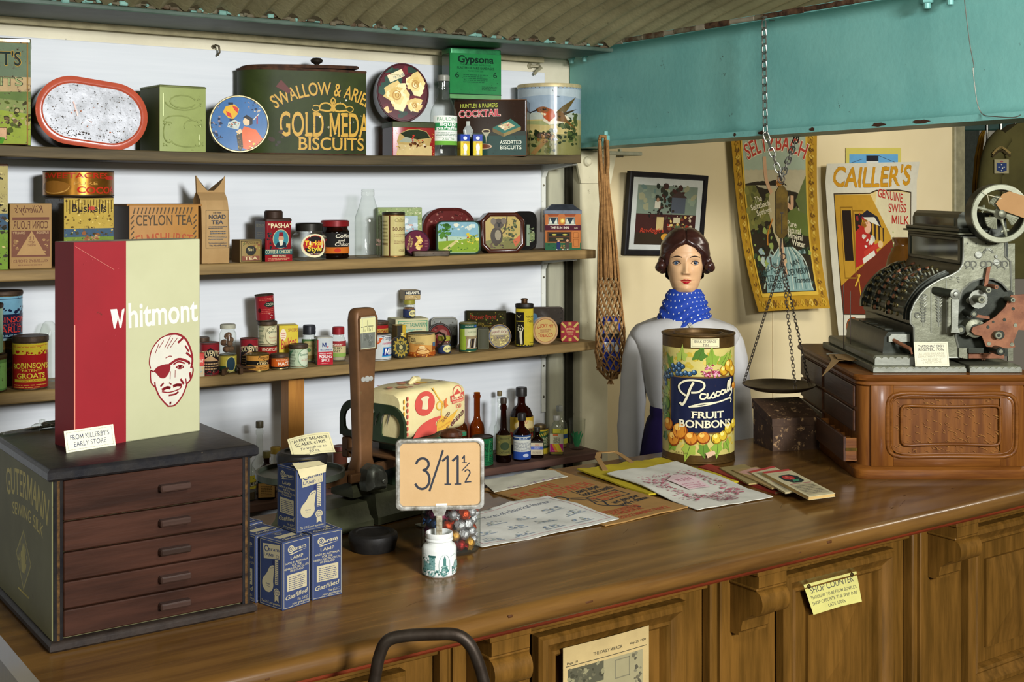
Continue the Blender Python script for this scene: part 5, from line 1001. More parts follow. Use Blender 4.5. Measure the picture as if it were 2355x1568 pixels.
DISC('tobacco_tin','dark brown rounded tin standing behind the cream tobacco tin','tin',1258,3,3.885,80,72,'#2e271f',[('s',-.45,.1,.45,.9,30,.03,['#3d342a','#1d1813'],4),('e',-.36,.6,.1,.2,'#3f5f74')],th=.03,delta=6,lean=3,rimc=mat('#332b23',.45,.4),edge='#26201a',kind='rr',rnd=.15,rimw=.04,group=SPI)
DISC('tobacco_tin','round cream tobacco tin with red lettering inside a wide rim','tin',1255,3,3.738,59,63,'#b59a5c',[('o',0,.5,.43,.43,.02,'#8a3a26'),tx('LUCKY HIT',0,.62,.12,.62,'#9a2f22',.014,arc=.5),('g',-.2,.44,.2,.58,2,'#8a5a40'),tx('TOBACCO',0,.26,.12,.60,'#9a2f22',.014,arc=-.35)],th=.03,delta=17,lean=3,rimc=mat('#a8865c',.5,0,'#8a6a44',40,.8,.1),edge='#5a4632',rimw=.08,group=SPI,rust=.1)
DISC('toffee_tin','small red and gold rounded square tin at the right end of the third shelf','tin',1311,3,3.745,43,46,'#7d1c24',[('p',[(-.08,.0),(.08,.0),(.08,1),(-.08,1)],'#a8903c')] + [('l',[(sx * .44,sy * .44 + .5),(sx * .12,sy * .12 + .5)],.1,'#b09a4a') for sx in (-1,1) for sy in (-1,1)] + [('p',[(-.5,.44),(.5,.44),(.5,.56),(-.5,.56)],'#a8903c'),('e',0,.5,.31,.31,'#8a1f28'),tx('DEVONIA',0,.60,.09,.46,'#c8a86a',.014,arc=.6),tx('SUPERIOR',0,.46,.06,.38,'#c8a86a',.01),tx('TOFFEE',0,.34,.06,.3,'#c8a86a',.01)],th=.03,delta=8,lean=4,rimc=ink('#8a2028','tin',.1),edge='#2c3424',kind='rr',rnd=.12,rimw=.03,group=SPI,rust=.1,dish=-.001)

# ------------------------------------------------------------------ lowest shelf
NECK = [(.95,0),(1,.03),(1,.46),(.9,.53),(.5,.60),(.42,.66),(.42,.92),(.5,.925),(.5,.96),(.42,.965),(.42,1)]
LONG = [(.95,0),(1,.03),(1,.40),(.92,.46),(.55,.52),(.44,.56),(.36,.86),(.44,.87),(.44,.93),(.38,.935),(.36,1)]
MEDI = [(.93,0),(1,.03),(1,.58),(.93,.66),(.62,.74),(.36,.79),(.33,.84),(.33,.97),(.38,1)]
BOT('round_bottle','squat amber bottle half hidden behind the bread loaf and scale tray','bottle',1050,4,3.87,54,925,[(.95,0),(1,.04),(1,.5),(.9,.64),(.5,.74),(.3,.8),(.3,1)],AMBER,'#2a2520',.05,1.2,group=BTL)
BOT('sauce_bottle','tall empty amber bottle with a long neck','bottle',1097,4,3.83,34,902,NECK,AMBER,group=BTL)
CYL('toffee_pot','green tin of toffee wrapped in a dark printed label, next to the price sign','tin',1110,4,3.745,49,1002,'#1a5a34',[tx('TAYLORS',.35,.66,.13,.8,'#14301f',.016),tx('ALOE',.35,.50,.13,.6,'#14301f',.016),('g',.0,.08,.75,.44,6,'#14361f'),('l',[(.3,.2),(.34,.9)],.02,'#3f7a4a'),('s',-.2,.3,.6,.95,12,.02,['#8a7a3c','#3a2a1a'],3)],None,group=BTL,rust=.2,rim=mat('#3d3020',.5,.4,'#241a10',60,1),lidart=None)
BOT('sauce_bottle','clear glass bottle behind the castor oil bottle, with a brown cap','bottle',1149,4,3.875,26,899,LONG,CLEAR,'#6b5c3c',.05,1.25,group=BTL)
BOT('castor_oil_bottle','slim dark brown bottle of castor oil with a green paper label','bottle',1158,4,3.745,35,914,LONG,BROWN,'#3a2e26',.06,1.2,group=BTL,liquid=(mat('#1c0d05',.4),.42),lab=(.13,.46,'#5d5a2c',[('s',-.9,0,.9,1,24,.06,['#6d6a34','#4a4a26','#7d7038'],4),('e',.1,.46,.32,.2,'#2e3a22'),tx('Bickfords',.1,.80,.09,.7,'#2e2a1a',.008,.2),tx('CASTOR OIL',.1,.10,.09,.75,'#2e2a1a',.01),('f',-.6,.02,.8,.98,.015,'#7d4a24')],1.2))
BOT('medicine_bottle','large dark brown bottle with a yellow and red label at the back','bottle',1199,4,3.84,55,890,[(.95,0),(1,.03),(1,.54),(.97,.62),(.74,.74),(.38,.80),(.33,.84),(.33,.97),(.38,1)],BROWN,'#2a2724',.09,1.25,group=BTL,liquid=(mat('#160a04',.4),.6),lab=(.16,.62,'#b5a060',[R_(-.6,.55,.9,1,'#b8962c'),('e',.2,.84,.1,.06,'#a83a28'),('e',.2,.7,.5,.2,'#c2ae78'),tx('LARKINS',.22,.50,.08,.9,'#a83a2a',.014),R_(-.6,.28,.9,.44,'#a8402f'),tx('OIL OF',.3,.32,.08,.5,'#d8b8a0',.01)],.62))
BOT('medicine_bottle','small brown bottle with a blue and white label and black cap','bottle',1200,4,3.735,41,950,MEDI,BROWN,'#262422',.10,1.25,group=BTL,liquid=(mat('#1f0d05',.4),.5),lab=(.05,.62,'#bcbdb0',[R_(-.9,.80,.9,1,'#26406a'),tx('ELLISOL',.1,.83,.06,.5,'#b8c0c8',.01),R_(-.9,0,.9,.32,'#1f3f86'),('e',.25,.16,.18,.07,'#a8b0c0'),('g',-.5,.38,.7,.72,7,'#6b7078'),R_(-.9,.90,.9,.93,'#bcbdb0')],.9))
CYL('tonic_tin','dark green and yellow tin with a small stepped lid, behind the small bottles','tin',1242,4,3.80,38,975,'#26402c',[('p',[(-.2,.4),(.9,.4),(.9,.98),(.0,.98)],'#2a4a30'),R_(-1.57,.9,1.57,.97,'#b0982c'),tx('Wilkins',.35,.74,.12,.8,'#c2a838',.01,.25,0,.3),tx('MAGIC',.4,.56,.10,.6,'#b8b48c',.012),tx('BAKING',.4,.44,.10,.6,'#b8b48c',.012),tx('POWDER',.4,.32,.10,.65,'#b8b48c',.012),R_(-1.57,.0,1.57,.22,'#b8a02c')],(mat('#5a4a2c',.4,.5),.12,.72),group=BTL)
BOT('medicine_bottle','tiny square brown bottle with a white and blue poison label','bottle',1235,4,3.735,30,982,MEDI,BROWN,'#26231f',.10,1.3,group=BTL,rect=.7,liquid=(mat('#1a0c06',.4),.5),lab=(.14,.64,'#b5a88a',[R_(-.95,.86,.95,1,'#1f1c1a'),tx('POISON',0,.66,.09,.6,'#a83a34',.012),R_(-.95,.36,.95,.60,'#4a5a9a'),tx('TINCTURE OF',0,.49,.07,.9,'#c8c8c8',.008),tx('IODINE',0,.39,.07,.8,'#c8c8c8',.008),('g',-.7,.08,.7,.3,3,'#6b6050')],.93))
BOT('essence_bottle','small clear flat bottle of vanilla essence with a bright multi-coloured label','bottle',1280,4,3.735,33,955,[(.94,0),(1,.03),(1,.62),(.9,.74),(.5,.84),(.36,.88),(.36,1)],CLEAR,'#b9b8ac',.08,1.3,group=BTL,rect=.6,liquid=(mat('#8a7a2c',.2),.16),lab=(.10,.60,'#bcb896',[R_(-.9,0,.9,.44,'#a8246a'),('p',[(-.4,.44),(.3,.44),(.9,.0),(.2,.0)],'#c8b02c'),('p',[(-.7,.44),(-.4,.44),(.2,0),(-.2,0)],'#c8782c'),R_(-.5,.88,.2,.98,'#c8683a'),tx('VANILLA',.0,.66,.15,.84,'#3a3a1f',.02),tx('ESSENCE',.0,.49,.15,.9,'#3a3a1f',.02),('g',-.6,.05,.6,.1,1,'#c8a0a8')],.93),lab2=(.62,.74,'#c2b83c',[],.5))
BOT('essence_bottle','taller clear bottle with a yellow and blue label behind the vanilla essence','bottle',1287,4,3.84,36,932,[(.94,0),(1,.03),(1,.52),(.93,.62),(.5,.76),(.36,.82),(.36,1)],CLEAR,'#9a9c92',.09,1.2,group=BTL,lab=(.12,.50,'#b5b03c',[R_(-.9,.35,.9,.65,'#26406a')],.9),liquid=(mat('#7d6a1c',.2),.25))
t = BOT('tumbler','ribbed clear drinking glass with a green plant motif at the end of the lowest shelf','glass',1327,4,3.775,39,963,[(.84,0),(.88,.04),(.90,.5),(.96,.75),(.98,.80),(.96,.83),(.98,.87),(.97,.9),(1,1)],CLEAR,group=BTL,part='glass_body',lab=(.1,.7,'#3a8a5a',[],.001))
X,s,ph = spot(1327,3.775); r = 39 * s / 2; lb = [c for c in t.children if c.name.startswith('label')][0]; bpy.data.objects.remove(lb)
g = G(); g.on(cylmap(r * .93),2 * r,.09,.004,'satin',0,ov=.012)
for q in range(7): g.art([('l',[(-.1 + .03 * q,.05),(-.25 + .09 * q,.45 + .08 * (q % 3)),(-.35 + .12 * q,.55 + .1 * (q % 2))],.06,'#2f7a4a')])
g.build('painted_plant',t)
# left of and behind the scales
BOT('sauce_bottle','tall empty clear sauce bottle beside the silk cabinet','bottle',597,4,3.80,38,968,LONG,CLEAR,'#4a4432',.06,1.3,group=BTL)
BOT('cordial_bottle','clear bottle with yellow and black label half hidden by the silk cabinet','bottle',572,4,3.74,34,1040,MEDI,CLEAR,'#5a503a',.07,1.2,group=BTL,liquid=(mat('#4a3a1c',.4),.2),lab=(.28,.58,'#b0a030',[R_(-1,.2,1,.5,'#26261f'),tx('LEAD',.5,.24,.22,.8,'#c8c0a0',.02),('s',-.8,.5,.9,1,8,.12,['#5d7a2a','#8a9a34'],4)],1.0))
BOT('essence_bottle','small brown bottle of almond flavour with a dark green and tan label','bottle',613,4,3.725,41,1037,MEDI,BROWN,'#6b6230',.09,1.2,group=BTL,rect=.6,liquid=(mat('#1c0a05',.4),.56),lab=(.06,.62,'#b0884a',[R_(-.9,.58,.9,1,'#1f4a42'),tx('IMITATION',.05,.84,.09,.9,'#a8b078',.01),tx('ALMOND',.05,.72,.10,.9,'#b8bc84',.014),tx('FLAVOR',.05,.60,.10,.9,'#b8bc84',.014),('g',-.6,.1,.6,.5,6,'#5a4428')],.9))
BOT('essence_bottle','small clear jar with a gold cap standing behind the almond flavour bottle','jar',634,4,3.80,26,1027,[(.95,0),(1,.04),(1,.7),(.8,.8),(.76,1)],CLEAR,'#a08434',.10,1.2,group=BTL)
CYL('spice_tin','dark red capped tin seen between the scale pan and column','tin',782,4,3.82,34,1024,'#4a2a20',[],('#4a221c',.14),group=BTL)
CYL('cayenne_tin','red cayenne pepper tin with yellow letters low behind the scale pan','tin',768,4,3.74,30,1080,'#a02418',[tx('CAYENNE',0,.6,.16,.9,'#d8b42c',.02),tx('PEPPER',0,.3,.16,.8,'#d8b42c',.02)],None,group=BTL)
CYL('cream_pot','cream coloured stoneware pot low behind the scale hinge','pot',862,4,3.72,28,1072,'#b09a68',[('s',-1,0,1,1,14,.05,['#8a7448','#c8b484'],3)],None,group=BTL,part='pot_body')
CYL('cocoa_tin','dark purple-brown tin with white letters behind the scale column','tin',848,4,3.84,44,1012,'#2e1a1c',[R_(.2,.5,.9,.9,'#4a2024'),('t','OXO',.5,.62,.14,.4,'#c8bca0',.02,0,0,-1.3)],None,group=BTL)
CYL('terracotta_pot','round orange-brown pot behind the weighing beam','pot',888,4,3.76,44,1062,'#7d3f24',[],None,group=BTL,part='pot_body',gloss='satin')
# ------------------------------------------------------------------ on the silk cabinet
CT_Z = .92; CAB_Z = .92 + .3205
PAPER = lambda h,h2=None: mat(h,.85,0,h2,14,.5,0,.15,bsc=40)
def ray_loc(px,d):
 a,b = ray(px); return Vector((a * d,b * d,0))
t = thing('display_box','large red and cream shop display box with a drawn one-eyed man, on the silk cabinet','box',(0,0,CAB_Z),rad(10))
bw,bd,bh = .268,.078,.388
c0 = Vector((.686,2.402,0)); rz = rad(10)
t.location = c0 + Vector((cos(rz),sin(rz),0)) * bw / 2 + Vector((-sin(rz),cos(rz),0)) * bd / 2 + Vector((0,0,CAB_Z))
BRED,BCRM = mat('#82181f',.5,0,'#73151b',5,.6,.02,.05),mat('#a5a582',.5,0,'#9b9b78',5,.7,.02,.05)
g = G(); g.bx(-bw / 2,bw / 2,-bd / 2,bd / 2,0,bh,BCRM,.0015)
g.on(lambda u,v,h: (-bw / 2 - h,-u,v),bd,bh,None,'satin',0); g.art([R_(-.5,0,.5,1,BRED)])
g.on(lambda u,v,h: (u,v,bh + h),bw,bd,None,'satin',0,ov=-bd / 2); g.art([R_(-.5,0,.5,1,'#8a8a72'),R_(-.5,0,-.2,.3,'#7a5048')])
g.on(lambda u,v,h: (u,-bd / 2 - h,v),bw,bh,None,'satin',0)
WH = '#c4c4ba'; RD = '#73151b'
g.art([R_(-.5,0,-.105,1,BRED)])
g.art([('p',[(-.226,.665),(-.176,.665),(-.152,.60),(-.136,.66),(-.118,.665),(-.118,.655),(-.142,.57),(-.155,.57),(-.168,.62),(-.188,.57),(-.2,.57)],WH),tx('hitmont',.193,.572,.118,.57,WH,.018,0,0,.02)])
HX,HY = .26,.335
def fp(pts): return [(HX + x * .19,HY + y * .185) for x,y in pts]
g.art([('p',fp([(-.1,.98),(.25,.95),(.6,.80),(.86,.45),(.9,.2),(.92,-.02),(.85,-.3),(.66,-.45),(.45,-.78),(.15,-1),(-.15,-1.0),(-.5,-.72),(-.7,-.45),(-.88,-.3),(-.9,.1),(-.95,.25),(-.85,.6),(-.5,.9)]),'#b8b5a6')])
g.art([('c',fp(P),w_,RD) for P,w_ in (
 ([(-.1,.98),(.25,.97),(.6,.82),(.84,.5),(.92,.2),(.86,.0)],.011),([(.92,.02),(.95,-.1),(.85,-.32),(.68,-.44),(.62,-.55),(.45,-.78),(.15,-.99),(-.15,-1.0)],.008),([(-.15,-1),(-.5,-.72),(-.68,-.45),(-.72,-.3)],.008),([(-.72,-.42),(-.88,-.28),(-.9,.02),(-.8,0)],.007),([(-.9,.1),(-.95,.28),(-.85,.6),(-.5,.88),(-.1,.98)],.006),
 ([(-.1,.14),(.3,.27),(.7,.18),(.78,.12)],.013),([(.1,.14),(.3,.2),(.56,.14)],.008),([(.2,.05),(.36,.10),(.52,.04),(.36,.0),(.2,.05)],.006),([(.34,.06),(.40,.06)],.014),([(-.05,-.05),(-.06,-.25)],.004),([(.16,-.03),(.15,-.22)],.003),
 ([(-.38,-.52),(-.2,-.48),(-.08,-.5)],.015),([(.1,-.46),(.25,-.44),(.42,-.46)],.015),([(-.4,-.58),(-.1,-.62),(.3,-.57),(.44,-.5)],.006),([(-.1,-.70),(.15,-.69),(.28,-.64)],.009),([(.4,-.3),(.52,-.42)],.011),([(.62,-.3),(.66,-.5)],.006),([(-.36,-.35),(-.46,-.42)],.009),([(-.1,-.36),(-.02,-.4)],.006),([(-.05,-.9),(-.06,-.94)],.01),([(-.25,.34),(-.1,.38),(.0,.37)],.004),
 ([(-.7,.5),(-.55,.75)],.003),([(-.55,.62),(-.35,.82)],.003),([(-.3,.62),(-.05,.92)],.003),([(-.2,.60),(.05,.86)],.003),([(-.05,.62),(.25,.86)],.003),([(.3,.74),(.48,.84)],.011),([(.6,.62),(.75,.46)],.008),([(.66,.42),(.86,.3)],.011),([(.8,-.15),(.84,-.3)],.011))])
g.art([('p',smooth_pts(fp([(-.8,.0),(-.55,.14),(-.1,.16),(-.08,-.02),(-.28,-.2),(-.5,-.18),(-.68,-.04),(-.8,.0)]))[:-1],RD),('s',-.45,.3,-.12,.95,10,.004,['#8a2028','#b04048'],4),('l',[(-.49,.98),(-.2,.86)],.002,'#b86a5c'),('l',[(-.495,.05),(-.495,.6)],.004,'#c8806a')])
g.build('box_body',t)
t = thing('label_card','small white handwritten card leaning against the foot of the red and cream box','card',(.666 + .049,2.391,CAB_Z),rad(12))
t.rotation_euler = (rad(-14),0,rad(12)); SS = '#3a3f5c'
def card(t,w,h,col,ops,th=.0008,bend=0.,name='card_sheet'):
 g = G(); n = 10
 def S(u,v,hh): return (u,-th - hh + bend * ((u / w) ** 2 * 4),v)
 vs = []; fs = []
 for k,y in ((0,0),(1,-th)):
  for j in range(2):
   for i in range(n + 1):
    u = w * (i / n - .5); vs.append((u,y + bend * ((u / w) ** 2 * 4),h * j))
 for k in range(2):
  o = k * 2 * (n + 1)
  for i in range(n): fs.append((o + i,o + i + 1,o + n + 2 + i,o + n + 1 + i))
 m_ = (n + 1) * 2
 for i in range(n): fs += [(i,i + 1,m_ + i + 1,m_ + i),(n + 1 + i,n + 2 + i,m_ + n + 2 + i,m_ + n + 1 + i)]
 fs += [(0,n + 1,m_ + n + 1,m_),(n,2 * n + 1,m_ + 2 * n + 1,m_ + n)]
 g.add(vs,fs,PAPER(col)); g.on(S,w,h,w / n if bend else None,'paper',0); g.art(ops); return g.build(name,t)
def frame_ops(c='#4a4a4a',x=.45,y=.1,w=.012): return [('f',-x,y,x,1 - y,w,c)]
card(t,.100,.040,'#dedbb8',frame_ops('#5a5a5a',.46,.09) + [tx("FROM KILLERBY'S",0,.55,.22,.80,SS,.004),tx('EARLY STORE',-.01,.22,.22,.66,SS,.004)])
p = atZ(62,992,CAB_Z)
t = thing('scissors','steel scissors lying on the silk cabinet beside the red and cream box','scissors',(p.x,p.y,CAB_Z),rad(18))
STL = mat('#8f8f88',.3,.9,'#5d5d58',30,1,.1)
for q in (-1,1):
 g = G(); g.prism([(-.055,.004 * q),(.03,.007 * q),(.03,-.004 * q),(-.05,-.001 * q)],2,.002 + .002 * (q > 0),.004 + .002 * (q > 0),STL)
 g.tube([(.03,.0015 * q,.004),(.05,-.008 * q,.005)],.003,STL,8)
 g.tube([(.068 + .022 * cos(a),-.016 * q + .012 * sin(a),.006) for a in [2 * pi * i / 20 for i in range(20)]],.0028,STL,8,closed=True); g.build('scissor_blade',t)
p = atZ(97,986,CAB_Z)
t = thing('jar_lid','small clear glass lid on the silk cabinet behind the red and cream box','lid',(p.x,p.y,CAB_Z)); g = G(); g.lathe([(.022,0),(.022,.006),(.016,.010),(.005,.012),(.006,.018),(0,.02)],CLEAR,24,cap1=False); g.build('lid_glass',t)

# ------------------------------------------------------------------ lamp cartons
OB,OC = '#2d3858','#a2997a'
def o_text(): return [('f',-.46,.02,.46,.98,.006,OC),('o',-.20,.87,.115,.055,.018,OC),('o',-.20,.87,.055,.026,.012,OC),tx('sram',.12,.845,.055,.46,OC,.02,0,0,.06,1),('p',[(-.28,.80),(.38,.835),(-.2,.785)],OC),tx('LAMP',0,.715,.05,.46,OC,.006),tx('MADE IN AUSTRALIA',0,.655,.028,.80,OC,.016),tx('FOR THE',0,.615,.028,.34,OC,.016),tx('GENERAL ELECTRIC CO. LTD.',0,.575,.028,.88,OC,.016),tx('OF ENGLAND',0,.535,.028,.48,OC,.016),R_(-.34,.26,.36,.50,OC),('g',-.28,.28,.30,.48,7,'#4a4c5c'),tx('Gasfilled',-.02,.155,.062,.80,OC,.014,.3,0,.10),tx('The G.E.C.',.2,.09,.035,.4,OC,.006,.3),tx('your guarantee.',.14,.045,.035,.62,OC,.006,.3)]
def o_lamp(): return [('f',-.46,.02,.46,.98,.006,OC),('p',[(-.34,.92),(.38,.95),(.38,.74),(-.30,.70)],OC),('o',-.18,.855,.10,.048,.016,OB),tx('sram',.14,.84,.05,.46,OB,.01,0,0,.06,1),tx('LAMP',-.08,.745,.045,.44,OB,.0),('f',.24,.75,.34,.79,.004,OB),
 ('p',[(.07,.60),(.17,.62),(.19,.72),(.08,.71)],'#1c2448'),('e',-.13,.34,.24,.125,OC,28),('p',smooth_pts([(-.30,.42),(-.16,.50),(-.03,.60),(.14,.625),(.13,.53),(.10,.42),(.10,.34)]) + [(-.1,.3)],OC),('l',[(-.02,.575),(.13,.60)],.008,OB),tx('Osram',-.12,.33,.02,.18,OB),('l',[(-.18,.31),(-.04,.30)],.004,OB),
 R_(.18,.36,.32,.72,OC),('g',.19,.37,.31,.71,12,OB),('p',[(.25 + (.13 if i % 2 else .115) * cos(i * pi / 9),.245 + (.065 if i % 2 else .057) * sin(i * pi / 9)) for i in range(18)],OC),('o',.25,.245,.09,.045,.008,OB),tx('GEC',.25,.235,.022,.11,OB,.01),('p',[(.17,.2),(.33,.2),(.34,.1),(.25,.13),(.17,.1)],OC),tx('The G.E.C. your guarantee.',0,.055,.032,.82,OC,.006,.3)]
LW,LH = .070,.131
CRD = mat(OB,.7,0,'#293452',20,.6,.03,.05,rh='#8a8468')
def lamp_box(lab,corner,rz,z,front,side,h=LH,openf=False,topops=None):
 c = corner + Vector((cos(rz),sin(rz),0)) * LW / 2 + Vector((-sin(rz),cos(rz),0)) * LW / 2
 t = thing('lamp_carton',lab,'carton',(c.x,c.y,z),rz,'blue lamp cartons')
 g = G(); g.bx(-LW / 2,LW / 2,-LW / 2,LW / 2,0,h,CRD,.0012); e = LW / 2
 g.on(lambda u,v,hh: (u,-e - hh,v),LW,h,None,'paper',0).art(front)
 g.on(lambda u,v,hh: (-e - hh,-u,v),LW,h,None,'paper',0).art(side)
 g.on(lambda u,v,hh: (u,v,h + hh),LW,LW,None,'paper',0,ov=-e).art([('f',-.47,.03,.47,.97,.02,OC),R_(-.30,.36,.34,.62,OC),tx('Gasfilled',0,.16,.12,.7,OC,.012,.3),('o',.0,.8,.1,.1,.02,OC)])
 g.build('carton_body',t)
 if openf:
  g = G(); g.add([(-e,-e - .002,h - .001),(e,-e - .002,h - .001),(e,-.01,h + .004),(-e,-.02,h + .010)],[(0,1,2,3)],PAPER('#b8ae86')); g.add([(-e,e,h),(e,e,h),(e,-.005,h + .006),(-e,-.012,h + .014)],[(0,1,2,3)],PAPER('#b0a680'))
  g.add([(-e,-e - .0025,h + .001),(e * .98,-e - .0025,h + .001),(e * .9,-e - .0035,h - .014),(-e * .8,-e - .004,h - .018)],[(0,1,2,3)],PAPER('#b8ae86')); g.build('open_flap',t)
 return t
pA = atZ(650,1405,CT_Z)
lamp_box('blue lamp carton at the front of the stack, below the top one',pA,rad(15),CT_Z,o_text(),o_lamp())
pB = pA + Vector((cos(rad(15)),sin(rad(15)),0)) * (LW + .005) + Vector((0,.003,0))
lamp_box('blue lamp carton at the right of the stack, nearest the black weight',pB,rad(4),CT_Z,o_text(),o_lamp())
pD = pA + Vector((-sin(rad(15)),cos(rad(15)),0)) * (LW + .006) + Vector((-.004,0,0))
lamp_box('blue lamp carton wedged between the silk cabinet and the front lamp carton',pD,rad(13),CT_Z,o_lamp(),o_text())
lamp_box('dark blue lamp carton at the very back of the stack by the silk cabinet',pD + Vector((-.006,.082,0)),rad(17),CT_Z,o_text(),o_lamp())
pC = atZ(682,1228,CT_Z + LH)
lamp_box('blue lamp carton with an open flap, topmost of the stack',pC,rad(8),CT_Z + LH + .0005,o_lamp(),o_text(),.126,True)

# ------------------------------------------------------------------ balance scales
AG = mat('#4d4f3a',.45,.2,'#3a3c2a',12,1,.2,.25,rh='#4f3720',bsc=40)
AB = mat('#6a4a2e',.45,.2,'#523a24',8,1,.15,.15,rh='#5d4a2c',bsc=30)
ADG = mat('#22301f',.4,.2,'#2e3b28',14,1,.1,.15)
O = Vector((1.459,2.739,CT_Z)); SRZ = rad(14)
t = thing('balance_scales','old brown and green cast iron shop scales with a tall tapering column','scales',O,SRZ)
g = G()   # base casting along local x
def trap(g,x0,x1,y,z0,z1,ins,m): g.loops([[(x0 + i * .4,-y + i,z),(x1 - i * .4,-y + i,z),(x1 - i * .4,y - i,z),(x0 + i * .4,y - i,z)] for i,z in ((0,z0),(0,z0 + (z1 - z0) * .25),(ins * .5,z0 + (z1 - z0) * .45),(ins,z1))],m)
trap(g,-.20,-.01,.075,.004,.062,.018,AG); trap(g,.0,.235,.08,.004,.074,.02,AG)
g.bx(-.19,.22,-.05,.05,.0,.006,AG); trap(g,-.045,.065,.04,.07,.125,.014,AG); g.build('base',t)
g = G()
for y in (-.028,.028): g.prism([(-.19,.118),(-.15,.105),(.0,.112),(.19,.13),(.19,.152),(.02,.138),(-.14,.130),(-.19,.138)],1,y - .006,y + .006,AB)
g.bx(-.06,.05,-.05,-.036,.108,.13,AB,.003); g.build('beam',t)
g = G(); g.lathe([(.012,.07),(.012,.128),(.03,.132),(.09,.140),(.1035,.146),(.1035,.160),(.098,.160),(.096,.152),(.0,.150)],mat('#4a5044',.4,.5,'#3a3f34',14,1,.1,.1),56,(-.1736,0,-.006),cap1=False); g.build('weight_pan',t)
g = G()   # column, facing the shopper
cx_ = -.004
def csec(z,w,d,y0,r): return [(cx_ + x,y0 + y,z) for x,y in rrect(w,d,r,4)]
g.loops([csec(z,w,d,y0,r) for z,w,d,y0,r in ((.118,.060,.050,-.022,.012),(.140,.058,.045,-.024,.012),(.160,.045,.036,-.026,.008),(.19,.0435,.032,-.027,.006),(.35,.056,.034,-.027,.006),(.455,.068,.036,-.027,.007),(.495,.072,.036,-.027,.009),(.512,.070,.034,-.027,.011),(.5205,.060,.030,-.027,.012),(.523,.046,.024,-.027,.010))],AB)
g.build('column',t,smooth=40)
yc = -.0455
g = G(); o_ = [(-.024,.425),(.026,.425),(.0275,.496),(.024,.503),(-.022,.503),(-.0265,.496)]
g.prism([(cx_ + x,z) for x,z in o_],1,yc - .0004,yc + .002,mat('#a8a88c',.6));
g.on(lambda u,v,h: (cx_ + u,yc - .0006 - h,.425 + v),.05,.078,None,'paper',0)
g.art([R_(-.48,.5,.5,.95,'#b9b784'),R_(-.46,.03,.48,.5,'#5d6058'),('s',-.3,.1,.3,.45,14,.08,['#6d706a','#4f524a'],3),('l',[(0,.55),(0,.88)],.012,'#3a3a30'),('l',[(-.4,.68),(-.06,.70)],.02,'#3a3a30'),('l',[(.06,.70),(.36,.69)],.02,'#3a3a30')] + [('l',[(x,.54),(x,.6 + .05 * (i % 2))],.012,'#3a3a30') for i,x in enumerate((-.36,-.26,-.16,.1,.2,.3))] + [('l',[(-.3,.95),(-.36,.2)],.006,'#c8c8b0')])
g.build('dial_window',t)
g = G(); fr = [(cx_ + x * 1.12,(z - .464) * 1.08 + .464) for x,z in o_]; n = len(o_)
g.loops([[(x,y,z) for x,z in P] for P,y in (([(cx_ + a,b) for a,b in o_],yc - .0004),([(cx_ + a,b) for a,b in o_],yc - .003),(fr,yc - .0035),(fr,yc + .001))],AB,False,False); g.build('dial_frame',t)
g = G(); STB2 = mat('#a9aaa2',.4,.3); g.lathe([(.008,0),(.007,.002)],STB2,16); g.X = TR(-.0125,0,0); g.lathe([(.0065,0),(.0055,.0017)],STB2,14); g.X = TR(.0125,0,0); g.lathe([(.0065,0),(.0055,.0017)],STB2,14); g.X = TR(0,0,0); g.cb((0,0,.0006),(.026,.008,.0014),STB2)
b = g.build('badge',t,(cx_,yc + .001,.352)); b.rotation_euler = (pi / 2,0,0)
GM = mat('#757a72',.4,.6,'#4a4c44',16,1,.2,.15)
g = G(); g.prism([(-.028,.088),(.03,.084),(.036,.100),(.034,.122),(.020,.142),(-.006,.150),(-.026,.140),(-.032,.11)],1,-.070,-.046,GM); g.loops([[(.002 + (x - .002) * k,y,.115 + (z - .115) * k) for x,z in ((-.028,.088),(.03,.084),(.036,.100),(.034,.122),(.020,.142),(-.006,.150),(-.026,.140),(-.032,.11))] for k,y in ((1,-.070),(.8,-.082),(.6,-.086))],GM); g.lathe([(0,0),(.005,0),(.005,.002)],STL,12,(0,0,0)) if False else None
g.build('pivot_cap',t,smooth=30)
g = G(); g.lathe([(.0055,0),(.0055,.002),(.004,.003)],mat('#8a8d84',.35,.8),14); b = g.build('screw',t,(.012,-.0855,.108)); b.rotation_euler = (pi / 2,0,0)
# goods tray with its cast end frame
TZ = .1975; tx0,tx1,ty = .058,.268,.117
g = G(); g.bx(tx0,tx1,-ty,ty,TZ - .012,TZ,mat('#5f5f48',.6,0,'#4a3f2a',7,1,.1,.15,(1,3,3)),.002); g.bx(tx0,tx1,-ty - .002,-ty,TZ - .012,TZ - .002,mat('#2c6a4a',.5)); g.build('goods_tray',t)
g = G(); o_ = rrect(.234,.086 * 2,.06,8); o_ = [(y,z) for y,z in o_ if z >= -.0001]; o_ = [p_ for p_ in o_]
P = [(y,TZ - .004 + z) for y,z in o_]; P = sorted(P,key=lambda q: math.atan2(q[1] - TZ - .02,q[0]))
def frame_plate(g,outer,holes,x0,x1,m):
 for xx in (x0,x1):
  tri = tessellate_polygon([[Vector((a,b,0)) for a,b in outer]] + [[Vector((a,b,0)) for a,b in h] for h in holes]); flat = outer + [q for h in holes for q in h]
  g.add([(xx,a,b) for a,b in flat],[tuple(q) for q in tri],m)
 for lp in [outer] + holes:
  n = len(lp); g.add([(x0,a,b) for a,b in lp] + [(x1,a,b) for a,b in lp],[(i,(i + 1) % n,n + (i + 1) % n,n + i) for i in range(n)],m)
outer = [(-.117,TZ - .006),(.117,TZ - .006)] + [(.117 - .05 + .05 * cos(rad(a)),TZ + .036 + .05 * sin(rad(a))) for a in range(0,91,15)] + [(-.117 + .05 - .05 * sin(rad(a)),TZ + .036 + .05 * cos(rad(a))) for a in range(0,91,15)]
holes = []
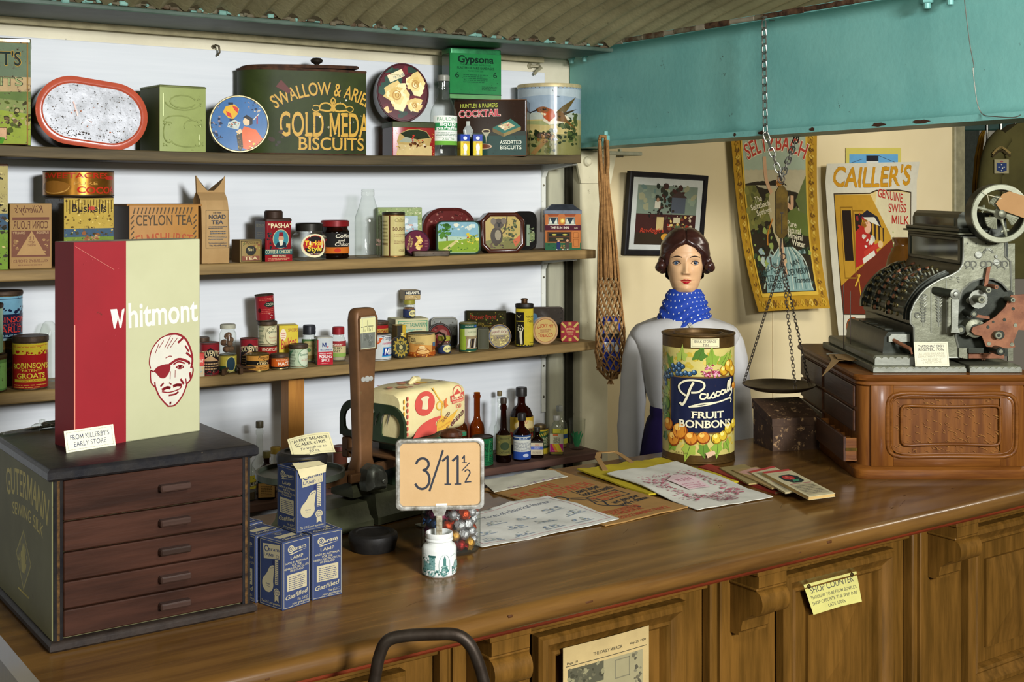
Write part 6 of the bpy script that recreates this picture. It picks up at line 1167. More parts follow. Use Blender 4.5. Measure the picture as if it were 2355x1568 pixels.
for q in (-1,1):
 h = [(.040,TZ + .008),(.092,TZ + .008),(.100,TZ + .016)] + [(.072 + .030 * cos(rad(a)),TZ + .036 + .028 * sin(rad(a))) for a in range(0,91,18)] + [(.044,TZ + .064),(.038,TZ + .056),(.036,TZ + .014)]
 holes.append([(q * y,z) for y,z in h])
frame_plate(g,outer,holes,tx0 - .008,tx0,ADG); g.build('end_frame',t)
g = G(); g.bx(.05,.075,-.11,-.085,.135,TZ - .012,AB,.003); g.bx(.05,.075,.085,.11,.135,TZ - .012,AB,.003); g.bx(.10,.21,-.03,.03,.07,TZ - .012,ADG,.006); g.bx(.05,.25,-.10,.10,.15,.160,AB,.003); g.build('tray_support',t)
def wtop(px,Y): pass
M_ = Matrix.Rotation(SRZ,4,'Z')
IR = mat('#1c1b1a',.5,.3,'#2b2926',20,.8,.05,.2)
def weight(lab,loc,r,h):
 t = thing('weight',lab,'weight',loc,0,'cast iron weights')
 g = G(); g.lathe([(r * .86,0),(r * .9,.003),(r * .98,h * .55),(r,h * .72),(r * .97,h * .9),(r * .84,h),(r * .70,h),(r * .66,h * .93),(r * .3,h * .88),(0,h * .88)],IR,48,cap1=False); g.build('weight_body',t); return t
pan = O + M_ @ Vector((-.1736,0,0))
weight('black cast iron weight standing in the round scale pan',(pan.x + .006,pan.y + .004,CT_Z + .146),.060,.052)
p = atZ(858,1262,CT_Z); weight('black cast iron weight lying on the counter beside the white jar',(p.x,p.y,CT_Z),.056,.040)
t = thing('label_card','cream handwritten card propped on the weight in the scale pan','card',(pan.x + .012,pan.y - .05,CT_Z + .1975),0)
t.rotation_euler = (rad(-52),rad(-6),rad(-14))
card(t,.100,.062,'#cfc79a',frame_ops('#6b6550',.46,.07,.01) + [tx('"AVERY" BALANCE',0,.70,.14,.84,'#2c2c34',.012),tx('SCALES, c1925.',0,.50,.14,.74,'#2c2c34',.012),tx('To weigh up to',.02,.30,.11,.62,'#3f3d4a',0,.2),tx('20 lb.',.02,.12,.11,.26,'#3f3d4a',0,.2)],bend=.006)
# bread in printed waxed paper
lw,lh,ld = .24,.122,.135
bp = O + M_ @ Vector((tx0 - .004 + lw / 2,-.030,TZ + .0005))
t = thing('bread_loaf','sliced bread loaf in a cream and red printed bag on the scale tray','bread',bp,SRZ + rad(2))
BG = mat('#c8bc8c',.4,0,'#bcae7c',9,.8,0,.35,bsc=22)
g = G(); R = random.Random(5); rings = []
for i in range(15):
 x = -lw / 2 + lw * i / 14; k = 1 - .10 * (abs(x) / (lw / 2)) ** 6; q = []
 for j,(y,z) in enumerate(rrect(ld * k,lh * k,.022,4)): q.append((x,y,lh / 2 + z + (lh * (1 - k) * -.45) + R.uniform(-.0012,.0012)))
 rings.append(q)
g.loops(rings,BG)
F_ = lambda u,v,h: (u,-ld / 2 - .0016 - h + (.004 if abs(u) > lw * .44 else 0),v)
g.on(F_,lw,lh,None,'satin',0); BR,YL = '#b84a40','#c49a3c'
g.art([('e',-.16,.68,.15,.25,BR,28),('p',smooth_pts([(-.34,.02),(-.05,.02),(.04,.10),(.0,.24),(.10,.36),(-.08,.34),(-.25,.22),(-.34,.02)])[:-1],BR),('p',[(.02,.06),(.2,.08),(.30,.30),(.36,.44),(.2,.30),(.1,.36),(.02,.24)],YL),tx('Dough',.1,.26,.05,.16,'#a86a2c',.006,.2,0,.3),tx('for breadtime',.14,.14,.045,.2,'#a86a2c',.004,.2,0,.3),('l',[(-.04,.96),(.02,.80),(.10,.62),(.09,.4),(.12,.2)],.03,YL),('o',.07,.58,.06,.1,.03,YL),('p',[(.13,.66),(.18,.72),(.17,.6),(.2,.55),(.14,.5)],'#c06a3a'),
  ('e',.34,.80,.07,.13,'#c8bc8c'),('o',.34,.80,.07,.13,.015,BR),('p',[(.24,.60),(.46,.64),(.47,.78),(.4,.76),(.34,.86),(.28,.74),(.23,.74)],BR),('p',[(.26,.56),(.44,.59),(.44,.66),(.26,.63)],BR),tx('BUSSELTON',.35,.645,.075,.19,'#d8cda0',.012,0,0,.06),tx('SESQUICENTENARY',.35,.585,.035,.17,'#d8cda0',.004,0,0,.06),tx('150',.36,.46,.08,.09,BR,.014,0,0,.05),
  tx('SLICED',.17,.29,.07,.15,'#5a2a34',.008,0,0,.62),tx('MILK BREAD',.27,.12,.085,.46,'#5a2a34',.012,0,0,.5),('p',smooth_pts([(-.21,.58),(-.12,.56),(-.12,.72),(-.10,.80),(-.16,.83),(-.22,.79),(-.20,.72),(-.21,.58)])[:-1],'#c8bc98')] + [('e',-.42,.12 + .12 * i,.012,.05,BR) for i in range(7)] + [('e',-.455,.06 + .12 * i,.012,.05,YL) for i in range(7)])
g.on(lambda u,v,h: (u,v,lh + .0014 + h),lw * .92,ld * .8,None,'satin',0,ov=-ld * .4).art([('s',-.45,.1,.1,.9,12,.13,['#b0605a','#c48a5c','#b8707a'],5),tx('SLICED MILK BREAD',.2,.2,.1,.3,'#5a3a44',.006),('e',.05,.4,.1,.1,YL)])
g.build('bag_paper',t,smooth=50)
g = G(); R = random.Random(8)
for i in range(5):
 y = -.04 + .02 * i; P = [(-lw / 2 + .004,y,.10 - .01 * i),(-lw / 2 - .008,y + .004,.06),(-lw / 2 - .006,y + .018,.03),(-lw / 2 + .002,y + .014,.10)]
 g.add(P,[(0,1,2,3)],mat('#b9b6a4',.3,0,'#8f8c7a',30,1))
g.build('bag_end_folds',t); g = G(); g.tube([(-lw * .1,.0,lh),(-lw * .02,.0,lh + .01),(lw * .06,.005,lh + .008),(lw * .1,.01,lh)],[.004,.009,.008,.003],BG,8); g.build('bag_seam',t)
# knob-topped box hidden behind the price sign
p = ray_loc(1037,3.02); t = thing('wooden_canister','wooden box with a turned brown knob, behind the price sign','box',(p.x,p.y,CT_Z),rad(14))
g = G(); g.bx(-.032,.032,-.03,.03,0,.19,wood('#5a3a20','#42280f',2),.003); g.build('box_body',t)
g = G(); g.bx(-.038,.038,-.034,.034,.19,.206,wood('#5a3a20','#42280f',0),.003); g.build('lid',t)
g = G(); g.lathe([(.012,.206),(.012,.210),(.024,.215),(.029,.223),(.025,.231),(.012,.2375),(0,.239)],wood('#4a2a18','#341a0e',2,14,.35),32,cap1=False); g.build('lid_knob',t)

# ------------------------------------------------------------------ price sign in its jar, jar of sweets
p = atZ(1010,1318,CT_Z); dj = depth(p); s_ = dj / FP; phj = azim(p)
t = thing('ceramic_jar','white ceramic jar with green castle transfers, holding the price sign','jar',(p.x,p.y,CT_Z),-phj)
r = .0365; h = zat(1222,s_) - CT_Z
CER = mat('#c9ccc6',.12,0,'#c2c6c0',6,.4,spec=.5)
g = G(); g.lathe([(r * .9,0),(r,.004),(r,h * .62),(r * .93,h * .70),(r * .76,h * .75),(r * .74,h * .80),(r * .80,h * .82),(r * .80,h * .85),(r * .76,h * .87),(r * .80,h * .91),(r * .78,h * .99),(r * .74,h),(r * .68,h * .99),(r * .66,h * .7),(r * .6,h * .1),(0,h * .08)],CER,48,cap1=False)
g.on(cylmap(r),2 * r,h * .62,r * .13,'satin',0,h=.0027 * r); GT = ['#3d6a64','#2c544f','#7d9a92','#5a8078']
g.art([('p',[(-.55,.28),(-.55,.6),(-.45,.62),(-.4,.55),(-.3,.55),(-.3,.8),(-.12,.82),(-.12,.3)],'#5f8580'),('s',-.55,.3,-.12,.8,40,.04,GT,3),R_(-.32,.78,-.10,.86,'#2c544f'),('s',-.6,.06,.0,.32,50,.05,GT,4),('o',.16,.48,.17,.42,.012,'#7d9a92'),('p',[(.06,.3),(.12,.5),(.12,.72),(.16,.86),(.2,.72),(.2,.5),(.27,.3)],'#3d6a64'),('s',.06,.1,.27,.45,30,.05,GT,5),('s',.4,.1,.75,.4,34,.04,GT,6),('p',[(.45,.35),(.5,.55),(.58,.62),(.66,.55),(.7,.35)],'#7d9a92'),('l',[(.35,.8),(.5,.86),(.6,.8)],.012,'#9ab0a8'),('l',[(-.6,.84),(-.45,.9),(-.36,.84)],.012,'#9ab0a8')])
g.build('jar_body',t,smooth=40)
t = thing('price_sign','metal framed price sign reading 3/11 and a half, standing in the white jar','sign',(p.x,p.y,CT_Z + .012),-phj + rad(2))
zc = zat(1090,s_) - CT_Z - .012; sw,sh_ = 202 * s_,162 * s_
FRM = mat('#c2c3bb',.35,.5,'#6b6658',40,1,.22,.15,rh='#4a3624')
o_ = rrect(sw,sh_,.012,6)
g = G(); g.X = TR(.002,0,zc) @ RX(pi / 2)
g.outl(o_,[(.0,-.004),(-.001,-.001),(.0,.0045),(.003,.006),(.007,.005),(.0085,.001)],FRM,True,False); g.build('sign_frame',t,smooth=50)
g = G(); g.X = TR(.002,0,zc) @ RX(pi / 2); g.outl(rrect(sw - .015,sh_ - .015,.008,5),[(0,.0),(0,.0012)],PAPER('#b2946a','#a98a5e'))
g.on(lambda u,v,hh: (u,v,.0012 + hh),sw,sh_,None,'paper',0,ov=-sh_ / 2); NV = '#2e3138'
def arcp2(cx,cy,rx,ry,a0,a1,n=14): return arcp(cx,cy,rx,ry,a0,a1,n)
g.art([('l',[(-.27,.66)] + arcp(-.20,.645,.07,.085,150,-70) + arcp(-.205,.43,.085,.135,80,-150),.034,NV),('l',[(.03,.83),(-.12,.27)],.03,NV),('l',[(.03,.69),(.085,.75),(.085,.37)],.032,NV),('l',[(.055,.355),(.12,.355)],.02,NV),('l',[(.145,.69),(.20,.75),(.20,.37)],.032,NV),('l',[(.17,.355),(.235,.355)],.02,NV),('l',[(.255,.72),(.275,.755),(.275,.665)],.02,NV),('l',[(.25,.66),(.30,.66)],.012,NV),('l',[(.335,.655),(.25,.545)],.014,NV),('l',arcp(.31,.515,.03,.04,150,-30) + [(.285,.38),(.35,.385)],.018,NV),R_(-.05,.045,.08,.085,'#d0cfc2'),('s',-.45,.1,.45,.9,10,.004,['#8a5a2c'],3)])
g.build('price_card',t)
g = G(); zb = zc - sh_ / 2; g.bx(-.0065,.0065,-.006,-.003,.0,zb + .004,mat('#b5b3a0',.4,.3,'#6b5c40',60,1,.4,.2),.001); g.prism([(-.016,zb + .003),(.016,zb + .003),(.010,zb - .012),(-.010,zb - .012)],1,-.0065,-.0035,FRM); g.build('stem',t)
p = atZ(1037,1262,CT_Z); t = thing('sweet_jar','clear glass jar full of foil wrapped sweets behind the white jar','jar',(p.x,p.y,CT_Z)); sj = depth(p) / FP
r = 68 * sj
g = G(); g.lathe([(r * .92,0),(r,.008),(r,.145),(r * .94,.160),(r * .80,.170),(r * .78,.19)],CLEAR,56,cap1=False); g.lathe([(r * .9,.006),(0,.007)],glass('#e8efe6','#8a958c'),40,cap0=False,cap1=False); g.build('jar_glass',t,smooth=40)
g = G(); g.lathe([(r * .84,.185),(r * .84,.205),(r * .7,.21),(0,.211)],mat('#8a2f2a',.4),40,cap1=False); g.build('lid',t)
R = random.Random(21)
FO = {k: mat(h,.28,.75,h2,160,1,0,.6,bsc=220,spec=.5) for k,h,h2 in (('silver','#b4b4b4','#7d7d80'),('orange','#c8481c','#8f2c10'),('pink','#b03a6a','#7d1f48'),('gold','#c89a3c','#8a5f1c'),('purple','#6a1a4a','#3f0f30'),('red','#a8201c','#6b100f'),('blue','#1f3f6a','#142844'))}
base = None; sg = {}
def sweet_mesh(m):
 g = G(); rr = .0125; q = []
 for i in range(9):
  a = -pi / 2 + pi * i / 8; q.append((max(.0005,rr * cos(a)),rr * .85 * sin(a)))
 g.lathe(q,m,14); rnd = random.Random(3)
 for k in (-1,1):
  pr = [(.003,k * .010),(.0045,k * .0125),(.0085,k * .0165)]
  n = 12; g.loops([[(rad_ * (1 if j % 2 else .7) * cos(2 * pi * j / n),rad_ * (1 if j % 2 else .7) * sin(2 * pi * j / n),z) for j in range(n)] for rad_,z in pr],m)
 return g
LAYN = {0: 'bottom',1: 'second',2: 'third',3: 'fourth',4: 'fifth',5: 'top'}
for L in range(6):
 for ringr,n in ((r - .019,11),(r - .045,5)):
  for i in range(n):
   a = 2 * pi * (i + .5 * (L % 2)) / n + R.uniform(-.06,.06)
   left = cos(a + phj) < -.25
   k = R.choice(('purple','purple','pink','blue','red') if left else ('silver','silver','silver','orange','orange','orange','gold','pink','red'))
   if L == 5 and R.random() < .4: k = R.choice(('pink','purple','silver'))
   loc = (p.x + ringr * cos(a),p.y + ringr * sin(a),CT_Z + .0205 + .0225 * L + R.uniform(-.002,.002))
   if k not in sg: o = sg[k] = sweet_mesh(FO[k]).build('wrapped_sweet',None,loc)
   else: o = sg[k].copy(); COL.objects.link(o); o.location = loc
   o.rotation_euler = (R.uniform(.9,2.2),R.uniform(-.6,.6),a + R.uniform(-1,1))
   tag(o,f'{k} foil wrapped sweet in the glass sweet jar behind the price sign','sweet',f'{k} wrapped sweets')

# ------------------------------------------------------------------ papers and booklets on the counter
def sheet(name,label,cat,quad,z,col,ops=(),th=.0012,crump=.0012,part='paper_sheet',n=(14,10),ragged=0.,seed=1,col2=None,lift=None,sub=None):
 """quad: photo pixels of top-left, top-right, bottom-right, bottom-left of a sheet lying at height z"""
 Q = [atZ(a,b,z) for a,b in quad]; c = sum(Q,Vector()) / 4
 t = thing(name,label,cat,(c.x,c.y,z))
 R = random.Random(seed); ph = [R.uniform(0,6) for _ in range(6)]
 def S(u,v):
  a = Q[0].lerp(Q[1],u); b = Q[3].lerp(Q[2],u); q = b.lerp(a,v) - c
  w = crump * (1.2 + sin(u * 9 + ph[0]) * sin(v * 7 + ph[1]) + .6 * sin(u * 21 + v * 13 + ph[2]) * .5)
  return q.x,q.y,(w if crump else 0) + (lift(u,v) if lift else 0)
 nu,nv = n; vs = []; fs = []
 for k in (0,1):
  for j in range(nv + 1):
   for i in range(nu + 1):
    u,v = i / nu,j / nv
    if ragged and j == nv: v += R.uniform(-ragged,ragged)
    if ragged and i == nu: u += R.uniform(-ragged,ragged) * .5
    x,y,zz = S(u,v); vs.append((x,y,(zz + th) if k else zz * .9 + .0001))
 N1 = (nu + 1) * (nv + 1)
 for k in (0,1):
  for j in range(nv):
   for i in range(nu): a = k * N1 + j * (nu + 1) + i; fs.append((a,a + 1,a + nu + 2,a + nu + 1))
 bd = [i for i in range(nu + 1)] + [j * (nu + 1) + nu for j in range(1,nv + 1)] + [nv * (nu + 1) + i for i in range(nu - 1,-1,-1)] + [j * (nu + 1) for j in range(nv - 1,0,-1)]
 for i in range(len(bd)): a,b = bd[i],bd[(i + 1) % len(bd)]; fs.append((a,b,N1 + b,N1 + a))
 g = G(); g.add(vs,fs,PAPER(col,col2))
 if ops:
  W_,H_ = (Q[1] - Q[0]).length,(Q[0] - Q[3]).length
  def F(u,v,h):
   x,y,zz = S(u / W_ + .5,v / H_); return (x,y,zz + th + .0004 + h)
  g.on(F,W_,H_,W_ / nu,'paper',0,cv=H_ / nv); g.art(ops)
 g.build(part,t,smooth=40)
 return t,S,Q,c
RP = '#a84a30'; DB = '#2a2c30'
sheet('brown_paper_bag','flat brown paper bag printed in red and black about good health','paper bag',[(1112,1128),(1266,1080),(1582,1168),(1392,1212)],CT_Z,'#94713f',
  [tx('THE KEY TO',-.18,.70,.085,.56,RP,.02),tx('GOOD HEALTH',.06,.59,.085,.66,RP,.02),('o',-.34,.56,.09,.07,.014,DB),('o',-.20,.52,.06,.05,.014,DB),('c',[(-.14,.50),(0,.44),(.06,.36),(-.02,.26),(.1,.2),(.16,.14)],.012,DB),('c',[(-.14,.48),(-.04,.4),(-.08,.3),(.06,.22)],.010,DB),tx('Learn about',.20,.535,.05,.34,DB,.018),tx('food and health',.24,.475,.05,.42,DB,.018),('f',-.02,.335,.40,.45,.008,DB),tx('eat enough of the',.19,.40,.035,.36,RP,.012),tx('right foods',.19,.35,.035,.26,RP,.012),tx('and give your',.24,.27,.045,.34,DB,.018),tx('body a chance',.25,.215,.045,.36,DB,.018),tx('AUSTRALIAN NUTRITION',-.06,.15,.04,.50,RP,.012),tx('FOUNDATION',-.04,.10,.045,.36,RP,.014),tx('COLES COMMUNITY SERVICE',.04,.035,.04,.62,RP,.012)],th=.003,seed=2)
sheet('paper_napkin','blank white paper with a frayed edge lying on the back of the brown paper bag','paper',[(1108,1106),(1262,1080),(1304,1097),(1136,1134)],CT_Z + .0062,'#b8b5a2',[('s',-.3,.02,.45,.12,40,.03,['#8a6a8a','#a89aa0'],3)],th=.0012,ragged=.03,seed=4)
BL = '#6b7a8a'
ops = [('f',-.46,.06,.47,.93,.008,'#a87a7a'),tx('Busselton Places of Historical Interest',.05,.76,.07,.70,'#5d6470',.004),('e',-.40,.86,.06,.05,'#b0525a')]
R = random.Random(6)
for i in range(4):
 for j in range(3):
  x,y = -.36 + .22 * i + .05 * (j % 2),.16 + .2 * j; ops += [('s',x - .055,y - .03,x + .055,y + .04,14,.018,[BL,'#8a96a0','#9aa39a'],i * 7 + j),('l',[(x - .07,y - .05),(x + .07,y - .05)],.01,BL)]
sheet('souvenir_napkin','white textured paper napkin printed with small blue historic buildings','napkin',[(956,1210),(1258,1147),(1424,1200),(1108,1262)],CT_Z + .0002,'#c2c2b8',ops,th=.0012,lift=lambda u,v: .0068 * max(0,min(1,(u + v * .25 - .78) / .16)),crump=.0022,ragged=.012,seed=7,n=(30,14))
t,S,Q,c = sheet('yellow_paper_bag','yellow paper carrier bag lying flat with a folded brown handle','paper bag',[(1327,1084),(1523,1057),(1698,1111),(1492,1143)],CT_Z,'#a8951f',(),th=.004,crump=.003,ragged=.015,seed=9,n=(24,12),col2='#96851c')
g = G(); H_ = [atZ(a,b,CT_Z + .006) - c for a,b in ((1392,1082),(1374,1058),(1378,1050),(1412,1047),(1425,1050),(1462,1070))]; zz = .006
pts = [Vector((q.x,q.y,zz + .012 * sin(pi * i / 5))) for i,q in enumerate(H_)]
for i in range(5):
 a,b = pts[i],pts[i + 1]; d = (b - a); nrm = Vector((-d.y,d.x,0)).normalized() * .008
 g.loops([[a - nrm,a + nrm,a + nrm + Vector((0,0,.002)),a - nrm + Vector((0,0,.002))],[b - nrm,b + nrm,b + nrm + Vector((0,0,.002)),b - nrm + Vector((0,0,.002))]],PAPER('#9a7848'))
g.build('handle',t)
R = random.Random(3); PR = '#a8606a'
sheet('white_paper_bag','white waxed paper bag with faded pink print, on the yellow bag','paper bag',[(1396,1101),(1556,1075),(1778,1146),(1604,1175)],CT_Z + .0002,'#c4c2b4',
  [('s',-.38,.55,.38,.78,150,.012,[PR,'#b88088','#c89aa0'],3),('s',-.40,.2,-.22,.7,90,.012,[PR,'#b88088'],4),('s',.22,.2,.40,.7,90,.012,[PR,'#b88088'],5),('s',-.35,.14,.35,.28,120,.012,[PR,'#b88088'],6),('p',[(-.14,.36),(.14,.36),(.17,.58),(.0,.66),(-.17,.58)],'#c8b0ae'),tx('PLAIN',0,.5,.06,.2,'#a8707a',.01),('g',-.12,.38,.12,.48,3,'#b08088'),tx('BOANS',0,.06,.08,.26,'#8a4a5a',.016)],th=.0014,crump=.0025,seed=11,n=(24,12),lift=lambda u,v: .0125 * max(0,min(1,(v - .25) / .3)))
def book(lab,quad,z,th,cover,pages,ops=(),group=None,name='booklet',spine=None):
 Q = [atZ(a,b,z + th) for a,b in quad]; c = sum(Q,Vector()) / 4; t = thing(name,lab,'booklet',(c.x,c.y,z),0,group)
 P = [q - c for q in Q]
 def q4(k,zz): return [(p_.x * k,p_.y * k,zz) for p_ in P]
 g = G(); g.loops([q4(.985,.0006),q4(.985,th - .001)],PAPER(pages,'#8a7a58')); g.build('pages',t)
 g = G(); g.loops([q4(1,0),q4(1,.0008)],PAPER(cover)); g.loops([q4(1,th - .001),q4(1,th)],PAPER(cover))
 if spine: g.loops([[(P[a].x,P[a].y,zz),(P[b].x,P[b].y,zz),(P[b].x * .96,P[b].y * .96,zz),(P[a].x * .96,P[a].y * .96,zz)] for a,b in ((spine[0],spine[1]),) for zz in (0,th)],PAPER(cover))
 if ops:
  W_,H2 = (P[1] - P[0]).length,(P[0] - P[3]).length
  def F(u,v,h):
   q = P[3].lerp(P[2],u / W_ + .5).lerp(P[0].lerp(P[1],u / W_ + .5),v / H2); return (q.x,q.y,th + h)
  g.on(F,W_,H2,None,'paper',0); g.art(ops)
 g.build('cover',t)
 return t
book('long red covered ledger book lying at the back of the booklets',[(1606,1072),(1632,1067),(1826,1122),(1783,1130)],CT_Z,.008,'#8a2f22','#8a7850',[R_(-.5,0,-.1,1,'#7d2a1e')],name='ledger',spine=(0,3))
book('tan booklet overlapping the red ledger',[(1654,1075),(1712,1067),(1790,1104),(1722,1112)],CT_Z + .0082,.004,'#8a7a4e','#a8945c',[('g',-.1,.7,.3,.8,1,'#6b5c3c')])
book('tan receipt pad with a pink slip under the two calendars',[(1684,1080),(1740,1073),(1838,1113),(1775,1122)],CT_Z + .0123,.004,'#957d50','#a8945c',[('p',[(-.5,.86),(.4,.98),(.5,.72),(-.3,.66)],'#b08878')])
RS = [R_(-.5,.93,.5,1,'#a83a34'),('g',-.3,.86,.3,.89,1,'#8a8a7a'),('p',[(-.32,.62),(-.28,.76),(-.1,.80),(.18,.80),(.36,.72),(.32,.54),(.12,.48),(-.16,.50)],'#1c2420'),('e',-.02,.69,.2,.085,'#a8322c',10),('s',-.16,.62,.14,.76,10,.03,['#b8443a','#8f2622','#c05a4a'],3),('p',[(.0,.62),(.25,.60),(.12,.55),(.18,.5),(.02,.54),(-.1,.52)],'#3f7d5a'),R_(-.36,.445,.42,.46,'#8a2f44'),R_(-.40,.06,.40,.42,'#9a9070'),('g',-.36,.1,.36,.40,6,'#6b6450')]
book('tear-off rose calendar pad lying beneath the front one',[(1722,1084),(1778,1071),(1872,1123),(1806,1132)],CT_Z + .0164,.004,'#b8ae88','#b09a6a',RS,'rose calendar pads','calendar_pad')
book('tear-off calendar pad with a red rose, topmost and nearest the counter edge',[(1752,1085),(1813,1078),(1921,1134),(1860,1142)],CT_Z + .0205,.009,'#b8ae88','#b5965a',RS,'rose calendar pads','calendar_pad')
# ------------------------------------------------------------------ bulk tin, brown box, hanging scale, net bag
p = atZ(1606,1052,CT_Z); s_ = depth(p) / FP; ph = azim(p); r = 82 * s_; h = zat(762,s_) - CT_Z
t = thing('sweets_tin','tall yellow bulk sweets tin printed with fruit round a dark blue panel','tin',(p.x,p.y,CT_Z),-ph + rad(8))
BRS = mat('#5d4520',.4,.4,'#3a2a14',14,1,.2,.1)
TY = mat('#bdb168',.35,0,'#aba058',7,.8,.12,.05,rh='#5d4420',spec=.25)
g = G(); g.lathe([(r * .98,0),(r * 1.02,.003),(r * 1.02,.008),(r,.010),(r,.028)],BRS,64,cap1=False); g.lathe([(r,.028),(r,h - .040)],TY,64,cap0=False,cap1=False)
g.lathe([(r,h - .040),(r,h - .008),(r * 1.03,h - .005),(r * 1.03,h - .001),(r * .97,h),(r * .95,h - .006),(r * .72,h - .007),(r * .70,h - .002),(r * .66,h - .002),(r * .64,h - .010),(0,h - .010)],BRS,64,cap0=False,cap1=False)
H_ = h - .068
g.on(cylmap(r),2 * r,H_,r * .12,'tin',.08,ov=.028,h=.0027 * r)
def fruit(x,y,q,c,hi,lo): return [('e',x,y,q,q * 2 * r / H_,lo,20),('e',x - q * .08,y + q * .06,q * .88,q * .88 * 2 * r / H_,c,20),('e',x - q * .3,y + q * .3,q * .4,q * .4 * 2 * r / H_,hi,14)]
def leaf(x,y,q,a,c):
 P = []
 for i in range(10):
  rr = q * (1.5,.62,.8,.66,.95,.5,.8,.62,.9,.66)[i] * (.85 + .3 * abs(sin(x * 91 + i * 2.3))); P.append((x + rr * cos(a + i * pi / 5),y + rr * sin(a + i * pi / 5) * 2 * r / H_))
 return [('p',smooth_pts(P + P[:1],3)[:-1],c),('l',[(x - q * .6 * cos(a),y - q * .6 * sin(a) * 2 * r / H_),(x + q * cos(a),y + q * sin(a) * 2 * r / H_)],.006,'#4a5f26')]
A = []
R = random.Random(7); LV = ['#7d9a3a','#5f8030','#94a84a','#4a6e2c','#8fa040']
A += [('s',-.75,.82,.6,.97,30,.04,['#b8a23c','#c8b45a','#b59a30'],5),('s',-.7,.05,.6,.2,30,.04,['#b8a23c','#c2a848','#c8956a'],6),('s',-.78,.2,-.5,.8,30,.04,['#b8a23c','#c8b060'],8)]
for x,y,q,a in ((-.30,.93,.10,1.5),(-.5,.87,.09,2.2),(-.05,.94,.11,1.2),(.12,.90,.12,1.6),(.30,.88,.10,.9),(.42,.92,.08,1),(-.62,.78,.08,2.6),(-.60,.55,.10,3),(-.56,.62,.10,2.2),(-.45,.08,.10,4),(-.2,.05,.12,4.4),(.0,.06,.10,4.8),(.2,.08,.11,4.6),(.36,.09,.09,5.2),(-.62,.15,.08,3.6),(.47,.5,.06,0),(-.68,.42,.07,3)): A += leaf(x,y,q,a,R.choice(LV))
A += [R_(-.50,.20,.56,.74,'#6b5228'),R_(-.475,.215,.535,.725,'#1b2038')]
for x,y in ((-.62,.74),(-.58,.71),(-.55,.76),(-.5,.78),(-.46,.74),(-.52,.72),(-.42,.79),(-.38,.82),(-.33,.80),(-.44,.83),(-.36,.76),(-.30,.76),(-.24,.77),(-.6,.68),(-.65,.70),(-.58,.65),(-.18,.765),(-.28,.83),(-.33,.85),(-.12,.78)): A += fruit(x,y,.035,'#2c4a66','#7d9ab0','#141c28')
for x,y in ((.02,.77),(.08,.84),(.16,.80),(.10,.765),(.18,.765)): A += [('s',x - .05,y - .025,x + .05,y + .025,14,.014,['#b86a80','#d096a8','#8a2f44'],int(x * 99))]
for x,y,q,k in ((.30,.79,.07,0),(.40,.83,.09,0),(.48,.78,.08,0),(-.58,.46,.10,1),(-.56,.34,.08,1),(-.60,.40,.07,1),(-.52,.27,.09,2),(-.42,.14,.10,2),(-.32,.22,.115,2),(-.16,.16,.09,2),(0,.17,.085,2),(.18,.16,.075,3),(.28,.18,.07,3),(.38,.24,.08,3),(.5,.28,.07,3),(.5,.64,.05,2)):
 c = (('#c49a2c','#e0cc70','#7d4a18'),('#5f7d30','#94a850','#2f4a1c'),('#bd7a28','#e0b45a','#7d3a14'),('#c8ac34','#e6d478','#8a6a1c'))[k]; A += fruit(x,y,q,*c)
CRW = '#d6d0b0'
def sc(pts,w=.016): return ('c',[(.05 + (x - .05) * .88,.60 + (y - .60) * .9) for x,y in pts],w * .9,CRW)
# flowing script word
X0 = -.36
A += [sc([(-.36,.475),(-.32,.46),(-.26,.53),(-.20,.64),(-.16,.69)],.024),sc([(-.28,.56),(-.36,.60),(-.38,.66),(-.28,.71),(-.14,.72),(-.02,.70),(.0,.65),(-.08,.60),(-.18,.59)],.020),
  sc([(.02,.575),(-.04,.58),(-.06,.54),(-.01,.525),(.05,.56),(.05,.58),(.04,.54),(.08,.535)],.017),sc([(.08,.535),(.14,.59),(.15,.575),(.17,.55),(.13,.537),(.10,.545)],.016),sc([(.25,.595),(.20,.60),(.18,.57),(.21,.555),(.26,.575)],.016),sc([(.33,.61),(.28,.61),(.26,.58),(.30,.57),(.345,.60),(.345,.615),(.335,.585),(.37,.585)],.016),sc([(.37,.585),(.42,.66),(.43,.70),(.405,.69),(.395,.62),(.42,.595)],.017),sc([(.42,.595),(.47,.68),(.48,.72),(.455,.71),(.445,.64),(.46,.605),(.50,.625),(.49,.57),(.45,.545)],.017),
  sc([(-.22,.44),(-.05,.475),(.2,.49),(.42,.52),(.48,.505),(.47,.48)],.016),sc([(-.22,.44),(-.08,.45),(.12,.475),(.28,.505)],.012)]
A += [tx('FRUIT',.06,.355,.06,.44,CRW,.024,0,0,0,1),tx('BONBONS',.04,.265,.066,.74,CRW,.024,0,0,0,1),tx('anne',-.3,.015,.018,.2,'#6b6030',0,.2),('p',[(.02,.03),(.14,.05),(.16,.02),(.05,-.02)],'#c8a888')]
g.art(A); g.build('tin_body',t,smooth=40)
t2 = thing('label_card','small cream card lettered bulk storage tin, fixed to the rim of the fruit tin','card',(p.x,p.y,CT_Z),-ph + rad(8))
g = G(); g.X = RZ(0); g.on(cylmap(r + .002),66 * s_,20 * s_,.008,'paper',0,ou=.006,ov=h - .036)
g.art([R_(-.5,0,.5,1,'#cfc8a0')] + [tx('BULK STORAGE',0,.54,.26,.76,'#3f3d44',.006),tx('TIN',0,.14,.26,.2,'#3f3d44',.006),('f',-.46,.08,.46,.94,.04,'#7d7860')]); g.build('card_sheet',t2)

